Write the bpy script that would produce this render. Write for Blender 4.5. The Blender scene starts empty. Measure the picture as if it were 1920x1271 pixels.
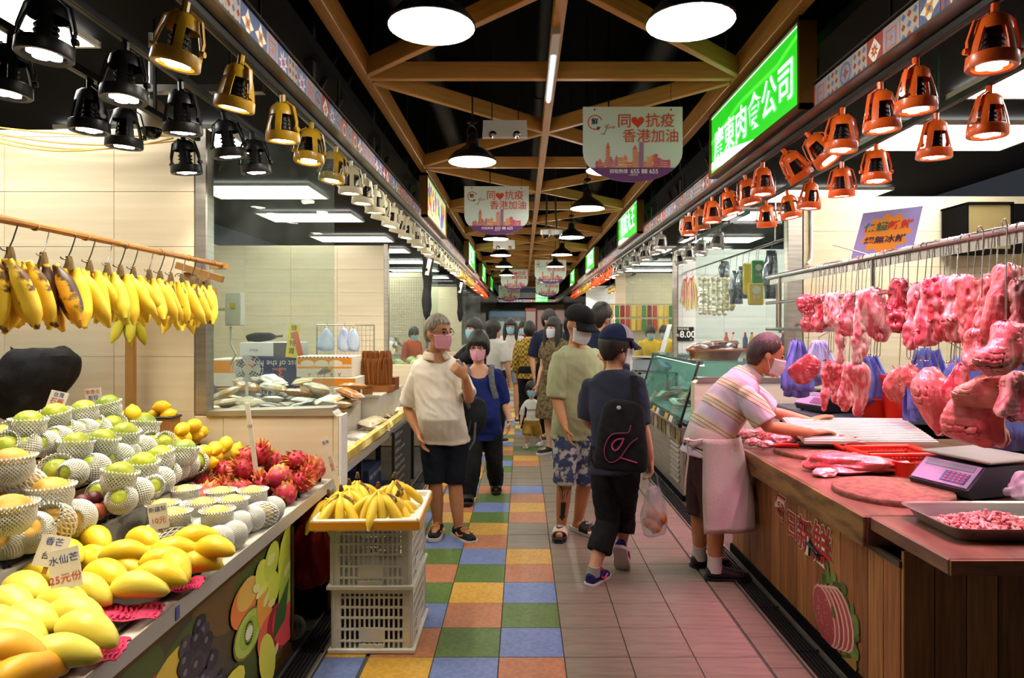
import bpy, bmesh, math, random
from math import sin, cos, pi, radians, atan2, sqrt
from mathutils import Vector, Matrix, Euler, Quaternion, noise

S = bpy.context.scene
COL = S.collection
R = random.Random(7)

# ------------------------------------------------------------------ camera
CAMH, FPX, VPX, VPY = 1.55, 1252.0, 979.0, 612.0
cd = bpy.data.cameras.new('camera')
cam = bpy.data.objects.new('camera', cd)
COL.objects.link(cam)
cam.location = (0, 0, CAMH)
cam.rotation_euler = (pi/2, 0, 0)
cd.sensor_width = 36.0
cd.lens = FPX / 1920 * 36.0
cd.shift_x = (960 - VPX) / 1920
cd.shift_y = (VPY - 635.5) / 1920
cd.clip_start = 0.05
cd.clip_end = 120
S.camera = cam

def P(px, py, Y):
	"a point read off the photograph at the depth Y (metres from the camera)"
	return Vector(((px - VPX) * Y / FPX, Y, CAMH - (py - VPY) * Y / FPX))

# ------------------------------------------------------------------ world, exposure
w = bpy.data.worlds.new('world'); S.world = w
w.use_nodes = True
w.node_tree.nodes['Background'].inputs[0].default_value = (.75, .85, 1, 1)
w.node_tree.nodes['Background'].inputs[1].default_value = .035
vs = S.view_settings
vs.view_transform = 'Standard'; vs.look = 'None'; vs.gamma = 1.0
vs.exposure = 0.12
vs.use_curve_mapping = False
S.display_settings.display_device = 'sRGB'
try:
	S.cycles.max_bounces = 8
	S.cycles.diffuse_bounces = 3
	S.cycles.glossy_bounces = 3
	S.cycles.transmission_bounces = 6
	S.cycles.transparent_max_bounces = 16
	S.cycles.sample_clamp_indirect = 4.0
	S.cycles.caustics_reflective = False
	S.cycles.caustics_refractive = False
	S.cycles.use_denoising = True
except Exception:
	pass
# light levels of the lamps (watts for lights, strength for glowing faces)
PEND_W, PANEL_E, SPOT_WARM, SPOT_PINK, SPOT_COOL = 20.0, 15.0, 23.0, 46.0, 26.0

# ------------------------------------------------------------------ colours, materials
def lin(c):
	return c / 12.92 if c <= .04045 else ((c + .055) / 1.055) ** 2.4
def hx(h):
	if not isinstance(h, str): return tuple(h[:3])
	h = h.lstrip('#')
	if len(h) == 3: h = ''.join(c * 2 for c in h)
	return tuple(lin(int(h[i:i+2], 16) / 255) for i in (0, 2, 4))

MATS = {}
def M(name, col='#808080', rough=.5, metal=0, col2=None, nscale=6, bump=0, bscale=60, emit=0, ecol=None,
	  trans=0, alpha=1, stretch=(1, 1, 1), sss=0, coat=0, spec=.5, ramp=(.4, .6), attr=False, detail=4, ssr=None, ior=1.45):
	if name in MATS: return MATS[name]
	m = bpy.data.materials.new(name); m.use_nodes = True
	nt = m.node_tree; b = nt.nodes['Principled BSDF']
	L = nt.links.new
	I = b.inputs
	c = hx(col)
	I['Base Color'].default_value = (*c, 1)
	I['Roughness'].default_value = rough
	I['Metallic'].default_value = metal
	I['Specular IOR Level'].default_value = spec
	I['IOR'].default_value = ior
	I['Transmission Weight'].default_value = trans
	I['Alpha'].default_value = alpha
	I['Coat Weight'].default_value = coat
	I['Coat Roughness'].default_value = .15
	if sss:
		I['Subsurface Weight'].default_value = sss
		I['Subsurface Radius'].default_value = ssr or (1, .3, .15)
		I['Subsurface Scale'].default_value = .008
	src = None
	if attr:
		a = nt.nodes.new('ShaderNodeAttribute'); a.attribute_name = 'Col'; src = a.outputs['Color']
		L(src, I['Base Color'])
	tc = mp = None
	def coords():
		nonlocal tc, mp
		if mp is None:
			tc = nt.nodes.new('ShaderNodeTexCoord'); mp = nt.nodes.new('ShaderNodeMapping')
			mp.inputs['Scale'].default_value = stretch
			L(tc.outputs['Object'], mp.inputs['Vector'])
		return mp.outputs['Vector']
	if col2 is not None:
		n = nt.nodes.new('ShaderNodeTexNoise'); n.inputs['Scale'].default_value = nscale
		n.inputs['Detail'].default_value = detail
		L(coords(), n.inputs['Vector'])
		r = nt.nodes.new('ShaderNodeMapRange')
		r.inputs['From Min'].default_value, r.inputs['From Max'].default_value = ramp
		L(n.outputs['Fac'], r.inputs['Value'])
		mx = nt.nodes.new('ShaderNodeMix'); mx.data_type = 'RGBA'
		L(r.outputs['Result'], mx.inputs['Factor'])
		mx.inputs['A'].default_value = (*c, 1); mx.inputs['B'].default_value = (*hx(col2), 1)
		if src is not None: L(src, mx.inputs['A'])
		src = mx.outputs['Result']
		L(src, I['Base Color'])
	if bump:
		n2 = nt.nodes.new('ShaderNodeTexNoise'); n2.inputs['Scale'].default_value = bscale
		n2.inputs['Detail'].default_value = 3
		L(coords(), n2.inputs['Vector'])
		bp = nt.nodes.new('ShaderNodeBump'); bp.inputs['Strength'].default_value = bump
		bp.inputs['Distance'].default_value = .01
		L(n2.outputs['Fac'], bp.inputs['Height']); L(bp.outputs['Normal'], I['Normal'])
	if emit:
		I['Emission Strength'].default_value = emit
		if src is not None and ecol is None: L(src, I['Emission Color'])
		else: I['Emission Color'].default_value = (*hx(ecol or col), 1)
	MATS[name] = m
	return m

def glass(name, tint='#e8f4f0', dust=.05, fres=1.45, rough=.02, dcol='#dfe6e2'):
	"a thin pane: clear, mirror-like by Fresnel, with a little dust"
	if name in MATS: return MATS[name]
	m = bpy.data.materials.new(name); m.use_nodes = True
	nt = m.node_tree; nt.nodes.clear(); L = nt.links.new
	out = nt.nodes.new('ShaderNodeOutputMaterial')
	tr = nt.nodes.new('ShaderNodeBsdfTransparent'); tr.inputs[0].default_value = (*hx(tint), 1)
	gl = nt.nodes.new('ShaderNodeBsdfGlossy'); gl.inputs['Roughness'].default_value = rough
	df = nt.nodes.new('ShaderNodeBsdfDiffuse'); df.inputs[0].default_value = (*hx(dcol), 1)
	fr = nt.nodes.new('ShaderNodeFresnel'); fr.inputs[0].default_value = fres
	m1 = nt.nodes.new('ShaderNodeMixShader'); m2 = nt.nodes.new('ShaderNodeMixShader')
	ge = nt.nodes.new('ShaderNodeNewGeometry'); iv = nt.nodes.new('ShaderNodeMath'); iv.operation = 'SUBTRACT'; iv.inputs[0].default_value = 1
	L(ge.outputs['Backfacing'], iv.inputs[1])          # light leaving the pane is not mirrored again
	mu = nt.nodes.new('ShaderNodeMath'); mu.operation = 'MULTIPLY'; L(fr.outputs[0], mu.inputs[0]); L(iv.outputs[0], mu.inputs[1])
	L(mu.outputs[0], m1.inputs[0]); L(tr.outputs[0], m1.inputs[1]); L(gl.outputs[0], m1.inputs[2])
	tc = nt.nodes.new('ShaderNodeTexCoord')
	n = nt.nodes.new('ShaderNodeTexNoise'); n.inputs['Scale'].default_value = 3.5; n.inputs['Detail'].default_value = 7
	L(tc.outputs['Object'], n.inputs['Vector'])
	mr = nt.nodes.new('ShaderNodeMapRange'); mr.inputs['From Min'].default_value = .4; mr.inputs['From Max'].default_value = .75
	mr.inputs['To Min'].default_value = dust * .4; mr.inputs['To Max'].default_value = dust * 1.8
	L(n.outputs['Fac'], mr.inputs['Value']); L(mr.outputs[0], m2.inputs[0])
	L(m1.outputs[0], m2.inputs[1]); L(df.outputs[0], m2.inputs[2]); L(m2.outputs[0], out.inputs[0])
	MATS[name] = m
	return m

def planks(name, c1='#888888', c2='#777777', scale=(1, 1, 1), rough=.5, bump=.15, ramp=(.3, .7), coat=0):
	"wood: noise stretched along the grain"
	return M(name, c1, rough, col2=c2, nscale=4, stretch=scale, bump=bump, bscale=14, ramp=ramp, detail=8, coat=coat)

def stripes(name, base, lines, axis=2, rough=.7, bump=.1):
	"horizontal bands: lines = [(position 0..1 of the period, colour)], period in metres"
	period, stops = lines
	m = bpy.data.materials.new(name); m.use_nodes = True
	nt = m.node_tree; b = nt.nodes['Principled BSDF']; L = nt.links.new
	tc = nt.nodes.new('ShaderNodeTexCoord'); sx = nt.nodes.new('ShaderNodeSeparateXYZ'); L(tc.outputs['UV'], sx.inputs[0])
	md = nt.nodes.new('ShaderNodeMath'); md.operation = 'DIVIDE'; md.inputs[1].default_value = period; L(sx.outputs[axis if axis < 2 else 1], md.inputs[0])
	fr = nt.nodes.new('ShaderNodeMath'); fr.operation = 'FRACT'; L(md.outputs[0], fr.inputs[0])
	rp = nt.nodes.new('ShaderNodeValToRGB'); rp.color_ramp.interpolation = 'CONSTANT'
	el = rp.color_ramp.elements
	for i, (p, c) in enumerate(stops):
		e = el[i] if i < 2 else el.new(p)
		e.position = p; e.color = (*hx(c), 1)
	L(fr.outputs[0], rp.inputs[0]); L(rp.outputs[0], b.inputs['Base Color'])
	b.inputs['Roughness'].default_value = rough
	MATS[name] = m
	return m

# ------------------------------------------------------------------ mesh builder
class MB:
	def __init__(s): s.v = []; s.f = []; s.c = []; s.m = []; s.cur = None; s.mi = 0
	def add(s, vs, fs, M4=None, col=None):
		o = len(s.v)
		if M4 is not None: vs = [M4 @ Vector(q) for q in vs]
		s.v += [tuple(q) for q in vs]
		s.f += [tuple(i + o for i in f) for f in fs]
		cc = col if col is not None else s.cur
		s.c += [cc] * len(fs); s.m += [s.mi] * len(fs)
		return s
	def box(s, c, d, rot=None, bev=0, col=None):
		"box centred at c with full sizes d, chamfered by bev"
		x, y, z = d[0] / 2, d[1] / 2, d[2] / 2
		Mx = Matrix.Translation(c)
		if rot is not None: Mx = Mx @ (rot.to_4x4() if not isinstance(rot, Matrix) or len(rot) == 3 else rot)
		if not bev:
			vs = [(i, j, k) for i in (-x, x) for j in (-y, y) for k in (-z, z)]
			fs = [(0, 1, 3, 2), (4, 6, 7, 5), (0, 4, 5, 1), (2, 3, 7, 6), (0, 2, 6, 4), (1, 5, 7, 3)]
			return s.add(vs, fs, Mx, col)
		b = min(bev, x * .95, y * .95, z * .95)
		vs = []
		for i in (-1, 1):
			for j in (-1, 1):
				for k in (-1, 1):
					vs += [(i * x, j * (y - b), k * (z - b)), (i * (x - b), j * y, k * (z - b)), (i * (x - b), j * (y - b), k * z)]
		def ix(i, j, k, a): return ((i > 0) * 4 + (j > 0) * 2 + (k > 0)) * 3 + a
		fs = []
		for i in (-1, 1):
			q = [ix(i, -1, -1, 0), ix(i, 1, -1, 0), ix(i, 1, 1, 0), ix(i, -1, 1, 0)]; fs.append(q if i > 0 else q[::-1])
			q = [ix(-1, i, -1, 1), ix(1, i, -1, 1), ix(1, i, 1, 1), ix(-1, i, 1, 1)]; fs.append(q[::-1] if i > 0 else q)
			q = [ix(-1, -1, i, 2), ix(1, -1, i, 2), ix(1, 1, i, 2), ix(-1, 1, i, 2)]; fs.append(q if i > 0 else q[::-1])
		for i in (-1, 1):
			for j in (-1, 1):
				q = [ix(i, j, -1, 0), ix(i, j, -1, 1), ix(i, j, 1, 1), ix(i, j, 1, 0)]; fs.append(q if i * j > 0 else q[::-1])
				q = [ix(i, -1, j, 0), ix(i, -1, j, 2), ix(i, 1, j, 2), ix(i, 1, j, 0)]; fs.append(q[::-1] if i * j > 0 else q)
				q = [ix(-1, i, j, 1), ix(-1, i, j, 2), ix(1, i, j, 2), ix(1, i, j, 1)]; fs.append(q if i * j > 0 else q[::-1])
				for k in (-1, 1):
					q = [ix(i, j, k, 0), ix(i, j, k, 1), ix(i, j, k, 2)]; fs.append(q if i * j * k > 0 else q[::-1])
		return s.add(vs, fs, Mx, col)
	def tube(s, pts, r, n=8, caps=True, col=None, squash=None, up=None):
		"a tube along pts; r a number or one per point; squash = (a, b) scales of the section"
		pts = [Vector(p) for p in pts]
		rs = r if isinstance(r, (list, tuple)) else [r] * len(pts)
		vs, fs = [], []
		t0 = (pts[1] - pts[0]).normalized()
		u = Vector(up) if up else (Vector((0, 0, 1)) if abs(t0.z) < .9 else Vector((1, 0, 0)))
		for i, p in enumerate(pts):
			if i == 0: t = t0
			elif i == len(pts) - 1: t = (pts[i] - pts[i-1]).normalized()
			else: t = ((pts[i+1] - p).normalized() + (p - pts[i-1]).normalized()).normalized()
			u = (u - t * u.dot(t))
			if u.length < 1e-5: u = t.orthogonal()
			u.normalize(); vv = t.cross(u)
			a, b = squash or (1, 1)
			for k in range(n):
				an = 2 * pi * k / n
				vs.append(p + u * (cos(an) * rs[i] * a) + vv * (sin(an) * rs[i] * b))
		for i in range(len(pts) - 1):
			for k in range(n):
				fs.append((i*n + k, i*n + (k+1) % n, (i+1)*n + (k+1) % n, (i+1)*n + k))
		if caps:
			fs.append(tuple(range(n))[::-1]); fs.append(tuple(range((len(pts)-1)*n, len(pts)*n)))
		return s.add(vs, fs, None, col)
	def lathe(s, prof, n=16, M4=None, col=None, close=False):
		"prof = [(r, z)]"
		vs, fs = [], []
		for r_, z in prof:
			for k in range(n):
				a = 2 * pi * k / n
				vs.append((r_ * cos(a), r_ * sin(a), z))
		m = len(prof)
		for i in range(m - 1):
			for k in range(n):
				fs.append((i*n + k, i*n + (k+1) % n, (i+1)*n + (k+1) % n, (i+1)*n + k))
		if close:
			fs.append(tuple(range(n))[::-1]); fs.append(tuple(range((m-1)*n, m*n)))
		return s.add(vs, fs, M4, col)
	def loft(s, rings, caps=True, M4=None, col=None):
		n = len(rings[0]); vs = [q for r_ in rings for q in r_]; fs = []
		for i in range(len(rings) - 1):
			for k in range(n):
				fs.append((i*n + k, i*n + (k+1) % n, (i+1)*n + (k+1) % n, (i+1)*n + k))
		if caps:
			fs.append(tuple(range(n))[::-1]); fs.append(tuple(range((len(rings)-1)*n, len(rings)*n)))
		return s.add(vs, fs, M4, col)
	def ball(s, c, r, n=12, m=8, M4=None, col=None):
		rx, ry, rz = r if isinstance(r, (list, tuple)) else (r, r, r)
		vs, fs = [(0, 0, -rz)], []
		for i in range(1, m):
			t = -pi/2 + pi * i / m
			for k in range(n):
				a = 2 * pi * k / n
				vs.append((rx * cos(t) * cos(a), ry * cos(t) * sin(a), rz * sin(t)))
		vs.append((0, 0, rz)); top = len(vs) - 1
		for k in range(n):
			fs.append((0, 1 + (k+1) % n, 1 + k)); fs.append((top, top - n + k, top - n + (k+1) % n))
		for i in range(m - 2):
			for k in range(n):
				fs.append((1 + i*n + k, 1 + i*n + (k+1) % n, 1 + (i+1)*n + (k+1) % n, 1 + (i+1)*n + k))
		Mx = Matrix.Translation(c)
		if M4 is not None: Mx = Mx @ M4.to_4x4()
		return s.add(vs, fs, Mx, col)
	def prism(s, poly, d, M4=None, col=None):
		"2D polygon (x, z) extruded along y from 0 to d"
		n = len(poly)
		vs = [(x, 0, z) for x, z in poly] + [(x, d, z) for x, z in poly]
		fs = [tuple(range(n)), tuple(range(n, 2*n))[::-1]]
		fs += [(i, i + n, (i+1) % n + n, (i+1) % n) for i in range(n)]
		return s.add(vs, fs, M4, col)
	def poly(s, pts, col=None, M4=None):
		return s.add([(*p, 0) if len(p) == 2 else p for p in pts], [tuple(range(len(pts)))], M4, col)
	def grid(s, fn, nu, nv, col=None, closeu=False):
		vs = [fn(i / (nu if closeu else nu - 1), j / (nv - 1)) for j in range(nv) for i in range(nu)]
		fs = []
		for j in range(nv - 1):
			for i in range(nu if closeu else nu - 1):
				a, b = j*nu + i, j*nu + (i+1) % nu
				fs.append((a, b, b + nu, a + nu))
		return s.add(vs, fs, None, col)
	def mesh(s, name, mats=None, smooth=35):
		me = bpy.data.meshes.new(name)
		me.from_pydata(s.v, [], s.f)
		if any(c is not None for c in s.c):
			at = me.attributes.new('Col', 'FLOAT_COLOR', 'FACE')
			cache = {}
			for i, c in enumerate(s.c):
				q = c if c is not None else '#808080'
				if q not in cache: cache[q] = (*hx(q), 1)
				at.data[i].color = cache[q]
		if mats is not None:
			for m in (mats if isinstance(mats, (list, tuple)) else [mats]): me.materials.append(m)
			if any(s.m): me.polygons.foreach_set('material_index', s.m)
		if smooth:
			me.polygons.foreach_set('use_smooth', [True] * len(me.polygons))
			try: me.set_sharp_from_angle(angle=radians(smooth))
			except Exception: pass
		me.update()
		return me
	def build(s, name, mats, parent=None, loc=None, rot=None, smooth=35):
		return obj(name, s.mesh(name, mats, smooth), parent, loc, rot)

def obj(name, me, parent=None, loc=None, rot=None):
	o = bpy.data.objects.new(name, me); COL.objects.link(o)
	if parent is not None: o.parent = parent
	if loc is not None: o.location = loc
	if rot is not None: o.rotation_euler = rot
	return o
def tag(o, label=None, cat=None, group=None, kind=None):
	if label: o['label'] = label
	if cat: o['category'] = cat
	if group: o['group'] = group
	if kind: o['kind'] = kind
	return o
def thing(name, label, cat, loc=(0, 0, 0), rot=(0, 0, 0), group=None):
	o = obj(name, None, None, loc, rot); o.empty_display_size = .1
	return tag(o, label, cat, group)
def structure(o): o['kind'] = 'structure'; return o
def copy_tree(o, parent=None):
	c = o.copy(); COL.objects.link(c); c.parent = parent
	for ch in o.children: copy_tree(ch, c)
	return c
class Stamp:
	"the first call hands out the prototype, later calls hand out copies of it"
	def __init__(s, make): s.make = make; s.p = None
	def __call__(s, loc=None, rot=None, label=None, group=None, scale=None):
		if s.p is None: s.p = s.make(); o = s.p
		else: o = copy_tree(s.p)
		if loc is not None: o.location = loc
		if rot is not None: o.rotation_euler = rot
		if scale is not None: o.scale = scale if isinstance(scale, (tuple, list)) else (scale,) * 3
		if label: o['label'] = label
		if group: o['group'] = group
		return o

TXT = {}
def text_mesh(s, size, bold=.0, align='CENTER', extrude=0, shear=0, spacing=1):
	k = (s, size, bold, align, extrude, shear, spacing)
	if k in TXT: return TXT[k]
	c = bpy.data.curves.new('lettering', 'FONT')
	c.body = s; c.size = size; c.offset = bold * size; c.extrude = extrude; c.shear = shear; c.space_character = spacing
	c.align_x = align; c.align_y = 'CENTER'; c.resolution_u = 3
	o = bpy.data.objects.new('lettering', c)
	me = evaluated_mesh(o)
	bpy.data.objects.remove(o); bpy.data.curves.remove(c)
	me.materials.clear()
	TXT[k] = me
	return me
def text(s, size, m, parent, loc, rot=(pi/2, 0, 0), bold=0, align='CENTER', extrude=0, name='lettering', shear=0, spacing=1, scale=None):
	me = text_mesh(s, size, bold, align, extrude, shear, spacing)
	if me.materials and me.materials[0] is not m: me = me.copy(); me.materials.clear()
	if not me.materials: me.materials.append(m)
	o = obj(name, me, parent, loc, rot)
	if scale: o.scale = scale
	return o

def spot(name, loc, target, watts, color, angle=70, blend=.6, size=.05, parent=None):
	l = bpy.data.lights.new(name, 'SPOT'); l.energy = watts; l.color = color; l.spot_size = radians(angle); l.spot_blend = blend
	l.shadow_soft_size = size
	o = bpy.data.objects.new(name, l); COL.objects.link(o)
	o.location = loc
	o.rotation_euler = (Vector(target) - Vector(loc)).to_track_quat('-Z', 'Y').to_euler()
	if parent is not None:
		o.parent = parent; o.matrix_parent_inverse = parent.matrix_basis.inverted()
	return o
def srgb(h): return hx(h)
def rz(a): return Matrix.Rotation(a, 4, 'Z')
def rx(a): return Matrix.Rotation(a, 4, 'X')
def ry(a): return Matrix.Rotation(a, 4, 'Y')
def T(*a): return Matrix.Translation(a if len(a) == 3 else a[0])
def superell(cx, cy, z, a, b, n=20, e=2.4, M4=None):
	out = []
	for k in range(n):
		t = 2 * pi * k / n
		c_, s_ = cos(t), sin(t)
		q = Vector((cx + a * math.copysign(abs(c_) ** (2 / e), c_), cy + b * math.copysign(abs(s_) ** (2 / e), s_), z))
		out.append(M4 @ q if M4 is not None else q)
	return out
SCR = bpy.data.scenes.new('scratch')
def evaluated_mesh(o):
	"o's mesh with its modifiers applied, evaluated on its own"
	SCR.collection.objects.link(o)
	with bpy.context.temp_override(scene=SCR, view_layer=SCR.view_layers[0]):
		dg = bpy.context.evaluated_depsgraph_get(); dg.update()
		me = bpy.data.meshes.new_from_object(o.evaluated_get(dg))
	SCR.collection.objects.unlink(o)
	return me
def bake(o, mods, smooth=True):
	"apply the modifiers made by mods(o) to o's mesh"
	mods(o)
	me = evaluated_mesh(o)
	old = o.data
	o.modifiers.clear(); o.data = me
	if not me.materials:
		for m in old.materials: me.materials.append(m)
	bpy.data.meshes.remove(old)
	if smooth: me.polygons.foreach_set('use_smooth', [True] * len(me.polygons))
	return o

# ================================================================== THE PLACE
PITCH = .306
BX = .1976                      # line between coloured and grey floor tiles
XL, XR = -1.056, 1.49           # fascia planes left and right of the aisle
ZF = 2.65                       # underside of the fascias
YEND = 30.0
m_black = M('black paint', '#040405', .85, col2='#070708', nscale=5, spec=.1)
m_steel = M('brushed steel', '#b9b2a6', .36, .8, col2='#a8a196', nscale=3, stretch=(1, 1, 12))
m_chrome = M('polished steel', '#d8d6d2', .14, 1)
m_dsteel = M('dark steel', '#3a3a3c', .45, .8)
m_white = M('white paint', '#e6e4de', .5)
m_plastic_w = M('white plastic', '#d9d6cc', .4)
m_print = M('print', '#ffffff', .55, attr=True)
m_paper = M('card with print', '#ffffff', .75, attr=True)
m_dark = M('dark rubber', '#151515', .6)

# ---- floor
TC = dict(
	G=M('green tile', '#566f30', .45, col2='#48602a', nscale=40, bump=.05, bscale=150),
	B=M('blue tile', '#6b7cab', .45, col2='#5e6f9c', nscale=40, bump=.05, bscale=150),
	T=M('terracotta tile', '#b0724e', .45, col2='#9f6543', nscale=40, bump=.05, bscale=150),
	Y=M('ochre tile', '#c79a40', .45, col2='#b58a34', nscale=40, bump=.05, bscale=150),
	g=M('grey striated tile', '#857a69', .36, col2='#675d4f', nscale=3, stretch=(1.2, 9, 1), detail=6, ramp=(.3, .7)))
fl = MB()
fl.box((.2, 15, -.06), (9.6, 34, .1))
floor = structure(fl.build('floor', M('grout and screed', '#57524a', .7, col2='#4a463f', nscale=2), smooth=0))
def tilemesh(wd, dp, m, h=.012):
	return MB().box((0, 0, 0), (wd - .004, dp - .004, h), bev=.0015).mesh('floor_tile', m, 0)
cols = {
	2: 'TBGBTYggTYTBgggTYgGgggBGYgBgTYGBgTYB',
	1: 'BGTYGBTYGBGTggGBGTYBYGYTGBgTYGBTYGTB',
	0: 'YTBGTGBGYTYBGYTgBTGYgBGTYBgGTYBGTYBG',
	-1: 'BYTGBYGGBGBTYGBTYGTBYGTYBGTYBTYGBTGY'}
TM = {}
def put_tile(cx, cy, wd, dp, key):
	k = (round(wd, 3), round(dp, 3), key)
	if k not in TM: TM[k] = tilemesh(wd, dp, TC[key])
	return obj('floor_tile', TM[k], floor, (cx, cy, -.006))
NROW = 29
for r in range(-1, NROW):
	y = 3.131 - PITCH / 2 + r * PITCH
	for c in (2, 1, 0):
		put_tile(BX + (c - 2.5) * PITCH, y, PITCH, PITCH, cols[c][r % 36])
	put_tile((-.735 - .928) / 2, y, .193, PITCH, cols[-1][r % 36])
	for c in range(3):
		put_tile(BX + (c + .5) * PITCH, y, PITCH, PITCH, 'g')
	put_tile((BX + 3 * PITCH + .012 + 1.285) / 2, y - .1, 1.285 - BX - 3 * PITCH - .012, PITCH, 'g')
# far rows: too small to tell apart, coloured strips as one piece
yy0 = 3.131 + (NROW - 1) * PITCH
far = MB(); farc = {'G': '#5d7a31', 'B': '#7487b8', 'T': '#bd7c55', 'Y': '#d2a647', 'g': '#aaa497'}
for r in range(0, int((YEND + 2 - yy0) / PITCH)):
	y = yy0 + r * PITCH
	for c in (2, 1, 0):
		x = BX + (c - 3) * PITCH
		far.add([(x, y, 0), (x + PITCH, y, 0), (x + PITCH, y + PITCH, 0), (x, y + PITCH, 0)], [(0, 1, 2, 3)], None, farc[cols[c][(r * 7 + 3) % 36]])
	x = BX
	far.add([(x, y, 0), (1.285, y, 0), (1.285, y + PITCH, 0), (x, y + PITCH, 0)], [(0, 1, 2, 3)], None, farc['g'])
	far.add([(-.928, y, 0), (-.735, y, 0), (-.735, y + PITCH, 0), (-.928, y + PITCH, 0)], [(0, 1, 2, 3)], None, farc[cols[1][(r * 5 + 1) % 36]])
o = far.build('floor_tiles', m_print, floor, smooth=0); o['kind'] = 'stuff'

# ---- drain gratings along both sides
def drain(name, x0, x1, label):
	t = thing(name, label, 'grating', (0, 0, 0))
	tr = MB(); tr.box(((x0 + x1) / 2, 13, -.022), (x1 - x0, 23, .02)); tr.build('trough', m_black, t, smooth=0)
	b = MB().box((0, 0, 0), (.006, 22.6, .016)).mesh('bar', m_dsteel, 0)
	n = int((x1 - x0 - .01) / .019)
	for k in range(n): obj('bar', b, t, (x0 + .014 + k * .019, 13, -.004))
	e = MB().box((0, 0, 0), (.008, 22.6, .02)).mesh('edge_rail', m_steel, 0)
	for x in (x0 + .004, x1 - .004): obj('edge_rail', e, t, (x, 13, -.002))
	c = MB().box((0, 0, 0), (x1 - x0 - .02, .012, .014)).mesh('cross_bar', m_dsteel, 0)
	for k in range(34): obj('cross_bar', c, t, ((x0 + x1) / 2, 2.2 + k * .5, -.006))
	return t
drain('drain_grating', -1.075, -.932, 'dark slotted drain grating along the fruit stall side')
drain('drain_grating', 1.29, 1.43, 'dark slotted drain grating along the butcher counter side')

# ---- walls
m_tile_wall = M('cream wall tile', '#e2d5b8', .32, col2='#d3c29e', nscale=2.2, stretch=(.6, 1, 9), detail=6, ramp=(.3, .75))
m_tile_white = M('white wall tile', '#e4e6e2', .25, col2='#d8dcda', nscale=2, stretch=(.6, 1, 6))
m_grout = M('grout', '#cfc2a5', .8)
WT = {}
def wall(name, x0, x1, Y, z1, mat_, xoff=None, z0=0.0, thick=.11, ztile=2.289, side=-1):
	"a partition across the stall, faced with 60 x 30 cm tiles on the camera side"
	b = MB(); b.box(((x0 + x1) / 2, Y + thick / 2 + .006, (z0 + z1) / 2), (x1 - x0, thick, z1 - z0))
	t = structure(b.build(name, m_grout, smooth=0))
	zs = [z0]
	z = ztile - .302 * 8
	while z < z1 - .02:
		if z > z0 + .02: zs.append(z)
		z += .302
	zs.append(z1)
	xs = [x0]; x = (xoff if xoff is not None else x0) - .602 * 12
	while x < x1 - .02:
		if x > x0 + .02: xs.append(x)
		x += .602
	xs.append(x1)
	for i in range(len(xs) - 1):
		for j in range(len(zs) - 1):
			wd, ht = xs[i+1] - xs[i], zs[j+1] - zs[j]
			k = (round(wd, 3), round(ht, 3), mat_.name)
			if k not in WT: WT[k] = MB().box((0, 0, 0), (wd - .002, .012, ht - .002), bev=.001).mesh('wall_tile', mat_, 0)
			obj('wall_tile', WT[k], t, (xs[i] + wd / 2, Y, zs[j] + ht / 2))
	return t
m_glass = glass('pane glass', '#eef6f3', .03)
m_glass2 = glass('dusty glass', '#eaf3f0', .05, 1.5)
def pane(name, x0, x1, Y, z0, z1, m=None, n_=1):
	b = MB(); b.box(((x0 + x1) / 2, Y, (z0 + z1) / 2), (x1 - x0, .008, z1 - z0))
	return structure(b.build(name, m or m_glass, smooth=0))
def post(name, x, Y, z0, z1, s=.06):
	b = MB(); b.box((x, Y, (z0 + z1) / 2), (s, .09, z1 - z0), bev=.006)
	return structure(b.build(name, m_steel, smooth=0))
# left side
wall('wall_left', -4.3, -1.80, 3.67, 2.63, m_tile_wall, -2.24)
wall('wall_low_left', -1.80, -1.008, 3.67, 1.06, m_tile_wall, -1.64)
post('trim_1', -1.765, 3.71, 1.06, 2.64, .068)
pane('window_1', -1.73, -1.05, 3.73, 1.085, 2.58, m_glass2)
cap = MB(); cap.prism([(-1.73, 1.06), (-1.02, 1.06), (-1.04, 1.085), (-1.04, 1.105), (-1.73, 1.085)], .13, T(0, 3.655, 0))
structure(cap.build('trim_2', m_steel, smooth=0))
edge = MB(); edge.box((-1.0, 3.73, .53), (.014, .13, 1.06)); structure(edge.build('trim_3', m_white, smooth=0))
wall('wall_left_second', -4.3, -1.79, 8.67, 2.6, m_tile_wall, -2.4)
wall('wall_low_left_second', -1.79, -1.1, 8.67, 1.05, m_tile_wall, -1.8)
post('trim_4', -1.765, 8.7, 1.05, 2.62, .055)
pane('window_2', -1.74, -1.1, 8.72, 1.06, 2.55)
wall('wall_left_third', -4.3, -1.86, 13.0, 2.6, m_tile_wall, -2.4)
wall('wall_low_left_third', -1.86, -1.1, 13.0, 1.05, m_tile_wall, -1.8)
post('trim_5', -1.84, 13.0, 1.05, 2.62, .05)
pane('window_3', -1.8, -1.1, 13.05, 1.06, 2.55)
wall('wall_left_fourth', -4.3, -1.6, 17.6, 2.6, m_tile_wall)
pane('window_4', -1.56, -1.1, 17.65, 1.06, 2.55)
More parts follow.
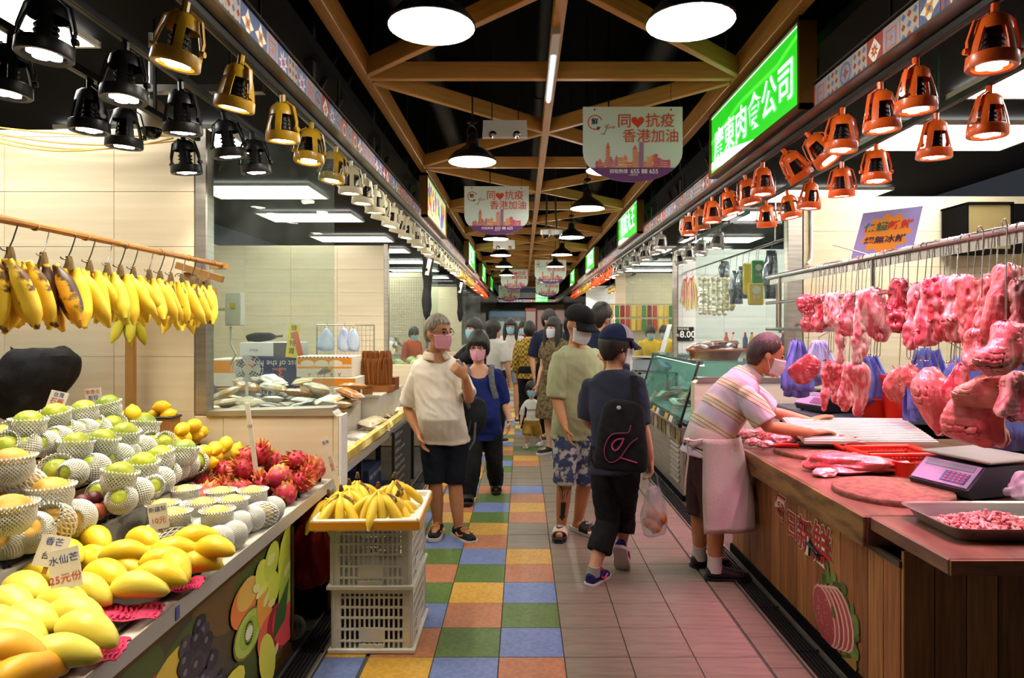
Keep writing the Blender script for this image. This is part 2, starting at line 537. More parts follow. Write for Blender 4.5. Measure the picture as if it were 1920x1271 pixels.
# right side
wall('wall_right', 2.40, 4.6, 5.70, 2.66, m_tile_wall, 2.42, ztile=2.36)
m_tile_pink = M('pale low wall tile', '#e8dccb', .3, col2='#dccdb8', nscale=2, stretch=(.6, 1, 6))
wall('wall_low_right', 1.47, 2.40, 5.70, 1.07, m_tile_pink, 1.9)
post('trim_6', 2.33, 5.74, 1.07, 2.66, .13)
pane('window_5', 1.5, 2.27, 5.76, 1.10, 2.56, m_glass)
cap = MB(); cap.prism([(1.48, 1.07), (2.27, 1.07), (2.27, 1.115), (1.50, 1.115), (1.50, 1.09)], .13, T(0, 5.685, 0))
structure(cap.build('trim_7', m_steel, smooth=0))
wall('wall_right_second', 2.24, 4.6, 9.6, 2.66, m_tile_white, 2.3)
wall('wall_low_right_second', 1.47, 2.24, 9.6, 1.05, m_tile_white, 1.6)
post('trim_8', 2.2, 9.62, 1.05, 2.66, .06)
pane('window_6', 1.5, 2.17, 9.66, 1.06, 2.6)
wall('wall_right_third', 1.95, 4.6, 13.9, 2.66, m_tile_wall, 2.3)
wall('wall_low_right_third', 1.47, 1.95, 13.9, 1.05, m_tile_white)
wall('wall_right_fourth', 1.75, 4.6, 18.2, 2.66, m_tile_white)
# outer walls behind the stalls, far end
def slab(name, c, d, m): return structure(MB().box(c, d).build(name, m, smooth=0))
slab('wall_back_left', (-4.36, 15, 1.35), (.1, 34, 2.7), M('cream plaster', '#d9cfb8', .6))
slab('wall_back_right', (4.66, 15, 1.35), (.1, 34, 2.7), M('cream plaster', '#d9cfb8', .6))
slab('wall_end', (.2, 32.6, 1.6), (9.6, .1, 3.2), M('pale grey end wall', '#b9b4ad', .6, col2='#8f8c88', nscale=1.2))
# ---- dark ceilings
slab('ceiling', (.2, 15, 4.75), (3.4, 36, .1), m_black)
slab('ceiling_left', (-2.75, 15, 3.05), (3.3, 36, .06), m_black)
slab('ceiling_right', (3.1, 15, 3.05), (3.1, 36, .06), m_black)
slab('wall_upper_left', (-1.42, 15, 3.9), (.06, 36, 1.7), m_black)
slab('wall_upper_right', (1.85, 15, 3.9), (.06, 36, 1.7), m_black)

# ---- fascias with patterned tiles
m_fas = M('fascia steel', '#8d8780', .3, .9)
FT = []
def tile_pattern(k):
	b = MB(); s = .062
	base = ['#8f8a90', '#9c4238', '#6a7696', '#a59a8c', '#b0563a', '#8a5560', '#9a8f96', '#56658a'][k]
	ink = ['#5a6b92', '#e6ddcf', '#cfc9d3', '#8c3b36', '#3f4a63', '#e0d4c8', '#b4654a', '#e3dbc8'][k]
	ink2 = ['#8d4a4a', '#d7b04a', '#a8433c', '#54679a', '#e9dcc0', '#3d5a86', '#7f8fb0', '#c98a3a'][k]
	b.box((0, 0, 0), (.125, .01, .125), bev=.001, col=base)
	y = [-.0054]
	def pol(pts, col):
		y[0] -= .00012
		b.add([(p[0], y[0], p[1]) for p in pts], [tuple(range(len(pts)))], None, col)
	def ring(r0, r1, n, col, ph=0):
		y[0] -= .00012
		for i in range(n):
			a, c = 2*pi*i/n + ph, 2*pi*(i+1)/n + ph
			b.add([(r0*cos(a), y[0], r0*sin(a)), (r1*cos(a), y[0], r1*sin(a)), (r1*cos(c), y[0], r1*sin(c)), (r0*cos(c), y[0], r0*sin(c))], [(0, 1, 2, 3)], None, col)
	def star(n, r0, r1, col, ph=0):
		pol([((r1 if i % 2 else r0) * cos(pi*i/n + ph), (r1 if i % 2 else r0) * sin(pi*i/n + ph)) for i in range(2*n)], col)
	if k == 0: ring(.04, .052, 16, ink); star(4, .036, .014, ink2); [star(4, .012, .005, ink)]
	elif k == 1: pol([(0, -.055), (.05, 0), (0, .055), (-.05, 0)], ink); star(8, .034, .015, base); star(6, .014, .007, ink2)
	elif k == 2: star(8, .056, .026, ink); star(8, .032, .013, ink2); star(4, .014, .006, base)
	elif k == 3:
		for i in (-1, 0, 1):
			for j in (-1, 0, 1): y[0] = -.0055; pol([(i*.04 + .015*cos(a*pi/2), j*.04 + .015*sin(a*pi/2)) for a in range(4)], ink if (i + j) % 2 else ink2)
	elif k == 4: ring(.028, .036, 14, ink2); star(5, .024, .01, ink); [pol([(sx*.058, sz*.058), (sx*.03, sz*.058), (sx*.058, sz*.03)], ink) for sx in (-1, 1) for sz in (-1, 1)]
	elif k == 5: [pol([(x_, -.06), (x_ + .012, -.06), (x_ + .012, .06), (x_, .06)], ink2) for x_ in (-.04, -.006, .028)]; star(4, .05, .02, ink)
	elif k == 6: ring(.045, .056, 4, ink, pi/4); ring(.024, .032, 12, ink2); star(4, .02, .008, ink)
	else: star(4, .058, .03, ink); star(4, .04, .018, ink2, pi/4); star(6, .016, .008, base)
	return b.mesh('fascia_tile', m_print, 0)
FT = [tile_pattern(k) for k in range(8)]
def fascia(name, X, side, label):
	b = MB()
	b.box((X - side * .05, (1.2 + YEND) / 2, ZF + .0675), (.08, YEND - 1.2, .135))
	t = structure(b.build(name, m_black, smooth=0))
	tr = MB(); tr.box((X - side * .035, (1.2 + YEND) / 2, ZF - .006), (.13, YEND - 1.2, .012)); tr.box((X, (1.2 + YEND) / 2, ZF + .14), (.02, YEND - 1.2, .006))
	tr.build('metal_edge', m_fas, t, smooth=0)
	rot = (0, 0, side * pi / 2)
	q = random.Random(3 if side > 0 else 5)
	n = 0
	for k in range(84):
		y = 1.3 + k * .127
		o = obj('fascia_tile', FT[q.randrange(8)], t, (X - side * .005, y, ZF + .0655), rot)
	fb = MB(); y = 1.3 + 84 * .127
	while y < YEND - .1:
		f = MB()
		c = q.choice(['#b9b2b0', '#9c4238', '#7c86a3', '#c9bfae', '#c0603a', '#8a5560'])
		fb.box((X - side * .005, y, ZF + .0655), (.01, .123, .125), col=c)
		fb.box((X - side * .005, y, ZF + .0655), (.0104, .06, .06), rot=rx(pi/4), col=q.choice(['#5a6b92', '#e6ddcf', '#d7b04a', '#8c3b36']))
		y += .127
	o = fb.build('fascia_tiles', m_print, t, smooth=0); o['kind'] = 'stuff'
	return t
fascia('trim_9', XL, 1, '')
fascia('trim_10', XR, -1, '')
# across the far end of the aisle
t = structure(MB().box((.2, YEND, ZF + .02), (2.7, .08, .3)).build('trim_11', m_black, smooth=0))
for k in range(20): obj('fascia_tile', FT[(k * 3) % 8], t, (XL + .07 + k * .128, YEND - .05, ZF + .05))

# ---- steel hangers and pipes up in the dark void
hang = MB()
for sx, X in ((1, XL - .12), (-1, XR + .12)):
	y = 2.2
	while y < 26:
		hang.box((X, y, 3.45), (.05, .05, 1.35))
		hang.tube([(X, y + .05, 2.8), (X, y + .75, 3.5)], .018, 5)
		hang.tube([(X, y + .4, 2.8), (X, y + 1.1, 3.5)], .018, 5)
		y += 1.5
structure(hang.build('trim_12', M('hanger steel', '#2a2726', .5, .5), smooth=0))
for i, (x, z, r_) in enumerate(((-.82, 3.75, .11), (1.2, 3.9, .13), (.21, 4.35, .07))):
	p = MB(); p.tube([(x, 1.2, z), (x, 28, z)], r_, 14)
	for k in range(9): p.tube([(x, 2 + k * 3, z), (x, 2.06 + k * 3, z)], r_ + .015, 14)
	tag(p.build('ventilation_duct', M('duct', '#16171a', .6, .3)), ['black round air duct above the left lamps', 'wide black air duct above the right lamps', 'thin dark pipe high over the aisle middle'][i], 'duct')
lv = thing('air_vent', 'dark slatted air vent grille above the timber lattice', 'vent', (.35, 3.75, 3.66))
fr = MB(); fr.box((0, 0, 0), (1.3, .9, .03)); fr.build('frame', m_black, lv, smooth=0)
sl = MB().box((0, 0, 0), (1.2, .03, .012), rot=rx(.5)).mesh('slat', M('vent slat', '#1c1c1e', .5), 0)
for k in range(9): obj('slat', sl, lv, (0, -.38 + k * .095, -.03))
def beam_obj(name, p0, p1, w_, h, m, parent):
	p0, p1 = Vector(p0), Vector(p1); d = p1 - p0
	b = MB(); b.box((0, 0, 0), (d.length, w_, h), bev=.004)
	return b.build(name, m, parent, (p0 + p1) / 2, (0, 0, atan2(d.y, d.x)), smooth=0)

# ---- timber lattice over the aisle
m_wood = planks('lattice timber', '#cf9a52', '#b37e3c', (.7, 9, 9), .42, .05, (.25, .75))
lat = structure(MB().box((BX, 1.95 - 1.2, 3.24), (2.5, .055, .11), bev=.004).build('ceiling_lattice', m_wood, smooth=0))
ZL, HB = 3.18, .115
xl, xr = -1.037, 1.433
for x, w_ in ((xl, .07), (xr, .07)):
	beam_obj('beam', (x, .6, ZL + .075), (x, 27, ZL + .075), w_, .15, m_wood, lat)
beam_obj('beam', (BX, .6, ZL + HB/2 - .004), (BX, 27, ZL + HB/2 - .004), .062, HB, m_wood, lat)
for k in range(-1, 10):
	y = 4.417 + k * 2.457
	beam_obj('beam', (xl + .03, y, ZL + HB/2), (xr - .03, y, ZL + HB/2), .05, HB, m_wood, lat)
	for (xa, ya), (xb, yb) in (((xl + .03, y + .06), (BX, y + 1.228)), ((xr - .03, y + .06), (BX, y + 1.228)), ((xl + .03, y + 2.39), (BX, y + 1.228)), ((xr - .03, y + 2.39), (BX, y + 1.228))):
		beam_obj('brace', (xa, ya, ZL + HB/2 - .002), (xb, yb, ZL + HB/2 - .002), .045, HB, m_wood, lat)

# ================================================================== LAMPS
m_lit = M('lit white', '#ffffff', .5, emit=14)
m_panel = M('lit panel diffuser', '#ffffff', .5, emit=PANEL_E, ecol='#fdfaf2')
# ---- flat ceiling panels inside the stalls
def panel_light():
	t = thing('ceiling_panel_light', 'x', 'ceiling light')
	f = MB()
	for s_ in (-1, 1):
		f.box((s_ * .6, 0, 0), (.02, .72, .03)); f.box((0, s_ * .35, 0), (1.22, .02, .03))
	f.build('frame', m_white, t, smooth=0)
	d = MB(); d.box((0, 0, .003), (1.18, .68, .008)); d.build('diffuser', m_panel, t, smooth=0)
	return t
panel = Stamp(panel_light)
for Xc, ys, side in ((-2.76, (3.05, 5.15, 7.1, 8.75, 10.9, 12.6, 14.8, 17, 19.5), 'left'), (3.26, (2.55, 3.82, 5.05, 7.3, 8.6, 11, 12.6, 15.2, 17, 19.5), 'right')):
	for y in ys:
		lb = 'bright white ceiling panel over the %s' % ('fruit stall in front of the cream wall' if side == 'left' and y < 3.6 else 'dried goods stall behind the glass' if side == 'left' and y < 8.6 else 'far stalls along the fruit side' if side == 'left' else "butcher's hanging meat" if y < 5.6 else 'glass showcase stall' if y < 9.5 else 'far stalls beyond the showcase')
		panel((Xc, y, 2.985), (0, 0, 0), lb, 'ceiling panels: ' + lb[32:])

# ---- white-lined dome pendants over the aisle
m_shade = M('black enamel', '#101010', .3, coat=.3)
m_shade_in = M('white enamel', '#f4f4f2', .4)
def pendant():
	t = thing('pendant_lamp', 'x', 'pendant lamp')
	prof = [(.175, 0), (.172, .014), (.135, .06), (.08, .095), (.05, .12), (.042, .17), (.03, .19), (.012, .2)]
	b = MB(); b.lathe(prof, 28); sh = b.build('shade', m_shade, t)
	b = MB(); b.lathe([(r_ - .004, z - .003) for r_, z in prof][:6], 28); b.build('shade_lining', m_shade_in, t)
	b = MB(); b.lathe([(.0, -.02 + .03), (.03, .02), (.04, .045), (.034, .07), (.02, .1), (.016, .13)], 14); b.build('bulb', m_lit, t)
	b = MB()
	for s_ in (-1, 1): b.tube([(s_ * .045, 0, .16), (s_ * .055, 0, .2), (s_ * .04, 0, .25), (0, 0, .265)], .005, 6)
	b.build('yoke', m_shade, t)
	b = MB(); b.tube([(0, 0, .26), (0, 0, 1.955)], .006, 6); b.lathe([(.04, .28), (.034, .3), (.008, .31)], 14); b.build('rod', m_shade, t)
	l = bpy.data.lights.new('bulb_light', 'POINT'); l.energy = PEND_W; l.color = (1, .95, .86); l.shadow_soft_size = .045
	lo = bpy.data.objects.new('bulb_light', l); COL.objects.link(lo); lo.parent = t; lo.location = (0, 0, -.03)
	return t
pend = Stamp(pendant)
PZ = 2.742
for X, ys, side in ((-.36, (2.656, 4.83, 7.5, 9.1, 11.2, 13.3, 15.5, 17.8), 'fruit stall'), (.66, (2.62, 5.1, 6.75, 8.95, 11.1, 13.3, 15.6, 17.9), 'butcher')):
	names = ['big open dome pendant nearest the %s' % side]
	for i, y in enumerate(ys):
		lb = ['white lit black dome pendant hanging over the aisle before the first banner, %s side', 'black dome pendant beside the first hanging banner, %s side', 'black dome pendant hanging just past the first banner, %s side', 'black dome pendant below the camera pair, %s side'][i] % side if i < 4 else 'small black dome pendant far down the aisle, %s side' % side
		pend((X, y, PZ), (0, 0, R.random() * 6), lb, 'dome pendants along the %s side' % side)

# ---- cage track lamps
m_led = M('led face', '#ffffff', .4, emit=30, ecol='#fff3e0')
m_ledp = M('pink led face', '#ffffff', .4, emit=26, ecol='#ffd6e0')
m_sink = M('heat sink', '#17130f', .5, .5)
def cage_lamp(colname, m, led):
	def make():
		t = thing('track_lamp', 'x', 'track lamp')
		b = MB(); b.lathe([(.054, -.004), (.068, -.006), (.071, .0), (.069, .042), (.064, .046), (.054, .044)], 22); b.build('bezel', m, t)
		b = MB()
		b.lathe([(.05, .013), (.0, .012)], 18); b.build('lamp_face', m_sink, t)
		b = MB()
		for k in range(4):
			a = pi/4 + k * pi/2
			b.lathe([(.0, .0), (.02, .0), (.02, .01)], 12, T(.023 * cos(a), .023 * sin(a), .0))
		b.build('led_cluster', led, t)
		b = MB()
		for k in range(4):
			a = k * pi/2 + .4
			def q(r_, z): return (r_ * cos(a), r_ * sin(a), z)
			b.tube([q(.066, .04), q(.06, .08), q(.051, .125), q(.042, .16)], .012, 6, squash=(.35, 1.2), up=(cos(a), sin(a), 0))
		b.lathe([(.05, .135), (.049, .15), (.043, .182), (.03, .196), (.0, .198)], 20); b.build('cage', m, t)
		b = MB(); b.lathe([(.026, .035), (.026, .05), (.024, .13), (.02, .16)], 14)
		for k in range(3): b.lathe([(.031, .06 + k * .02), (.031, .065 + k * .02)], 14, close=True)
		b.build('heat_sink', m_sink, t)
		b = MB()
		for s_ in (-1, 1):
			b.tube([(s_ * .07, 0, .06), (s_ * .072, 0, .1), (s_ * .056, 0, .18), (s_ * .02, 0, .21)], .008, 6, squash=(.4, 1.2), up=(1, 0, 0))
			b.tube([(s_ * .066, 0, .06), (s_ * .08, 0, .06)], .012, 8)
		b.tube([(0, 0, .19), (0, 0, .245)], .012, 8); b.build('yoke', m, t)
		for ch in t.children: ch.location.z = -.206; ch.scale = (1.08, 1.08, .84)
		return t
	return make
def plain_lamp(m, led):
	def make():
		b = MB(); b.lathe([(.05, .004), (.064, -.006), (.066, .034), (.05, .036)], 12)
		for k in range(4):
			a = k * pi/2 + .4
			b.tube([(.06 * cos(a), .06 * sin(a), .03), (.042 * cos(a), .042 * sin(a), .14)], .01, 4)
		b.lathe([(.046, .125), (.04, .165), (.0, .18)], 10); b.tube([(0, 0, .17), (0, 0, .245)], .012, 5)
		b.mi = 1; b.lathe([(.05, .003), (0, .002)], 12)
		b.v = [(x, y, (z - .245) * .776) for x, y, z in b.v]
		o = b.build('track_lamp', [m, led]); tag(o, 'x', 'track lamp')
		return o
	return make
m_yel = M('mustard enamel', '#c79a1c', .4, col2='#b08614', nscale=9, coat=.2)
m_org = M('orange enamel', '#f26a1e', .35, col2='#e65a14', nscale=9, coat=.3)
m_blk = M('black enamel lamp', '#151516', .4)
m_wht = M('ivory enamel', '#d8cfae', .4)
m_sil = M('grey enamel', '#a9a39a', .35, .3)
L_yel, L_org, L_blk, L_wht = (Stamp(cage_lamp(*a)) for a in (('y', m_yel, m_led), ('o', m_org, m_ledp), ('b', m_blk, m_led), ('w', m_wht, m_led)))
L_sil = Stamp(cage_lamp('s', m_sil, m_led))
F_yel, F_org, F_wht = (Stamp(plain_lamp(*a)) for a in ((m_yel, m_led), (m_org, m_ledp), (m_wht, m_led)))
WARM, PINK, COOL = (1, .86, .62), (1, .33, .53), (.92, .97, 1)
def track(name, x, y0, y1, z, label):
	b = MB(); b.box((0, 0, 0), (.035, y1 - y0, .03), bev=.003)
	b.box((0, 0, -.0152), (.008, y1 - y0, .002));
	k = y0 + .3
	while k < y1: b.box((0, k - (y0 + y1) / 2, (3.025 - z) / 2), (.012, .012, 3.02 - z)); k += 1.2
	return tag(b.build(name, m_blk, None, (x, (y0 + y1) / 2, z), smooth=0), label, 'lighting track')
track('lighting_track', -1.10, 1.3, 22, 2.62, 'black lighting track under the patterned fascia, fruit side')
track('lighting_track', -1.40, .5, 3.62, 2.57, 'black lighting track of the black lamps next to the mustard lamps')
track('lighting_track', -1.76, .5, 3.62, 2.57, 'black lighting track farthest inside the fruit stall')
track('lighting_track', 1.545, 1.3, 22, 2.62, 'black lighting track under the patterned fascia, butcher side')
track('lighting_track', 1.93, 1.6, 5.6, 2.56, 'black lighting track of the second row of orange lamps')
track('lighting_track', 2.0, 5.9, 9.4, 2.56, 'black lighting track above the glass showcase')
def lamp(st, x, y, zr, tilt=(0, 0), watts=0, color=WARM, tgt=None, label='', group='', ang=75):
	zr = round(zr + .245, 3)
	o = st((x, y, zr), (tilt[0], tilt[1], R.uniform(-.5, .5)), label, group)
	if watts:
		a = Euler((tilt[0], tilt[1], 0)).to_matrix() @ Vector((0, 0, -1))
		p = Vector((x, y, zr)) + a * .225
		s_ = spot('lamp_or_fill_light', p, tgt or p + a, watts, color, ang, .7, .04)
		s_.parent = o; s_.matrix_parent_inverse = (Matrix.Translation((x, y, zr)) @ Euler(o.rotation_euler).to_matrix().to_4x4()).inverted()
	return o
# mustard lamps along the fruit stall's fascia
for i, px in enumerate((350, 453, 530, 584, 630)):
	y = FPX * 1.09 / (VPX - px)
	lamp(L_yel, -1.09, y, 2.359, (R.uniform(-.08, .1), R.uniform(.0, .2)), SPOT_WARM, WARM, None, 'mustard cage lamp under the patterned fascia at the fruit stall', 'mustard lamps at the fruit stall')
lamp(L_yel, -1.09, 1.5, 2.359, (0, .1), SPOT_WARM, WARM, None, 'mustard cage lamp under the patterned fascia at the fruit stall', 'mustard lamps at the fruit stall')
for y in (.75, 1.1, 1.45, 1.98, 2.36, 2.74, 3.13, 3.46):  # nearest two are out of view, added to brighten the near fruit
	lamp(L_blk, -1.40, y, 2.309, (R.uniform(-.12, .14), R.uniform(-.12, .1)), SPOT_WARM if y < 3.4 else SPOT_WARM * .5, (1, .9, .74), None, 'black cage lamp on the track beside the mustard lamps', 'black lamps over the fruit')
for y in (.9, 1.3, 1.7, 2.3, 2.72, 2.96, 3.46):  # first two unseen, added for more light on the nearest fruit
	lamp(L_blk, -1.76, y, 2.309, (R.uniform(-.12, .14), R.uniform(-.12, .1)), SPOT_WARM if y < 3.4 else SPOT_WARM * .5, (1, .9, .74), None, 'black cage lamp on the inner track above the green fruit', 'black lamps over the fruit')
# ivory lamps over the dried goods
y = 4.25
k = 0
while y < 11.6:
	lamp(L_wht if y < 9 else F_wht, -1.09, y, 2.359, (R.uniform(-.05, .1), R.uniform(.02, .3)), SPOT_WARM * 1.1 if k % 2 == 0 else 0, (1, .86, .64), None, 'ivory cage lamp under the fascia above the dried goods table', 'ivory lamps over the dried goods')
	y += .36; k += 1
while y < 15:
	lamp(F_yel, -1.09, y, 2.359, (0, .1), 0, WARM, None, 'mustard cage lamp far along the fruit side', 'far mustard lamps'); y += .3
while y < 21:
	lamp(F_org, -1.09, y, 2.359, (0, .1), 0, WARM, None, 'orange cage lamp far along the fruit side', 'far orange lamps, fruit side'); y += .4
for y in (6.0, 8.0, 10.5, 14.0):
	spot('lamp_or_fill_light', (-1.3, y, 2.4), (-1.6, y, 0), SPOT_WARM * 1.2, (1, .88, .68), 110, .7, .06)
# orange lamps over the butcher's counter, two tracks
for i, px in enumerate((1811 + 55, 1717, 1650, 1580, 1512, 1467, 1430, 1396, 1361, 1335, 1310, 1292)):
	y = FPX * 1.545 / (px - VPX)
	tl = ((0, .05), (0, 0), (0, -.05), (0, .05), (-.1, -.6), (-.1, -.6), (0, 0), (.0, -.2), (0, -.25), (0, 0), (0, -.15), (0, 0))[i]
	lamp(L_org, 1.545, y, 2.359, tl, SPOT_PINK if i < 8 else SPOT_PINK * .6, PINK, (1.64 + R.uniform(-.2, .2), y + R.uniform(-.1, .2), .5) if i < 10 else None, 'orange cage lamp hanging under the fascia above the butcher counter', 'orange lamps at the fascia', 64)
for i, px in enumerate((1855, 1755, 1643, 1578, 1521, 1475, 1437)):
	y = FPX * 1.93 / (px - VPX)
	lamp(L_org, 1.93, y, 2.3005, (R.uniform(-.1, .1), R.uniform(-.3, .1)), SPOT_PINK if i < 7 else SPOT_PINK * .5, PINK, (1.85 + R.uniform(-.3, .3), y + R.uniform(-.1, .2), .8), 'orange cage lamp on the second track above the meat rails', 'orange lamps over the meat rails')
# grey lamps at the showcase stall, then orange and yellow ones
for i, px in enumerate((1240, 1225, 1207, 1190, 1177, 1165, 1155)):
	y = FPX * 1.545 / (px - VPX)
	lamp(L_sil, 1.545, y, 2.359, (0, R.uniform(-.2, .1)), SPOT_COOL if i % 2 == 0 else 0, COOL, None, 'grey cage lamp under the fascia above the glass showcase', 'grey lamps at the showcase')
for i, px in enumerate((1350, 1318, 1293, 1272)):
	y = FPX * 2.0 / (px - VPX)
	if 5.9 < y < 9.4: lamp(L_sil, 2.0, y, 2.3005, (0, R.uniform(-.2, .2)), SPOT_COOL, COOL, None, 'grey cage lamp on the track behind the showcase glass', 'grey lamps behind the showcase')
y = 11.4
while y < 21:
	st, lb = (F_org, 'orange') if y < 15 or y > 18 else (F_yel, 'yellow')
	lamp(st, 1.545, y, 2.359, (0, -.1), 0, PINK, None, '%s cage lamp far along the butcher side' % lb, 'far %s lamps, butcher side' % lb); y += .3
track('lighting_track', 2.3, 13.6, 19.5, 2.62, 'black lighting track of the yellow lamps in a far stall')
y = 14.1
while y < 17.9:
	lamp(F_yel, 2.3, y, 2.359, (0, -.1), 0, PINK, None, 'yellow cage lamp inside a far stall, butcher side', 'far yellow lamps inside a stall'); y += .35
for y in (11.5, 14.5, 18):
	spot('lamp_or_fill_light', (1.75, y, 2.45), (1.9, y, 0), SPOT_COOL * 1.3, (1, .85, .7), 110, .7, .06)

# ================================================================== SIGNS
def ell(cx, cy, a, b, n=16, rot=0, a0=0, a1=2*pi):
	full = abs(a1 - a0 - 2*pi) < 1e-6
	out = []
	for k in range(n if full else n + 1):
		t = a0 + (a1 - a0) * k / n
		x, y = a * cos(t), b * sin(t)
		out.append((cx + x * cos(rot) - y * sin(rot), cy + x * sin(rot) + y * cos(rot)))
	return out
class Flat(MB):
	"flat print: polygons laid on each other in the x-z plane, facing -y"
	def __init__(s): super().__init__(); s.d = 0
	def p(s, pts, col, step=.00004):
		s.d -= step
		area = sum(a[0] * b[1] - b[0] * a[1] for a, b in zip(pts, pts[1:] + pts[:1]))
		if area < 0: pts = pts[::-1]
		s.add([(x, s.d, z) for x, z in pts], [tuple(range(len(pts)))], None, col); return s
	def rect(s, x0, z0, x1, z1, col): return s.p([(x0, z0), (x1, z0), (x1, z1), (x0, z1)], col)
	def e(s, cx, cz, a, b, col, rot=0, n=16): return s.p(ell(cx, cz, a, b, n, rot), col)
	def ring(s, cx, cz, r0, r1, col, a0=0, a1=2*pi, n=24):
		s.d -= .00004
		for k in range(n):
			t, u = a0 + (a1-a0)*k/n, a0 + (a1-a0)*(k+1)/n
			s.add([(cx+r0*cos(t), s.d, cz+r0*sin(t)), (cx+r1*cos(t), s.d, cz+r1*sin(t)), (cx+r1*cos(u), s.d, cz+r1*sin(u)), (cx+r0*cos(u), s.d, cz+r0*sin(u))], [(0, 1, 2, 3)], None, col)
		return s
	def heart(s, cx, cz, r_, col):
		pts = []
		for k in range(24):
			t = 2*pi*k/24
			pts.append((cx + r_ * sin(t)**3, cz + r_ * (.8125*cos(t) - .3125*cos(2*t) - .125*cos(3*t) - .0625*cos(4*t))))
		return s.p(pts[::-1], col)
	def line(s, pts, w_, col):
		s.d -= .00004
		for a, b in zip(pts[:-1], pts[1:]):
			dx, dz = b[0]-a[0], b[1]-a[1]; l = max(1e-6, sqrt(dx*dx+dz*dz)); nx, nz = -dz/l*w_/2, dx/l*w_/2
			s.add([(a[0]-nx, s.d, a[1]-nz), (b[0]-nx, s.d, b[1]-nz), (b[0]+nx, s.d, b[1]+nz), (a[0]+nx, s.d, a[1]+nz)], [(0, 1, 2, 3)], None, col)
		return s

def ink(h, rough=.6): return M('ink ' + h, h, rough)
def banner():
	t = thing('hanging_banner', 'x', 'banner')
	W, H = .35, .53
	out = [(-W, 0), (W, 0), (W, -.32)] + [(W * (1 - .0) * cos(a) if a else W, -.32 - .21 * sin(a)) for a in [pi/2*k/8 for k in range(1, 9)]] + [(-W * cos(a), -.32 - .21 * sin(a)) for a in [pi/2*k/8 for k in range(7, 0, -1)]] + [(-W, -.32)]
	b = MB(); b.prism(out[::-1], .006, T(0, 0, 0)); b.build('board', M('banner board', '#d9d6cb', .5, col2='#cfe0d4', nscale=1.5), t, smooth=0)
	f = Flat(); f.d = -.0006
	low = [q for q in out if q[1] <= -.43]
	f.p([(-.3, -.428), (.3, -.428)] + sorted(low, key=lambda q: -q[0]) , '#6a3476')
	q = random.Random(4)
	cl = ['#d9714a', '#5f9c93', '#e08a52', '#b8748f', '#d98f8a', '#7fb0a4', '#c9526a', '#e6a56a', '#8a5f8f']
	x = -.262
	while x < .25:
		w_ = q.uniform(.018, .036); h = q.uniform(.03, .115) if abs(x) < .2 else q.uniform(.03, .07)
		c = q.choice(cl)
		f.rect(x, -.428, x + w_, -.428 + h, c)
		if q.random() < .5: f.p([(x, -.428 + h), (x + w_, -.428 + h), (x + w_/2, -.428 + h + w_ * .8)], c)
		for r_ in range(int(h / .014)):
			f.rect(x + .003, -.424 + r_ * .014, x + w_ - .003, -.420 + r_ * .014, q.choice(cl + ['#ecdcc2'] * 4))
		x += w_ * q.uniform(.8, 1.05)
	f.rect(-.188, -.428, -.162, -.29, '#d0653e'); f.p([(-.188, -.29), (-.162, -.29), (-.175, -.25)], '#d0653e')
	f.rect(.045, -.428, .075, -.25, '#96708f'); f.rect(-.0, -.428, .03, -.3, '#d98f6a'); f.p([(0, -.3), (.03, -.3), (.015, -.27)], '#c9526a')
	for k in range(8): f.line([(-.188, -.42 + k*.016), (-.162, -.41 + k*.016)], .003, '#f0d5b0')
	f.build('printed_skyline', m_print, t, (0, 0, 0), smooth=0); f = Flat(); f.d = -.0006
	f.ring(-.265, -.11, .045, .053, '#d6452a', .3, 5.6); f.build('printed_ring', m_print, t, smooth=0); f = Flat(); f.d = -.0006
	f.heart(.035, -.105, .046, '#d8431f')
	f.build('printed_heart', m_print, t, smooth=0); f = Flat(); f.d = -.006
	f.line([(-.2, -.19), (-.185, -.16), (-.18, -.13), (-.165, -.125)], .004, '#222222')
	f.build('printed_stroke', m_print, t, (0, .0045, 0), smooth=0)
	for s_ in (-1, 1): f = Flat(); f.d = -.0006; f.e(s_ * .268, -.02, .007, .007, '#5b3a2a'); f.build('eyelet', m_print, t, smooth=0)
	o_, y = ink('#d0451c'), -.009
	text('同', .104, o_, t, (-.06, y, -.108), bold=.006); text('抗疫', .104, o_, t, (.19, y, -.105), bold=.006)
	text('香港加油', .1, o_, t, (.125, y, -.213), bold=.006)
	k_ = ink('#1b1b1b')
	text('鮮', .05, k_, t, (-.267, y, -.108), bold=.01); text('薈', .026, k_, t, (-.243, y, -.156), bold=.01)
	text('f-one', .036, o_, t, (-.165, y, -.145), shear=.3); text('市場', .017, k_, t, (-.212, y, -.195))
	w_ = ink('#f1ecf2')
	text('招租熱線', .032, w_, t, (-.1, y, -.457), bold=.01); text('655 88 655', .043, w_, t, (.08, y, -.457), bold=.02)
	text('f  鮮薈市場', .014, w_, t, (0, y, -.482))
	b = MB()
	for s_ in (-1, 1): b.tube([(s_ * .268, .003, -.02), (s_ * .268, .003, 1.8)], .0015, 4)
	b.build('wire', m_dark, t)
	return t
ban = Stamp(banner)
for i, (X, Y, z, lb) in enumerate(((.777, 4.69, 3.093, 'white banner with orange lettering and skyline, nearest the green butcher sign'), (-.277, 7.24, 3.07, 'white banner with orange lettering hanging in front of the left pendants'), (.63, 14.86, 3.03, 'small far banner hanging over the crowd, butcher side'), (-.2, 17.2, 3.02, 'small far banner hanging over the crowd, fruit side'), (.75, 19.9, 2.96, 'farthest banner half hidden by another, butcher side'), (-.42, 21.9, 2.9, 'farthest banner half hidden by another, fruit side'))):
	ban((X, Y, z), (0, 0, 0), lb, 'hanging banners over the aisle')

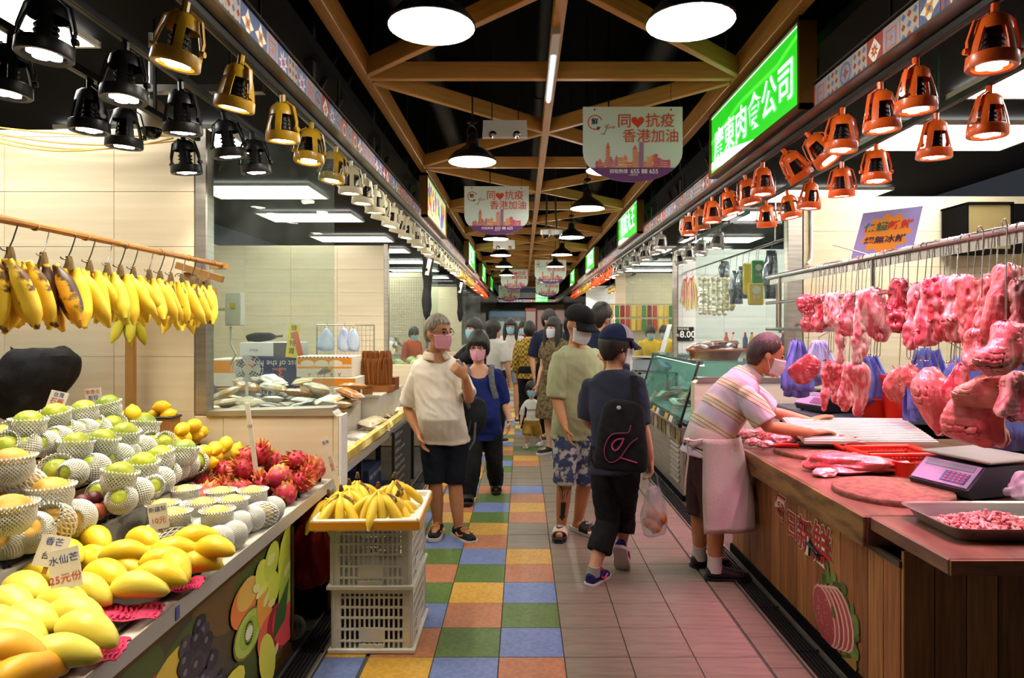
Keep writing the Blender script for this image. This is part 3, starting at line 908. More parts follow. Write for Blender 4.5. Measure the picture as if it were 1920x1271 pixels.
# ---- backlit shop signs
m_bronze = M('bronze frame', '#6d4a1c', .35, .6)
def lightbox(Y0, Y1, side, z0, z1, face, draw, label, letters=None, lsize=.2, lz=0, lcol='#eaf6ff'):
	X = (XL + .02) if side > 0 else (XR - .03)
	t = thing('shop_sign', label, 'sign', (X, (Y0 + Y1) / 2, z0), (0, 0, side * pi/2))
	L_, H = Y1 - Y0, z1 - z0
	f = MB(); b_ = .025
	for s_ in (-1, 1): f.box((s_ * (L_/2 - b_/2), 0, H/2), (b_, .09, H)); f.box((0, 0, H/2 + s_ * (H/2 - b_/2)), (L_, .09, b_))
	f.build('frame', m_bronze, t, smooth=0)
	d = MB(); d.box((0, 0, H/2), (L_ - .04, .06, H - .04)); d.build('lit_face', face, t, smooth=0)
	p = Flat(); p.d = -.032
	draw(p, L_ - .05, H - .05)
	if p.v: p.build('printed_face', M('backlit print', '#ffffff', .4, attr=True, emit=1.0), t, (0, 0, H/2), smooth=0)
	if letters: text(letters, lsize, M('backlit lettering', '#dfeeff', .4, emit=1.5), t, (0, -.034, H/2 + lz), bold=.012)
	return t
m_green = M('backlit green', '#23c51f', .35, emit=.75, ecol='#2fd628')
def dgreen(p, L_, H):
	p.p([(-L_/2, .1*H), (-L_*.1, .3*H), (L_*.3, .28*H), (L_/2, .42*H), (L_/2, .36*H), (L_*.3, .22*H), (-L_*.1, .24*H), (-L_/2, .02*H)], '#4fd93a')
	p.p([(-L_/2, -H*.3), (-L_*.25, -H*.28), (L_*.12, -H*.5), (-L_/2, -H*.5)], '#f4fbff')
	p.p([(-L_/2, -H*.42), (-L_*.38, -H*.46), (-L_*.3, -H*.5), (-L_/2, -H*.5)], '#69dd4a')
	p.line([(-L_/2, H*.485), (L_/2, H*.485)], .008, '#f0fff0')
lightbox(3.41, 5.06, -1, 2.667, 3.14, m_green, dgreen, "large backlit green sign with six white characters over the butcher's lamps", '廣東肉食公司', .245, -.045)
lightbox(8.23, 9.93, -1, 2.70, 3.14, m_green, dgreen, 'backlit green sign with four white characters over the grey lamps', '精富丸王', .3, .02)
lightbox(13.1, 15.0, -1, 2.7, 3.14, m_green, dgreen, 'small backlit green sign further down, butcher side', '新鮮蔬菜', .3, .02)
lightbox(18.0, 19.9, -1, 2.7, 3.14, m_green, dgreen, 'smallest backlit green sign at the far end, butcher side', '海鮮檔', .3, .02)
def dfruit(p, L_, H):
	q = random.Random(9)
	cs = ['#e8c23a', '#d65a8a', '#7a3fb0', '#66b33a', '#f08a2a', '#f4e9b0', '#c43a3a', '#3a86c4']
	for k in range(90):
		x, z = q.uniform(-L_/2 + .06, L_/2 - .06), q.uniform(-H/2 + .1, H/2 - .1)
		p.e(x, z, q.uniform(.03, .06), q.uniform(.06, .1), q.choice(cs), q.uniform(-.4, .4), 10)
lightbox(7.0, 8.8, 1, 2.70, 3.16, M('backlit fruit print', '#cfe6a0', .4, emit=.8), dfruit, 'backlit sign covered with colourful fruit print above the ivory lamps')
lightbox(12.4, 14.3, 1, 2.7, 3.16, m_green, dgreen, 'backlit green sign above the ivory lamps, fruit side', '嘉仁乾貨', .3, .02)
lightbox(16.6, 18.5, 1, 2.7, 3.16, m_green, dgreen, 'small backlit green sign far along the fruit side', '時果', .3, .02)
lightbox(21, 23, 1, 2.7, 3.16, m_green, dgreen, 'smallest backlit green sign far along the fruit side', '', .3, .02)
t = thing('shop_sign', 'bright green lit sign facing down the aisle above the end shops', 'sign', (.88, YEND - .08, 2.62))
MB().box((0, 0, .2), (.56, .05, .36)).build('lit_face', m_green, t, smooth=0)
text('街坊海味', .12, M('backlit lettering', '#dfeeff', .4, emit=1.5), t, (0, -.03, .27)); text('風味小店', .12, M('backlit lettering'), t, (0, -.03, .12))
MB().box((0, 0, .4), (.6, .06, .03)).build('frame', m_bronze, t, smooth=0)

# ---- fittings hung from the lattice
t = thing('batten_light', 'slim white batten light under the middle lattice beam', 'ceiling light', (.185, 4.19, 3.165))
b = MB(); b.box((0, -.43, -.005), (.05, .28, .05), bev=.004); b.build('battery_box', m_plastic_w, t, smooth=0)
b = MB(); b.box((0, .14, -.002), (.05, .85, .025), bev=.003); b.build('backplate', m_plastic_w, t, smooth=0)
b = MB(); b.tube([(0, -.26, -.026), (0, .52, -.026)], .014, 10); b.build('tube', M('glowing tube', '#e8f0ff', .3, emit=1.5), t)
def emergency():
	t = thing('emergency_light', 'x', 'emergency light')
	b = MB(); b.prism([(-.17, -.06), (.17, -.06), (.165, .06), (-.165, .06)], .07); b.build('housing', m_plastic_w, t, smooth=0)
	b = MB(); b.prism([(-.17, -.075), (.17, -.075), (.17, -.045), (-.17, -.045)], .05, T(0, -.03, 0)); hs = b.build('lamp_bar', m_plastic_w, t, smooth=0)
	for x in (-.09, .09): b = MB(); b.lathe([(.022, 0), (.03, .004), (.03, .01), (.012, .014)], 14, T(x, -.031, -.062) @ rx(pi/2)); b.build('spot_head', m_chrome, t)
	b = MB()
	for x in (-.1, .1): b.tube([(x, .035, .06), (x, .035, 1.86)], .004, 5)
	b.build('hanger', m_dark, t)
	return t
em = Stamp(emergency)
em((-.13, 5.05, 3.05), (0, 0, 0), 'white emergency light with two round heads by the left pendant')
em((-.28, 10.3, 2.82), (0, 0, 0), 'small white emergency light behind the left banner')
t = thing('security_camera', 'pair of white dome cameras on a hanging bracket', 'camera', (.37, 8.5, 2.72))
b = MB(); b.box((0, 0, .03), (.28, .06, .07), bev=.01); b.build('bracket', m_plastic_w, t)
for x in (-.07, .07):
	b = MB(); b.lathe([(.055, .05), (.06, .02), (.055, -.01)], 16, T(x, -.03, 0)); b.build('housing', m_plastic_w, t)
	b = MB(); b.ball((x, -.03, -.012), .045, 14, 8); b.build('dome', M('smoked dome', '#101418', .08), t)
b = MB()
for x in (-.07, .07): b.tube([(x, .01, .06), (x * .8, .01, .3), (x * .8, .01, 2.0)], .012, 6)
b.build('hanger', m_dark, t)
def domecam(loc, label, top):
	t = thing('security_camera', label, 'camera', loc)
	b = MB(); b.lathe([(.0, .13), (.05, .13), (.062, .11), (.066, .03), (.05, -.01)], 20); b.build('housing', m_plastic_w, t)
	b = MB(); b.ball((0, 0, -.012), .05, 16, 10); b.build('dome', M('smoked dome'), t)
	b = MB(); b.tube([(0, 0, .12), (0, 0, top)], .014, 8); b.build('stem', m_plastic_w, t)
domecam((1.56, 6.35, 2.44), 'white dome camera under the fascia beside the grey lamps', .166)
domecam((-1.86, 3.35, 2.55), 'white dome camera by the hanging yellow cables', .47)
# yellow cables drooping along the top of the cream wall
for i, (sag, z0, z1) in enumerate(((.10, 2.63, 2.55), (.16, 2.62, 2.56), (.05, 2.64, 2.57), (.2, 2.6, 2.58))):
	b = MB(); pts = []
	for k in range(15):
		u = k / 14
		pts.append((-3.0 + u * 1.13, 3.6 - .02 * i, z0 + (z1 - z0) * u - sag * 4 * u * (1 - u) * .55))
	b.tube(pts, .0045, 6); tag(b.build('cable', M('yellow cable', '#c9a84e', .5)), 'yellow cable drooping across the top of the cream wall', 'cable', 'drooping yellow cables')
b = MB(); b.box((-1.65, 3.3, 2.72), (.75, .05, .035)); b.box((-1.65, 3.3, 2.85), (.02, .02, .25)); tag(b.build('cable_tray', m_fas, smooth=0), 'short steel cable tray hung above the black lamps', 'cable tray')

# ================================================================== FRUIT STALL (left)
m_lip = M('white laminate', '#dcd6cb', .35, col2='#cfc8bb', nscale=5)
m_ply = planks('pale plywood', '#b98b4e', '#9c7238', (1, 6, 1), .6)
m_alu = M('aluminium edge', '#bdb7ad', .4, .25)
m_tray = M('black foam tray', '#141518', .45)
FY0, FY1 = 1.15, 3.64
t = thing('fruit_counter', 'long sloped fruit counter with white lip and printed fruit panel', 'counter', (0, 0, 0))
b = MB(); b.box((-1.36, (FY0 + FY1) / 2, .70), (.68, FY1 - FY0, .04), bev=.003); b.build('counter_top', m_lip, t, smooth=0)
b = MB(); b.box((-1.021, (FY0 + FY1) / 2, .705), (.006, FY1 - FY0, .055)); b.build('metal_edge', m_alu, t, smooth=0)
for x, z in ((-1.56, .815), (-1.76, .915), (-1.96, 1.01)):
	b = MB(); b.box((x - .12, (FY0 + FY1) / 2, z - .012), (.26, FY1 - FY0, .024)); b.build('step', m_lip if z < .9 else m_ply, t, smooth=0)
	b = MB(); b.box((x + .005, (FY0 + FY1) / 2, z - .06), (.012, FY1 - FY0, .1)); b.build('riser', m_lip if z < .9 else m_ply, t, smooth=0)
b = MB(); b.box((-2.2, (FY0 + FY1) / 2, .5), (.9, FY1 - FY0 - .02, .98)); b.build('back_body', m_ply, t, smooth=0)
b = MB(); b.box((-1.55, 2.15, .34), (.86, 2.04, .66)); b.build('cabinet', M('cabinet dark', '#1c1712', .7), t, smooth=0)
b = MB()
for z in (.045, .625): b.box((-1.1, 2.15, z), (.03, 2.06, .035))
for y in (1.15, 3.16): b.box((-1.1, y, .335), (.03, .035, .6))
b.build('panel_frame', m_bronze, t, smooth=0)
# printed fruit panel
f = Flat()
q = random.Random(21)
f.rect(-.98, -.27, .98, .27, '#3b3524')
for k in range(26): f.e(q.uniform(-.9, .9), q.uniform(-.25, .25), q.uniform(.06, .13), q.uniform(.05, .1), q.choice(['#55622c', '#3f4a22', '#6b6a2e', '#5a4426']), q.random() * 3, 14)
def grapes(cx, cz, n):
	for k in range(n):
		a, r_ = q.uniform(0, 6.28), q.random()
		x, z = cx + cos(a) * .1 * r_, cz + .03 + sin(a) * .15 * r_
		f.e(x, z, .027, .034, q.choice(['#2b2733', '#38313f', '#231f2a']), q.uniform(-.3, .3), 12); f.e(x - .007, z + .012, .008, .011, '#5d5666', 0, 8)
def kiwi(cx, cz, r_):
	f.e(cx, cz, r_, r_ * 1.08, '#6b5a2a'); f.e(cx, cz, r_ * .9, r_ * .97, '#93a548'); f.e(cx, cz, r_ * .62, r_ * .68, '#7f9738')
	for k in range(26):
		a = 2*pi*k/26; f.e(cx + r_*.45*cos(a), cz + r_*.48*sin(a), .006, .003, '#23250f', a, 6)
	f.e(cx, cz, r_ * .25, r_ * .3, '#d9d8a8')
def banana2(cx, cz, L_, rot, c):
	pts = []
	for k in range(9): u = k/8; pts.append(((u - .5) * L_, .35 * L_ * (u - .5)**2 * 2 + .055 * sin(pi * u)**.6))
	for k in range(8, -1, -1): u = k/8; pts.append(((u - .5) * L_, .35 * L_ * (u - .5)**2 * 2 - .035 * sin(pi * u)**.6))
	f.p([(cx + x * cos(rot) - z * sin(rot), cz + x * sin(rot) + z * cos(rot)) for x, z in pts], c)
f.e(-.55, .08, .11, .1, '#a33a35'); f.e(-.4, .12, .09, .08, '#c0a23a')
for k in range(3): banana2(-.62 + k * .075, -.06, .5, 1.35 + .1 * k, ['#b5a733', '#a8b545', '#c7b53c'][k])
grapes(-.28, .05, 46); grapes(-.18, -.1, 30)
f.e(-.1, -.17, .13, .08, '#c9ba3f', .5); f.e(.02, -.22, .1, .07, '#d2c04a', -.3)
f.e(.1, .13, .075, .085, '#d06a35'); f.e(.13, .16, .06, .06, '#dd9a4a'); kiwi(.14, .0, .085)
f.e(.3, .02, .045, .11, '#c9873a', .2); f.e(.34, -.1, .07, .085, '#c9574a'); f.e(.46, -.12, .075, .12, '#8c2430', .3); f.e(.47, -.12, .045, .09, '#c73a48', .3); f.e(.47, -.12, .02, .05, '#e6b8b0', .3)
f.e(.28, .17, .045, .075, '#b9c04a', .2); f.e(.38, .2, .05, .08, '#a9b840', -.2); f.e(.4, .08, .04, .07, '#b4bb45', .1); f.e(.33, -.2, .05, .12, '#c5bf4e', .2)
f.e(.62, .1, .1, .2, '#b9c23c', .05); f.e(.56, .0, .06, .16, '#9cb23a'); f.e(.6, -.15, .1, .09, '#c0464a'); f.e(.73, -.16, .08, .1, '#54303c'); f.e(.78, .15, .08, .14, '#cdd05a'); f.e(.88, .1, .07, .2, '#b5b03a')
f.p([(.45, -.04), (.55, .05), (.52, -.12), (.43, -.15)], '#33542c'); f.e(.88, -.15, .07, .07, '#c7c2b0')
q2 = random.Random(3)
for k in range(14): f.e(q2.uniform(.2, .95), q2.uniform(-.22, .22), .016, .026, '#d8d67a', q2.random() * 3, 10)
f.c = [tuple(min(.9, q_ * 1.7) for q_ in hx(c_)) for c_ in f.c]
vv = list(f.v)
for fc in f.f[1:]:
	cx = sum(f.v[i][0] for i in fc) / len(fc)
	for i in fc: vv[i] = (max(-.97, min(.97, .5 + (cx - .14) * 1.0 + (f.v[i][0] - cx) * 1.7)), f.v[i][1], f.v[i][2])
f.v = vv
o = f.build('printed_panel', M('counter print', '#fff', .35, attr=True), t, (-1.092, 2.15, .335), (0, 0, pi/2), smooth=0)
for y in (1.3, 3.5):
	b = MB(); b.box((-1.85, y, .34), (.05, .05, .68)); b.build('leg', m_dark, t, smooth=0)
b = MB(); b.box((-1.6, FY1 - .02, .34), (1.1, .03, .68)); b.build('end_panel', M('cabinet dark'), t, smooth=0)

# ---- foam net cups and sleeves
m_foam = M('white foam net', '#f7f5ea', .75, sss=0)
def net_mesh(name, prof, n=20, thick=.0042):
	"diamond net over a profile [(r, z)]"
	b = MB(); rows = len(prof)
	vs = []
	for j, (r_, z) in enumerate(prof):
		for k in range(n):
			a = 2*pi*(k + .5 * (j % 2)) / n
			vs.append((r_ * cos(a), r_ * sin(a), z))
	fs = []
	for j in range(rows - 2):
		for k in range(n):
			if j % 2 == 0: l, rr = (j+1)*n + (k-1) % n, (j+1)*n + k
			else: l, rr = (j+1)*n + k, (j+1)*n + (k+1) % n
			fs.append((j*n + k, rr, (j+2)*n + k, l))
	b.add(vs, fs)
	o = b.build(name, m_foam)
	def mods(o):
		m = o.modifiers.new('w', 'WIREFRAME'); m.thickness = thick; m.use_even_offset = False; m.use_replace = True
	bake(o, mods)
	me = o.data; bpy.data.objects.remove(o); return me
def sph(r_, z0, z1, rows, flare=0, sq=1):
	out = []
	for j in range(rows):
		z = z0 + (z1 - z0) * j / (rows - 1)
		rr = r_ * sqrt(max(.02, 1 - (z / (r_ * sq))**2))
		if flare and j > rows - 4: rr = max(rr, r_ * (1 + flare * (j - rows + 4) / 3))
		out.append((rr, z))
	return out
net_cup = net_mesh('foam_net', sph(.058, -.052, .034, 13, .12), 28, .0066)
net_full = net_mesh('foam_net', sph(.056, -.055, .05, 17, 0, 1.06), 28, .0066)
net_long = net_mesh('foam_net', [(.012, -.075), (.03, -.066), (.045, -.05), (.053, -.03), (.056, -.01), (.056, .012), (.052, .032), (.045, .052), (.036, .07), (.034, .085), (.038, .095)], 20, .0075)
net_fine = net_mesh('foam_net', sph(.056, -.05, .03, 17, .16), 36, .0064)
net_finefull = net_mesh('foam_net', sph(.055, -.053, .05, 21, 0, 1.04), 36, .0064)
m_guava = M('green guava skin', '#b8bd3e', .4, col2='#93a62f', nscale=14, bump=.3, bscale=50, sss=.1)
m_guava_d = M('dark guava skin', '#8d9c35', .4, col2='#75882c', nscale=14, bump=.35, bscale=40)
m_lemon = M('lemon skin', '#f7cf2c', .38, col2='#f0bd1c', nscale=10, bump=.25, bscale=90, sss=.1)
m_pear = M('pear skin', '#f0d27a', .4, col2='#e3bf5c', nscale=18, bump=.1, bscale=70, sss=.1)
m_pear2 = M('russet pear skin', '#ecc25a', .45, col2='#d9a23e', nscale=14, bump=.15, bscale=70, sss=.1)
m_mango = M('mango skin', '#f8d433', .34, col2='#edbf20', nscale=7, bump=.05, bscale=60, sss=.15, ramp=(.45, .75))
m_mango_g = M('pale mango skin', '#f8e25e', .34, col2='#ebdb55', nscale=5, sss=.15)
m_papaya = M('orange papaya skin', '#f6bb34', .4, col2='#eda224', nscale=8)
m_passion = M('passionfruit skin', '#6b2a2a', .4, col2='#4a1a22', nscale=9, bump=.1)
m_passion2 = M('tan passionfruit skin', '#a5502a', .4, col2='#7f3820', nscale=9, bump=.1)
m_stalk = M('stalk brown', '#5d4526', .8)
def fruit_mesh(name, m, prof, n=20, wob=0, seed=0, sq=1):
	b = MB(); q = random.Random(seed)
	off = Vector((q.random()*9, q.random()*9, q.random()*9))
	b.lathe(prof, n)
	vs = []
	for v in b.v:
		p = Vector(v); d = 1 + wob * noise.noise(p * 14 + off)
		vs.append((p.x * d, p.y * d * sq, p.z * (1 + wob * .5 * noise.noise(p * 9 - off))))
	b.v = vs
	return b.mesh(name, m, 60)
def oval(rad, h, top=.0, n=11, pw=1.0, dimple=0):
	out = []
	for k in range(n):
		a = -pi/2 + pi * k / (n - 1)
		rr = rad * max(.001, cos(a)) ** pw; z = h * sin(a)
		if dimple and k in (0, n - 1): z *= (1 - dimple)
		out.append((max(rr, .0008), z + top * rr))
	return out
FM = dict(
	guava=[fruit_mesh('flesh', m_guava, oval(.049, .054, 0, 12, .95, .1), 20, .06, s_) for s_ in range(3)],
	guavad=[fruit_mesh('flesh', m_guava_d, oval(.049, .056, 0, 12, .95, .1), 20, .08, s_) for s_ in range(2)],
	pear=[fruit_mesh('flesh', m_pear, oval(.048, .043, 0, 12, .9, .15), 20, .03, s_) for s_ in range(3)],
	pear2=[fruit_mesh('flesh', m_pear2, oval(.052, .05, 0, 12, .9, .15), 20, .05, s_) for s_ in range(2)])
lemon_me = [fruit_mesh('lemon', m_lemon, [(.001, -.046), (.008, -.044), (.012, -.038), (.024, -.029), (.033, -.012), (.034, .006), (.029, .022), (.017, .034), (.01, .039), (.007, .046), (.001, .048)], 18, .07, s_) for s_ in range(3)]
passion_me = [fruit_mesh('passionfruit', m, oval(.027, .03, 0, 11, .9), 16, .05, s_) for s_, m in enumerate((m_passion, m_passion2))]
def mango_mesh(m, seed, L_=.172):
	b = MB(); rings = []
	for k in range(13):
		u = k / 12
		r_ = .045 * (sin(pi * min(1, u * .94 + .03)) ** .52) * (1.12 - .36 * u)
		if k in (0, 12): r_ = .002
		z = .012 * sin(u * pi) - .02 * (u - .5)**2
		rings.append([Vector(((u - .5) * L_, r_ * cos(a), z + r_ * .92 * sin(a))) for a in [2*pi*j/18 for j in range(18)]])
	b.loft(rings); q = Vector((seed, seed * 2.3, 1))
	b.v = [tuple(Vector(v) * (1 + .025 * noise.noise(Vector(v) * 12 + q))) for v in b.v]
	return b.mesh('mango', m, 60)
mango_me = [mango_mesh(m_mango, 0), mango_mesh(m_mango, 1), mango_mesh(m_mango_g, 2), mango_mesh(m_mango_g, 3)]
def rot_rand(q, tilt=.3): return (q.uniform(-tilt, tilt), q.uniform(-tilt, tilt), q.uniform(0, 6.28))
q = random.Random(11)
def place(me, name, loc, rot, label, cat, group, scale=1, net=None, netrot=None):
	if net is None:
		o = obj(name, me, None, loc, rot); o.scale = (scale,) * 3
		return tag(o, label, cat, group)
	o = obj(name, None, None, loc, rot); o.scale = (scale,) * 3; o.empty_display_size = .05
	tag(o, label, cat, group)
	obj('flesh', me, o); obj('foam_net', net, o, (0, 0, 0), netrot or (0, 0, 0))
	return o
def atz(px, py, z):
	"the point of the photograph's ray (px, py) at height z"
	return P(px, py, FPX * (CAMH - z) / (py - VPY))
def C1(x, y): return x / 3.996, 700 + y / 3.996
def C2(x, y): return x / 3.996, 953 + y / 3.996
def C3(x, y): return 300 + x / 3.996, 800 + y / 3.996
# green guavas in foam nets, three rows
for row, zb, top, low in (('top', 1.03, [(210, 395), (410, 330), (625, 300), (805, 260)], [(70, 560), (200, 550), (340, 530), (440, 490), (545, 455), (640, 440), (735, 425), (840, 390), (935, 355), (20, 470), (130, 470), (310, 450), (500, 390), (700, 370)]),
						  ('middle', .935, [(565, 560), (760, 525), (930, 470), (1090, 405)], [(430, 740), (550, 745), (710, 710), (775, 645), (890, 625), (960, 600), (1070, 560), (1120, 535), (1215, 525), (640, 650), (830, 560), (1010, 510)]),
						  ('front', .845, [(1065, 705), (1195, 645), (1375, 595), (890, 785)], [(760, 905), (910, 945), (1030, 890), (1120, 850), (1200, 800), (1260, 755), (1325, 720), (1400, 690), (1475, 665), (985, 810), (1150, 770), (1290, 670)])):
	for i, (x, y) in enumerate(top):
		p = atz(*C1(x, y), zb + .135)
		place(q.choice(FM['guavad'] if (x in (805, 1090, 1375)) else FM['guava']), 'guava', p, (q.uniform(-.3, .3), q.uniform(.9, 1.6), q.uniform(-.5, .5)), 'green guava peeping out of its white foam cup on top of the %s row' % row, 'guava', 'unwrapped guavas, %s row' % row, 1.0, net_cup, None)
		o = COL.objects[-1];
	for i, (x, y) in enumerate(low):
		p = atz(*C1(x, y), zb + .06)
		if p.y > 3.58: p.y = 3.58
		full = q.random() < .62
		place(q.choice(FM['guava']), 'guava', p, (q.uniform(.6, 1.5), q.uniform(-.5, .5), q.uniform(-1.2, 1.2)), 'green guava wrapped in a white foam net, %s row' % row, 'guava', 'wrapped guavas, %s row' % row, q.uniform(.88, 1.0), net_full if full else net_cup)
# fix the cups of the top fruit: the cup stays upright while the guava leans
for o in list(COL.objects):
	if o.name.startswith('guava') and o.get('group', '').startswith('unwrapped'):
		e = o.rotation_euler.copy(); o.rotation_euler = (0, 0, 0)
		for ch in o.children:
			if ch.name.startswith('flesh'): ch.rotation_euler = e; ch.location = (0, 0, .012)
			else: ch.rotation_euler = (q.uniform(-.2, .2), q.uniform(-.2, .2), q.random() * 3); ch.location = (0, 0, -.002)
# lemons
for grp, zb, pts in (('back', 1.03, [(995, 300), (1010, 372), (1080, 347)]), ('middle', .935, [(1240, 445), (1295, 517), (1365, 420), (1380, 490), (1455, 390), (1465, 467), (1505, 440)]), ('front', .845, [(1525, 590), (1610, 565), (1690, 530), (1615, 630), (1680, 610), (1725, 600), (1768, 577), (1560, 672)])):
	for i, (x, y) in enumerate(pts):
		up = {'back': (0,), 'middle': (2, 4), 'front': (0, 1, 2)}[grp]
		p = atz(*C1(x, y), zb + (.1 if i in up else .042))
		if p.y > 3.6: p = P(*C1(x, y), 3.6)
		place(q.choice(lemon_me), 'lemon', p, (q.uniform(0, 3), q.uniform(0, 3), q.uniform(0, 6)), 'yellow lemon at the wall end of the %s guava row' % grp, 'lemon', 'lemons, %s row' % grp, 1.05)
bx = thing('cardboard_box', 'small brown box carrying a black tray of lemons', 'box', P(*C1(1210, 400), 3.57))
b = MB(); b.box((0, 0, .0), (.15, .1, .1)); b.build('carton', M('brown card', '#8a6232', .8), bx, smooth=0)
b = MB(); b.box((0, 0, .054), (.17, .11, .012), bev=.004); b.build('tray', m_tray, bx, smooth=0)
for i, (x, y) in enumerate(((1155, 315), (1260, 310), (1210, 250))):
	place(lemon_me[i], 'lemon', P(*C1(x, y), 3.57 - .01 * i), (1.3 if i == 2 else .3, 1.2, i), 'yellow lemon on the little box by the wall' if i < 2 else 'yellow lemon with face-like marks, top of the little pile', 'lemon', 'lemons on the little box')
# passionfruit
for i, (x, y) in enumerate([(615, 970), (700, 945), (655, 1075), (725, 1038), (800, 1005), (560, 1000), (740, 985)]):
	place(passion_me[1 if i in (2, 3) else 0], 'passionfruit', atz(*C1(x, y), .875 + (.03 if i in (0, 1) else 0)), rot_rand(q, 1), ('tan' if i in (2, 3) else 'dark purple') + ' passionfruit in the black tray before the guavas', 'passionfruit', 'passionfruit in a tray', 1.12)
# russet pears in nets, near end
for i, (x, y, z, big) in enumerate([(380, 905, .99, 1), (75, 690, 1.1, 1), (70, 1050, 1.0, 1), (400, 1125, .90, 0), (570, 1085, .89, 2), (250, 1080, .90, 0), (240, 1190, .9, 0), (90, 1160, .9, 0), (60, 1245, .89, 0), (200, 865, 1.0, 0), (60, 900, .99, 2), (20, 800, 1.0, 0), (140, 1000, .95, 0)]):
	p = atz(*C1(x, y), z)
	if big == 1: place(FM['pear2'][i % 2], 'russet_pear', p, (0, 0, q.random() * 6), 'large tan pear standing in a cream foam cup', 'pear', 'tan pears in foam cups', 1.15, net_fine)
	else: place(FM['pear2'][i % 2], 'russet_pear', p, (1.4 if big == 2 else q.uniform(.5, 1.3), 0, q.uniform(-.6, .8)), 'tan pear wrapped in a cream foam net beside the passionfruit', 'pear', 'tan pears in foam nets', 1.12, net_finefull if big == 2 else net_long if i % 2 else net_finefull)
# pears in front
for i, (x, y) in enumerate([(190, 505), (455, 520), (695, 515), (320, 605), (545, 585), (105, 685), (430, 670), (20, 620)]):
	place(FM['pear'][i % 3], 'pear', atz(*C3(x, y), .835), (0, 0, q.random() * 6), 'pale yellow pear standing in a white foam cup', 'pear', 'pale pears in foam cups', .98, net_fine)
for i, (x, y) in enumerate([(130, 610), (50, 790), (275, 740), (685, 690), (765, 660), (590, 730), (545, 810), (440, 850), (110, 830), (330, 780), (200, 640), (390, 600), (620, 620), (-60, 840), (840, 615), (-10, 700)]):
	place(FM['pear'][i % 3], 'pear', atz(*C3(x, y), .77), (q.uniform(1.2, 1.9), 0, q.uniform(-1.3, -.2)), 'pale pear hidden in a white foam net under the cups', 'pear', 'pale pears in foam nets', .92, net_finefull if i % 4 else net_long)
# mangoes
low = {(660, 405), (770, 415), (740, 370), (1130, 390), (340, 520), (1510, 360), (1480, 425), (940, 460), (700, 320), (900, 400), (600, 300), (620, 480), (400, 430)}
for i, (x, y, a) in enumerate([(725, 240, -.7), (1075, 240, -.6), (1470, 225, .25), (945, 345, .15), (1310, 320, .2), (510, 345, -.6), (1610, 310, -.4), (1510, 360, -.3), (1480, 425, .2), (740, 370, 0), (660, 405, .9), (770, 415, .1), (1130, 390, .3), (1330, 450, -.9), (940, 460, -.4), (1200, 520, -.2), (800, 510, -.5), (340, 520, -.4), (650, 630, -.3), (1050, 600, -.1), (200, 610, -.5), (480, 710, -.4), (80, 720, -.5), (250, 840, -.4), (660, 930, -.3), (150, 930, -.4), (460, 1110, .05), (700, 320, .4), (900, 400, -.2), (600, 300, .3), (400, 430, -.2), (-40, 880, -.4), (1250, 400, .2), (560, 800, -.3), (100, 1010, -.2)]):
	z = .775 if (x, y) in low else .82
	if y > 580: z = .805
	p = atz(*C2(x, y), z)
	o = place(mango_me[(i % 2) if y < 580 else 2 + i % 2], 'mango', p, (q.uniform(-.3, .3), q.uniform(-.05, .25), a + .1), ('plump yellow mango heaped behind the price card' if y < 470 else 'greenish yellow mango at the near heap') if y < 580 else 'large greenish yellow mango lying on the pink net tray', 'mango', 'mangoes by the price card' if y < 580 else 'large mangoes', .93 if y < 470 else 1.0)
for i, (x, y, l_) in enumerate(((60, 1090, 'orange papaya with a dark shoulder beside the near mangoes'), (230, 1235, 'small orange papaya below the near mangoes'), (-20, 1240, 'orange papaya half out of view by the mangoes'))):
	o = obj('papaya', mango_mesh(m_papaya, 5 + i), None, atz(*C2(x, y), .84 if i == 0 else .8), (0, .2, .1 + i)); tag(o, l_, 'papaya')
# dragon fruit: body with scales
m_drag = M('dragon fruit skin', '#c62f4a', .4, col2='#a81f3a', nscale=9, sss=.05)
m_scale = M('dragon fruit scale', '#d8573f', .5, col2='#b9a13c', nscale=30, ramp=(.45, .62))
def dragon():
	t = thing('dragon_fruit', 'x', 'dragon fruit')
	b = MB(); b.lathe(oval(.047, .058, 0, 12, .9), 18); b.build('flesh', m_drag, t)
	g = random.Random(2); b = MB()
	for j in range(6):
		zc = -.042 + j * .018; rr = .047 * sqrt(max(.05, 1 - (zc / .06)**2))
		for k in range(7):
			a = 2*pi*(k + .5 * (j % 2)) / 7 + g.uniform(-.15, .15)
			L_ = g.uniform(.022, .034); w_ = .011
			o_ = Vector((cos(a), sin(a), 0)); tt = Vector((-sin(a), cos(a), 0)); up = Vector((0, 0, 1))
			base = o_ * rr * .97 + up * zc
			tip = base + up * L_ * .8 + o_ * (.010 + .006 * (j > 3))
			mid = base + up * L_ * .4 + o_ * .008
			b.add([base - tt * w_, base + tt * w_, mid + tt * w_ * .75, tip, mid - tt * w_ * .75, base - o_ * .004, mid - o_ * .003], [(0, 1, 2, 4), (4, 2, 3), (0, 4, 6, 5), (1, 5, 6, 2), (4, 3, 6), (2, 6, 3)])
	for k in range(6):
		a = k * 1.05; b.tube([(.01 * cos(a), .01 * sin(a), .05), (.016 * cos(a), .016 * sin(a), .075), (.026 * cos(a), .026 * sin(a), .09)], [.007, .005, .001], 5)
	b.build('scales', m_scale, t)
	return t
dr = Stamp(dragon)
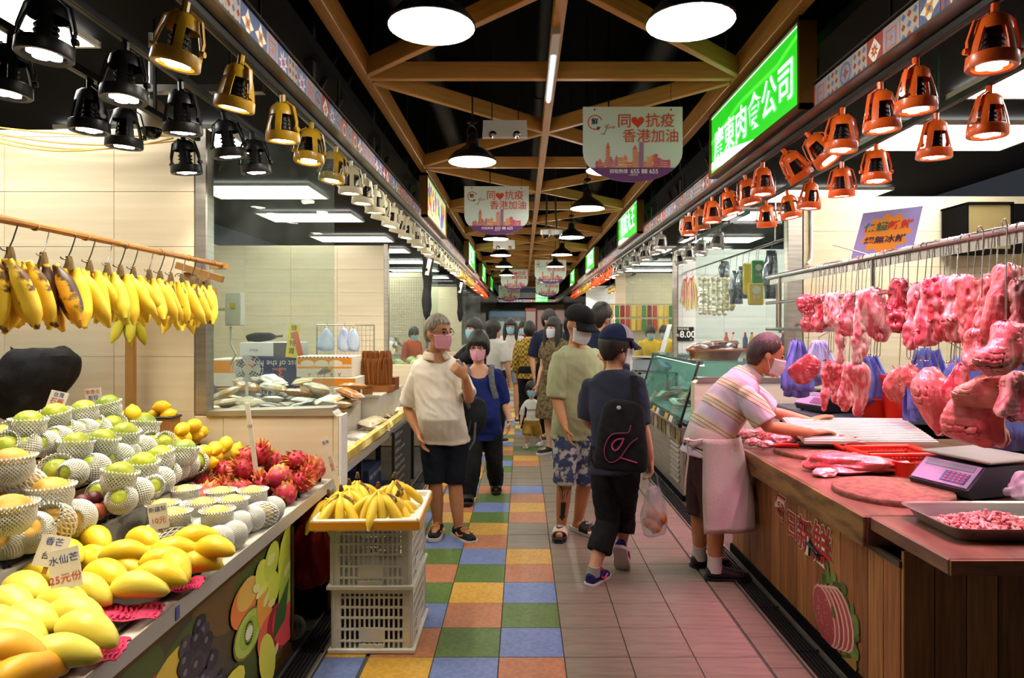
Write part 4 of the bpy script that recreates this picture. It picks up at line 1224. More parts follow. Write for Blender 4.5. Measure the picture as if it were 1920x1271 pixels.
for i, (x, y, z) in enumerate([(480, 345, .83), (630, 325, .86), (745, 215, .89), (845, 275, .84), (1030, 255, .87), (890, 380, .84), (770, 455, .79), (500, 475, .77), (610, 465, .78), (940, 495, .775), (1050, 415, .8), (1110, 375, .8), (1160, 310, .8), (650, 225, .86), (700, 400, .8), (980, 330, .8)]):
	p = atz(*C3(x, y), z)
	if p.y > 3.55: p = P(*C3(x, y), 3.55)
	dr(p, (q.uniform(-1.6, 1.6), q.uniform(-1.2, 1.2), q.uniform(0, 6)), 'scaly crimson dragon fruit heaped by the low tiled wall', 'dragon fruit heap', q.uniform(.98, 1.1))
for i, (x, y) in enumerate(((290, 435), (345, 525))):
	o = dr(atz(*C3(x, y), .79), (1.2, .4, 2 + i), 'smoother red dragon fruit lying beside the pale pears', 'dragon fruit beside the pears', 1.05)
# black trays under the fruit rows
trm = {}
def tray(x0, x1, y0, y1, z, label):
	L_ = y1 - y0; W_ = x1 - x0
	b = MB(); b.box((0, 0, .003), (W_ * .9, L_ * .92, .006))
	for s_ in (-1, 1):
		b.box((s_ * W_ * .47, 0, .011), (.008, L_, .022), rot=ry(s_ * .5)); b.box((0, s_ * L_ * .47, .011), (W_, .008, .022), rot=rx(-s_ * .5))
	tag(b.build('fruit_tray', m_tray, None, ((x0 + x1) / 2, (y0 + y1) / 2, z), smooth=0), label, 'tray', 'black fruit trays')
for x, z, nm in ((-1.56, .815, 'front'), (-1.76, .915, 'middle'), (-1.96, 1.01, 'top')):
	for i, (y0, y1) in enumerate(((1.5, 2.0), (2.02, 2.52), (2.54, 3.06), (3.08, 3.6))): tray(x - .2, x, y0, y1, z, 'black foam tray under the %s step of wrapped fruit' % nm)
for y0, y1, lb in ((1.3, 1.72, 'near mangoes'), (1.74, 2.2, 'mango heap'), (2.22, 2.75, 'pale pears'), (2.77, 3.2, 'last pale pears'), (3.0 + .22, 3.58, 'dragon fruit')): tray(-1.5, -1.075, y0, y1, .72, 'black foam tray under the ' + lb)
# pink net pads under the large mangoes
m_pinknet = M('pink foam net', '#e0376a', .6)
def netpad(loc, rot, label, sx=.16, sy=.12):
	b = MB(); n = 12
	for k in range(n):
		x = -sx/2 + sx * k / (n - 1)
		b.tube([(x + .004 * sin(j * 2.2 + k), -sy/2 + sy * j / 8, .006 + .004 * sin(j * 1.4) ) for j in range(9)], .0042, 5)
		b.tube([(-sx/2 + sx * j / 8, -sy/2 + sy * k / (n - 1), .004 + .004 * sin(j * 1.2)) for j in range(9)], .003, 4)
	tag(b.build('foam_net_pad', m_pinknet, None, loc, rot), label, 'foam net')
netpad(atz(240, 1150, .75), (-.05, .1, .35), 'bright pink foam net lying bare in the tray among large mangoes')
netpad(atz(345, 1098, .745), (0, 0, .3), 'pink foam net peeping out under the heaped mangoes', .1, .1)
netpad(atz(180, 1225, .745), (0, 0, .3), 'pink foam net under the lowest large mango', .12, .12)

# ---- price cards
m_ink_r, m_ink_b, m_ink_k = ink('#c2402e'), ink('#2f3f8c'), ink('#20242c')
def card(px, py, Y, w_, h, lines, label, rot=(0, 0, 0), stick=0):
	"a hand-lettered card; lines = [(text, size, colour, z from the top)]"
	t = thing('price_card', label, 'price card', P(px, py, Y), rot)
	b = MB(); b.box((0, 0, 0), (w_, .004, h)); b.build('card', M('cream card', '#e6ddc9', .7), t, smooth=0)
	for s_, sz, m, z in lines: text(s_, sz, m, t, (0, -.0032, h/2 - z), bold=.004)
	if stick: b = MB(); b.box((0, .003, -h/2 - stick/2), (.012, .004, stick)); b.build('stick', m_ply, t, smooth=0)
	return t
card(106, 755, 3.2, .085, .11, [('台灣', .026, m_ink_b, .018), ('石榴', .032, m_ink_r, .05), ('15元', .036, m_ink_k, .09)], 'cream price card with red and blue characters leaning by the black jacket', (-.2, .22, 0), .1)
card(176, 748, 3.35, .08, .11, [('新奇士', .024, m_ink_r, .02), ('新橙', .026, m_ink_b, .05), ('15元', .034, m_ink_r, .088)], 'cream price card with red top line standing behind the top guavas', (0, -.1, 0), .1)
card(97, 1033, 1.98, .075, .09, [('香芒', .024, m_ink_b, .02), ('台灣', .022, m_ink_k, .06)], 'cream price card half hidden behind another among the mangoes', (-.3, .25, .3), .02)
card(122, 1066, 1.80, .075, .105, [('水仙芒', .024, m_ink_b, .028), ('25元份', .026, m_ink_r, .078)], 'white price card reading 25 stuck among the mangoes', (-.25, -.2, .25), .03)
card(297, 968, 2.42, .065, .09, [('新疆梨', .02, m_ink_b, .02), ('10元', .026, m_ink_r, .06)], 'white price card reading 10 among the pale pears', (-.1, -.15, .2), .04)
t = thing('price_stick', 'long thin white lettered stick standing in the dragon fruit', 'price stick', P(473, 830, 3.2), (0, -.13, 0))
MB().box((0, 0, 0), (.022, .005, .38)).build('stick', M('cream card'), t, smooth=0)
text('火龍果', .018, m_ink_r, t, (0, -.004, .08), rot=(pi/2, 0, 0), scale=(.5, 1, 1))
t = thing('price_stick', 'lettered white stick leaning at the counter end above the bananas', 'price stick', P(622, 868, 3.45), (0, -.28, 0))
MB().box((0, 0, 0), (.028, .005, .28)).build('stick', M('cream card'), t, smooth=0)
text('香蕉', .02, m_ink_b, t, (0, -.004, .11)); text('特價三元', .02, m_ink_r, t, (0, -.004, 0), rot=(pi/2, -pi/2, 0))
t = thing('sticker', 'tiny blue and red sticker on the counter edge', 'sticker', (-1.0165, 1.97, .705), (0, 0, pi/2))
MB().box((0, 0, 0), (.022, .002, .04)).build('label', M('sticker blue', '#4863a8', .5), t, smooth=0); text('A', .022, ink('#c2402e'), t, (0, -.002, 0))

# ---- bananas
m_ban = M('banana skin', '#f7d548', .42, col2='#eec632', nscale=6, sss=.1)
m_ban_sp = M('spotted banana skin', '#f2c83a', .42, col2='#5b3a14', nscale=26, ramp=(.56, .63), detail=6)
m_ban_br = M('brown blotched banana', '#e2a828', .45, col2='#3d2410', nscale=13, ramp=(.49, .54), detail=6)
m_ban_gr = M('greenish banana skin', '#c9bb35', .42, col2='#a9a52c', nscale=6)
m_tip = M('banana stem', '#6b5423', .7, col2='#4a3818', nscale=20)
def banana_mesh(m, curve=.7, L_=.185, r_=.0215):
	b = MB(); pts = []; rs = []
	for k in range(12):
		u = k / 11; a = u * curve
		pts.append((L_ * (1 - cos(a)) / curve, 0, -L_ * sin(a) / curve))
		rs.append(r_ * [.34, .4, .7, .93, 1, 1.02, 1.02, 1, .97, .85, .5, .24][k])
	b.tube(pts, rs, 10)
	return b.mesh('banana', m, 50)
BM = {k: [banana_mesh(m, c) for c in (.35, .55, .95)] for k, m in (('y', m_ban), ('s', m_ban_sp), ('b', m_ban_br), ('g', m_ban_gr))}
stem_me = MB().tube([(0, 0, .03), (.002, 0, .012), (0, 0, -.012)], [.008, .011, .016], 8).mesh('stem', m_tip)
m_wire = M('hook wire', '#b5b2ac', .25, 1)
def hookpts(r_=.016, L_=.07, low=.012):
	pts = [(r_ * cos(a) , 0, r_ * sin(a)) for a in [pi * 1.05 - pi * 1.15 * k / 8 for k in range(9)]]
	pts += [(r_ * .9, 0, -.01), (.004, 0, -L_ * .7)]
	pts += [(-.004 + low * cos(a) - low, 0, -L_ + low * sin(a)) for a in [-.2 - 2.6 * k / 6 for k in range(7)]]
	return pts
hook_me = MB().tube(hookpts(), .0022, 6).mesh('hook', m_wire)
def bunch(loc, kind, n, spread, rotz, label, group, tilt=0, scale=1.0, ring=True, hang=True):
	t = thing('banana_bunch', label, 'bananas', loc, (tilt, 0, rotz), group); t.scale = (scale,) * 3
	obj('stem', stem_me, t)
	g = random.Random(int(abs(loc[0]) * 1000) + int(loc[1] * 317))
	bz = rotz
	for k in range(n):
		c = k - (n - 1) / 2
		two = k % 2
		o = obj('banana', BM[kind][g.randrange(2)], t, (c * .013, -.008 + .02 * two, -.004 - .004 * g.random()))
		o.rotation_euler = (Euler((.1 - .16 * two, -c * .15, 0)).to_matrix() @ Matrix.Rotation((pi/2 if two else -pi/2) - bz + g.uniform(-.5, .5), 3, 'Z')).to_euler()
		o.scale = (1.12, 1.12, g.uniform(.95, 1.08))
	return t
RODX, RODZ = -1.52, 1.862
b = MB(); b.tube([(0, -1.0, 0), (0, -.4, .003), (0, .2, 0), (0, .83, -.002)], [.013, .0125, .012, .0115], 10)
for k in range(8): b.tube([(0, -.95 + k * .24, .0), (0, -.942 + k * .24, .0)], .0142, 10)
rod = b.build('bamboo', planks('bamboo', '#b07a35', '#8d5a22', (8, 1, 8), .45), None)
rt = thing('banana_rail', 'bamboo pole carrying hooked banana bunches over the fruit', 'pole', (RODX, 2.55, RODZ)); rod.parent = rt
b = MB(); b.box((-.02, .84, -.005), (.09, .03, .03)); b.box((-.16, .93, -.03), (.25, .03, .035), rot=ry(.3)); b.box((-.22, 1.03, -.05), (.05, .2, .04)); b.build('bracket', m_ply, rt, smooth=0)
b = MB(); b.tube([(0, -1.0, 0), (0, -1.0, .7)], .004, 5); b.build('hanging_wire', m_wire, rt)
BL = [(-14, 's', 7, 'spotted banana bunch, first on the bamboo pole'), (22, 's', 7, 'spotted banana bunch with written price beside the blackened bunch'), (84, 'b', 7, 'overripe banana bunch blotched with black patches'), (132, 'y', 6, 'clean yellow banana bunch next to the blackened bunch'), (170, 'y', 6, None), (204, 'g', 5, 'slightly greenish banana bunch in the middle of the pole'), (228, 'y', 6, None), (252, 'y', 6, None), (282, 'y', 6, None), (302, 's', 4, None), (322, 's', 5, 'spotted banana bunch with one dark bruised fruit'), (343, 'y', 4, None), (362, 's', 4, None), (376, 's', 4, None), (391, 'y', 3, 'last yellow banana bunch at the far end of the pole')]
for i, (px, kind, n, lb) in enumerate(BL):
	Y = FPX * -RODX / (VPX - px)
	z = RODZ - .004
	h = obj('hook', hook_me, None, (RODX - .0015, Y, z - .001), (0, 0, .6 + .3 * (i % 3))); tag(h, 'S-shaped wire hook on the bamboo pole holding bananas', 'hook', 'banana hooks')
	bt = bunch((RODX - .006, Y, z - .105), kind, n, 1.9, .5 + .5 * sin(i * 2.1), lb or ('yellow banana bunch hooked along the bamboo pole' if kind == 'y' else 'brown speckled banana bunch hooked towards the pole end'), 'hooked banana bunches', 0, 1.12 if i < 4 else 1.02)
	if i % 3 != 1 and kind != 'g': text(['15元', '14', '15', '12'][i % 4], .03, m_ink_r, bt, Matrix.Rotation(-bt.rotation_euler.z, 3, 'Z') @ Vector((.015, -.052, -.12)), (pi/2, .1, -bt.rotation_euler.z))
for px, py, kind, lb in ((242, 575, 'g', 'greenish banana bunch hung low on the wooden post'), (335, 555, 'y', 'yellow banana bunch hung below the far end of the pole')):
	p = P(px, py, 3.42)
	h = obj('hook', hook_me, None, (p.x, p.y, p.z + .1), (0, 0, .5)); tag(h, 'wire hook on the wooden bracket holding bananas', 'hook', 'banana hooks')
	bunch(p, kind, 4, 1.8, .3, lb, 'low banana bunches', 0, 1.0)
t = thing('wooden_post', 'wooden post with a side arm standing by the cream wall', 'post', (-2.11, 3.6, 1.01))
MB().box((0, 0, .38), (.045, .03, .76)).build('upright', m_ply, t, smooth=0)
b = MB(); b.box((.27, -.1, .72), (.56, .03, .035), rot=rz(-.3)); b.build('arm', m_ply, t, smooth=0)

# ---- black jacket slumped against the wall
def cloth_blob(rings, m, name, amp=.02, sc=6, seed=0, parent=None, sub=1):
	b = MB(); b.loft(rings)
	o = b.build(name, m, parent)
	def mods(o):
		if sub: s_ = o.modifiers.new('s', 'SUBSURF'); s_.levels = s_.render_levels = sub
	bake(o, mods)
	off = Vector((seed * 3.1, seed * 1.7, seed))
	for v in o.data.vertices:
		n_ = noise.noise(Vector((v.co.x * sc, v.co.y * sc, v.co.z * sc * .6)) + off) + .5 * noise.noise(v.co * sc * 2.3 + off)
		v.co += v.normal * amp * n_
	return o
m_bcloth = M('black cloth', '#0e0f12', .8, col2='#17181c', nscale=9, bump=.3, bscale=40)
jr = []
for z, cx, a, b_ in ((1.06, -2.66, .1, .08), (1.12, -2.68, .16, .1), (1.22, -2.66, .19, .11), (1.32, -2.6, .19, .1), (1.4, -2.58, .17, .09), (1.45, -2.6, .1, .05)):
	jr.append(superell(cx + .1, 3.44, z, a * 1.1, b_, 18, 2.6))
o = cloth_blob(jr, m_bcloth, 'backpack', .03, 7, 2, None, 2); tag(o, 'black slumped rucksack hanging in front of the cream wall', 'bag')
b = MB(); b.tube([(-2.45, 3.46, 1.4), (-2.43, 3.44, 1.2), (-2.45, 3.42, 1.06)], .028, 8, squash=(.4, 1.3)); b.build('strap', m_bcloth, o)

# ---- stacked white crates with bananas on a foam lid
m_crate = M('white crate plastic', '#e0dccf', .4, col2='#d0cabb', nscale=4)
def crate(w_=.385, d=.44, h=.30):
	t = thing('crate', 'x', 'crate')
	def side(L_, nb, plate):
		b = MB()
		for z in (.012, .055, .11, .165, .215, .262, h - .012): b.box((0, 0, z), (L_ - .02, .012, .016 if z in (.012, h - .012) else .009))
		n = nb
		for k in range(n + 1): b.box((-L_*.39 + L_*.78 * k / n, .001, h/2), (.009, .009, h - .02))
		for s_ in (-1, 1): b.box((s_ * L_ * .44, 0, h/2), (L_ * .1, .01, h - .01))
		for s_ in (-1, 1): b.box((s_ * L_ * .465, -.004, h/2), (.008, .014, h))
		if plate:
			b.box((0, -.001, .088), (L_ * .3, .01, .06)); b.box((0, -.003, .03), (L_ * .3, .014, .022))
			for k in (-1, 1): b.box((k * .03, -.004, .03), (.045, .014, .006), rot=ry(.6)); b.box((k * .03, -.004, .03), (.045, .014, .006), rot=ry(-.6))
		return b
	for s_ in (-1, 1):
		side(w_, 13, True).build('side_panel', m_crate, t, (0, s_ * (d/2 - .008), 0), (0, 0, 0 if s_ < 0 else pi), smooth=0)
		side(d, 15, True).build('side_panel', m_crate, t, (s_ * (w_/2 - .008), 0, 0), (0, 0, pi/2 if s_ > 0 else -pi/2), smooth=0)
	b = MB(); b.box((0, 0, .006), (w_ - .03, d - .03, .01)); b.build('bottom', m_crate, t, smooth=0)
	b = MB()
	for s_ in (-1, 1): b.box((0, s_ * (d/2 + .004), .012), (w_ + .03, .02, .022), bev=.004); b.box((s_ * (w_/2 + .004), 0, .012), (.02, d + .02, .022), bev=.004)
	b.build('flange', m_crate, t, smooth=0)
	return t
cr = Stamp(crate)
CX, CY = -.715, 3.39
cr((CX, CY, .0), (0, 0, 0), 'white slatted plastic crate standing on the floor tiles', 'stacked white crates')
cr((CX - .004, CY - .005, .302), (0, 0, 0), 'white slatted plastic crate under the banana tray', 'stacked white crates')
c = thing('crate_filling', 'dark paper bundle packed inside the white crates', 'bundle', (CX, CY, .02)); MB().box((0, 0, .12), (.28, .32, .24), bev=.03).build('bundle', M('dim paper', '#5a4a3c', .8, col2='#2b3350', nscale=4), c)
t = thing('foam_tray', 'white foam box lid with orange tape carrying bananas', 'lid', (-.735, 3.36, .604), (0, 0, .03))
b = MB(); b.box((0, 0, .012), (.5, .56, .024), bev=.006)
for s_ in (-1, 1): b.box((s_ * .24, 0, .035), (.02, .56, .04), bev=.006); b.box((0, s_ * .27, .035), (.5, .02, .04), bev=.006)
b.build('lid', M('white foam', '#e9e3d6', .6), t, smooth=0)
b = MB()
for s_ in (-1, 1): b.box((s_ * .2515, 0, .026), (.003, .563, .036)); b.box((0, s_ * .2815, .026), (.503, .003, .036))
b.build('orange_tape', M('orange tape', '#ef9a1f', .35), t, smooth=0)
def hand(loc, n, rot, kind, label, scale=1.0):
	t = thing('banana_hand', label, 'bananas', loc, rot); t.scale = (scale,) * 3
	o = obj('stem', stem_me, t, (0, 0, .035), (.2, 0, 0)); o.scale = (.8, .8, .7)
	g = random.Random(int(loc[0] * 999) + n)
	for k in range(n):
		a = (k - (n - 1) / 2) * 3.4 / (n - 1)
		o = obj('banana', BM[kind if g.random() > .3 else 's'][1 + k % 2], t, (.008 * sin(a), -.01, .012 * (k % 2)))
		o.rotation_euler = Euler((0, 1.12 - .2 * (k % 2) + g.uniform(-.08, .08), a + pi/2), 'XYZ')
	return t
z0 = .63
for i, (px, py, Y, rot, n, lb) in enumerate(((670, 905, 3.45, .2, 7, 'upright banana hand at the back of the foam lid'), (738, 905, 3.42, .7, 6, 'yellow banana hand at the aisle corner of the foam lid'), (618, 938, 3.28, -.6, 5, 'yellow banana hand beside the fruit counter end'), (640, 930, 3.2, -.2, 6, 'banana hand with a dark stem hanging over the lid front'), (708, 925, 3.2, .5, 7, 'large banana hand in the middle of the foam lid'), (655, 918, 3.33, 0, 6, 'banana hand buried in the middle of the pile'), (745, 940, 3.3, .8, 5, 'banana hand with black tips near the lid edge'))):
	p = P(px, py, Y)
	hand((p.x, p.y, p.z), n, (.1, 0, rot), 'y', lb, 1.02)
# red plastic bag under the counter end, foam cup on the floor
m_redbag = M('red plastic bag', '#c8341c', .3, trans=.15, alpha=.92)
rings = []
for z, a, b_ in ((.18, .07, .05), (.25, .12, .08), (.38, .12, .085), (.5, .09, .06), (.6, .05, .03), (.66, .025, .02)): rings.append(superell(-1.1, 3.5, z, a, b_, 18, 2.3))
o = cloth_blob(rings, m_redbag, 'plastic_bag', .03, 14, 4, None, 2); tag(o, 'red plastic bag hanging under the fruit counter end', 'bag')
b = MB(); b.tube([(-1.1, 3.5, .64), (-1.1, 3.5, .68)], .004, 5); b.build('handle', m_redbag, o)
o = obj('foam_net', net_full, None, (-1.13, 3.3, .062), (1.2, 0, .5)); tag(o, 'loose white foam net lying on the floor by the drain', 'foam net')

# ================================================================== BUTCHER'S STALL (right)
m_top = planks('stained worktop', '#8a6450', '#5c3d30', (3, 1, 3), .38, .12, (.3, .7), .2)
m_beam = planks('worn beam', '#94703e', '#5c4022', (3, 1.2, 6), .5, .25, (.35, .65))
m_plank = [planks('plank %d' % i, a, b_, (14, 14, .9), .55, .15, (.3, .7)) for i, (a, b_) in enumerate((('#a87040', '#7d4f28'), ('#b57f4a', '#8a5a30'), ('#9a6538', '#6f4422'), ('#bd8a54', '#946236')))]
CZ = .78
t = thing('butcher_counter', "long wooden butcher's counter clad in upright brown planks", 'counter')
b = MB(); b.box((1.79, 3.66, CZ - .065), (.79, 1.88, .13), bev=.008); b.build('worktop', m_top, t, smooth=0)
b = MB(); b.box((1.393, 3.66, CZ - .066), (.012, 1.885, .125), bev=.003); b.build('front_beam', m_beam, t, smooth=0)
b = MB(); b.box((2.2, 2.465, CZ - .03), (1.57, .5, .058), bev=.006); b.build('end_worktop', m_top, t, smooth=0)
b = MB(); b.box((2.2, 2.213, CZ - .031), (1.56, .006, .05)); b.build('end_edge', planks('edge wood', '#9c6a3c', '#74492a', (2, 9, 9), .5), t, smooth=0)
b = MB(); b.box((2.58, 3.66, CZ - .035), (.8, 1.88, .06)); b.build('back_worktop', m_top, t, smooth=0)
b = MB(); b.box((2.15, 3.6, .33), (1.36, 2.0, .64)); b.build('carcass', m_black, t, smooth=0)
n = 17
for k in range(n):
	y0, y1 = 2.562 + k * .1205, 2.562 + (k + 1) * .1205
	MB().box((1.46, (y0 + y1) / 2, .345), (.018, y1 - y0 - .004, .6), bev=.002).build('plank', m_plank[(k * 5 + k // 3) % 4], t, smooth=0)
for k in range(13):
	x0 = 1.452 + k * .121
	MB().box((x0 + .0605, 2.553, .36), (.117, .018, .66), bev=.002).build('plank', m_plank[(k * 3 + 1) % 4], t, smooth=0)
b = MB(); b.box((1.449, 3.58, .638), (.012, 2.05, .024)); b.build('metal_strip', M('grey strip', '#5b564f', .5, .6), t, smooth=0)
b = MB(); b.box((1.45, 3.58, .028), (.03, 2.06, .056)); b.build('plinth', m_black, t, smooth=0)
b = MB(); b.box((1.448, 3.3, .445), (.014, .13, .03), rot=rx(.25)); b.tube([(1.44, 3.25, .44), (1.435, 3.37, .46)], .007, 6); b.tube([(1.44, 3.35, .44), (1.438, 3.35, .40)], .004, 5); b.build('latch', m_dsteel, t)
# lettering stickers and meat picture on the front
for ch, Y, z, s_ in (('每', 3.74, .53, .17), ('日', 3.585, .478, .155), ('新', 3.42, .468, .19), ('鮮', 3.225, .478, .215)):
	o = text(ch, s_, ink('#e6dcc9'), t, (1.4475, Y, z), (pi/2, 0, -pi/2), bold=.034, extrude=.0015, name='letter_backing')
	o = text(ch, s_, ink('#a92a22'), t, (1.4455, Y, z), (pi/2, 0, -pi/2), bold=.012, extrude=.0006, name='letter')
f = Flat(); g = random.Random(8)
for k in range(60):
	a = g.uniform(0, 6.28); r_ = g.uniform(.4, 1)
	x, z = (.02 + .0 + g.uniform(-.1, .12), .13 + g.uniform(-.06, .05)) if k < 16 else (.1 + g.uniform(-.04, .07) , -.02 + g.uniform(-.16, .1))
	f.e(x, z, g.uniform(.015, .03), g.uniform(.012, .025), g.choice(['#5f7a33', '#4a6628', '#77893c', '#3f5a25']), a, 9)
f.p([(-.12, .08), (-.11, -.02), (-.04, -.13), (-.06, -.14), (-.13, -.02)], '#d9cbb0'); f.p([(.06, -.15), (.16, -.1), (.17, -.2), (.08, -.19)], '#a5783f')
for k in range(5):
	x = .055 - k * .032
	f.e(x, .0 - .012 * k, .085, .12, '#e0b3a6', .5); f.e(x - .004, -.004 - .012 * k, .078, .113, ['#a9484a', '#b4524f', '#9f3f44', '#b85a56', '#a94749'][k], .5)
f.e(-.078, -.06, .06, .105, '#a9474a', .45)
for k in range(40): f.e(-.075 + g.gauss(0, .03), -.05 + g.gauss(0, .045), .006, .002, '#d99a94', g.random() * 3, 6)
f.e(.0, .0, .012, .025, '#55702e', .3)
f.build('meat_picture', M('sticker print', '#fff', .4, attr=True), t, (1.447, 3.1, .225), (0, 0, -pi/2), smooth=0).scale = (1.3, 1, 1.15)

# ---- meat rail with hooks
RX = 1.95
m_rail = M('rail steel', '#c7c0bf', .22, 1)
t = thing('meat_rail', 'steel rail frame carrying hooked cuts above the counter', 'rail', (RX, 0, 0))
for z, r_, y0 in ((1.94, .016, 2.0), (1.735, .013, 2.0), (1.53, .013, 2.0)):
	b = MB(); b.tube([(0, y0, z), (0, 5.32, z)], r_, 10); b.build('bar', m_rail, t)
b = MB(); b.box((.022, 3.66, 1.905), (.008, 3.3, .05)); b.build('flat_bar', m_rail, t, smooth=0)
for y in (2.05, 3.75, 5.1):
	b = MB(); b.tube([(.02, y, 1.5), (.02, y, 1.93)], .013, 10); b.build('upright', m_rail, t)
b = MB(); b.tube([(0, 5.3, 1.93), (.2, 5.45, 1.93), (.34, 5.66, 1.93)], .01, 8); b.tube([(0, 5.3, 1.53), (.2, 5.45, 1.53), (.34, 5.66, 1.53)], .01, 8); b.tube([(.1, 5.37, 1.53), (.1, 5.37, 1.93)], .01, 8); b.build('wall_arm', m_rail, t)
b = MB(); b.tube([(.02, 2.05, 1.93), (.02, 2.05, 3.02)], .012, 8); b.build('hanger', m_rail, t)
def shook(L_, r_=.0165, w_=.0024, low=.016):
	pts = [(r_ * cos(a), 0, r_ * sin(a)) for a in [pi * 1.1 - pi * 1.2 * k / 8 for k in range(9)]]
	pts += [(r_ * .95, 0, -.012), (.006, 0, -L_ + .03)]
	pts += [(.006 - low + low * cos(a), 0, -L_ + low * .6 + low * sin(a)) for a in [-.1 - 2.9 * k / 7 for k in range(8)]]
	return MB().tube(pts, w_, 6).mesh('meat_hook', m_rail)
hk = {L_: shook(L_) for L_ in (.2, .23, .26)}
hk2 = {L_: shook(L_, .0135) for L_ in (.14, .17, .2)}
def meat_mat(name, c1, c2, ramp=(.45, .62), st=(1, 1, .35), ns=24, rough=.3):
	return M(name, c1, rough, col2=c2, nscale=ns, stretch=st, ramp=(ramp[0] + .02, ramp[0] + .1), bump=.6, bscale=50, detail=6, sss=.08, coat=.4)
m_meat = [meat_mat('meat a', '#c4444f', '#e08f90', (.46, .66)), meat_mat('meat b', '#d0606a', '#eeb0ae', (.44, .6)), meat_mat('meat c', '#a93440', '#cf6f72', (.5, .7)), meat_mat('meat fat', '#dd8588', '#f2c8c2', (.42, .6)), meat_mat('meat lean', '#c95558', '#d97c78', (.4, .7), (1, 1, .6), 7)]
m_skin = M('pork rind', '#dfae94', .4, col2='#c98f7c', nscale=6, sss=.15, bump=.1)
def meat_mesh(w_, d, h, seed, m, kind=0, nz=11, na=16):
	"a hanging cut: irregular lofted body, h tall, hung from its top"
	g = random.Random(seed); off = Vector((g.random() * 20, g.random() * 20, g.random() * 20))
	rings = []; ph = g.random() * 6
	for i in range(nz):
		u = i / (nz - 1)
		if kind == 0: s_ = [.6, .95, 1.05, 1.0, 1.05, .98, 1.05, 1.0, 1.0, .85, .45][i]
		elif kind == 1: s_ = [.55, .8, .85, .85, .92, 1.0, 1.1, 1.15, 1.1, .85, .4][i]      # heavy at the bottom
		elif kind == 2: s_ = [.3, .9, 1.0, .9, .7, .6, .62, .55, .45, .4, .25][i]          # tapering tail
		elif kind == 3: s_ = [.3, .6, .85, 1.0, 1.08, 1.1, 1.05, .9, .7, .42, .12][i]      # drop-shaped
		else: s_ = [.5, .95, 1.05, 1.1, 1.12, 1.15, 1.2, 1.2, 1.2, 1.1, .8][i]
		cx = w_ * .16 * sin(u * 4 + ph); cy = d * .15 * sin(u * 3 + ph * 2)
		rr = []
		for k in range(na):
			a = 2 * pi * k / na
			lob = 1 + .16 * sin(3 * a + ph + u * 3) + .1 * sin(5 * a + ph * 3)
			rr.append(Vector((cx + w_ / 2 * s_ * lob * cos(a), cy + d / 2 * s_ * lob * sin(a), -h * u)))
		rings.append(rr)
	b = MB(); b.loft(rings); o = b.build('meat', m)
	def mods(o): q = o.modifiers.new('s', 'SUBSURF'); q.levels = q.render_levels = 2
	bake(o, mods)
	sc = 1.2 / max(w_, .04); sf = .35 if w_ > .13 else .5 if kind >= 3 else 1
	for v in o.data.vertices:
		p = Vector((v.co.x, v.co.y, v.co.z * .55))
		n1 = noise.noise(p * sc * 1.6 + off); n2 = noise.noise(p * sc * 4 + off); n3 = 1 - 2 * abs(noise.noise(p * sc * 3 - off))
		v.co += v.normal * (w_ * .18 * n1 + (w_ * .1 * n2 - w_ * .1 * n3) * sf)
	me = o.data; bpy.data.objects.remove(o); return me
def hang(px, y0, y1, wpx, kind, mi, label, rail=1, X=RX, seed=None, group=None, rz_=None):
	Y = FPX * X / (px - VPX); k = Y / FPX
	ztop = CAMH - (y0 - VPY) * k; h = (y1 - y0) * k * 1.04; w_ = wpx * k
	zr = 1.94 if rail == 1 else 1.53
	L_ = zr - ztop - .012
	tab = hk if rail == 1 else hk2
	key = min(tab, key=lambda q: abs(q - L_))
	rr = .0165 if rail == 1 else .0135
	ho = obj('meat_hook', tab[key], None, (X, Y, zr), (0, 0, (px * .37) % 1.2 - .6)); ho.scale.z = max(.4, L_ / key) if L_ > .05 else .5
	ho.location.z = zr
	tag(ho, 'long steel S-hook on the %s bar holding a cut of meat' % ('top' if rail == 1 else 'lowest'), 'hook', 'meat hooks, %s bar' % ('top' if rail == 1 else 'lowest'))
	o = obj('meat_cut', meat_mesh(w_ * 1.2, w_ * .7, h, seed or int(px), m_skin if mi == 9 else m_meat[mi], kind), None, (X - .008, Y - .0, ztop + .012), (0, 0, rz_ if rz_ is not None else ((px * .71) % 1.0 - .5)))
	tag(o, label, 'meat', group or ('cuts on the top bar' if rail == 1 else 'cuts on the lowest bar'))
	return o
UP = [(1519, 560, 622, 30, 0, 0, 'dark red shoulder cut at the far end of the top bar'), (1541, 557, 622, 28, 1, 0, 'red cut with a pale edge beside the far end cut'), (1558, 555, 608, 22, 0, 3, 'small fatty strip of meat between red cuts'), (1574, 551, 690, 22, 2, 3, 'very long pale strip of ribs hanging down past the lowest bar'), (1595, 551, 628, 26, 0, 1, 'marbled pink cut behind the long strips'), (1614, 548, 680, 24, 1, 3, 'long pale neck bone strip beside the rib slab'), (1646, 542, 640, 38, 0, 1, 'big pink rib slab with a hollow side'), (1690, 530, 622, 38, 1, 2, 'dark knuckle with a white bone end on top'), (1717, 537, 655, 24, 0, 1, 'narrow frilly spine strip beside the white bone knuckle'), (1743, 530, 648, 36, 4, 1, 'wide fatty belly slab'), (1768, 522, 640, 34, 0, 0, 'streaky belly slab with deep red stripes'), (1793, 525, 640, 36, 1, 1, 'pale pink leg piece with a dark lower end'), (1824, 520, 665, 32, 0, 4, 'smooth long loin strip'), (1852, 518, 660, 32, 1, 4, 'smooth rose loin with white sinew lines'), (1884, 503, 650, 56, 0, 4, 'largest orange pink shoulder at the near end of the top bar'), (1912, 530, 640, 34, 2, 1, 'shank with a round bone end beside the largest shoulder')]
for u in UP: hang(*u)
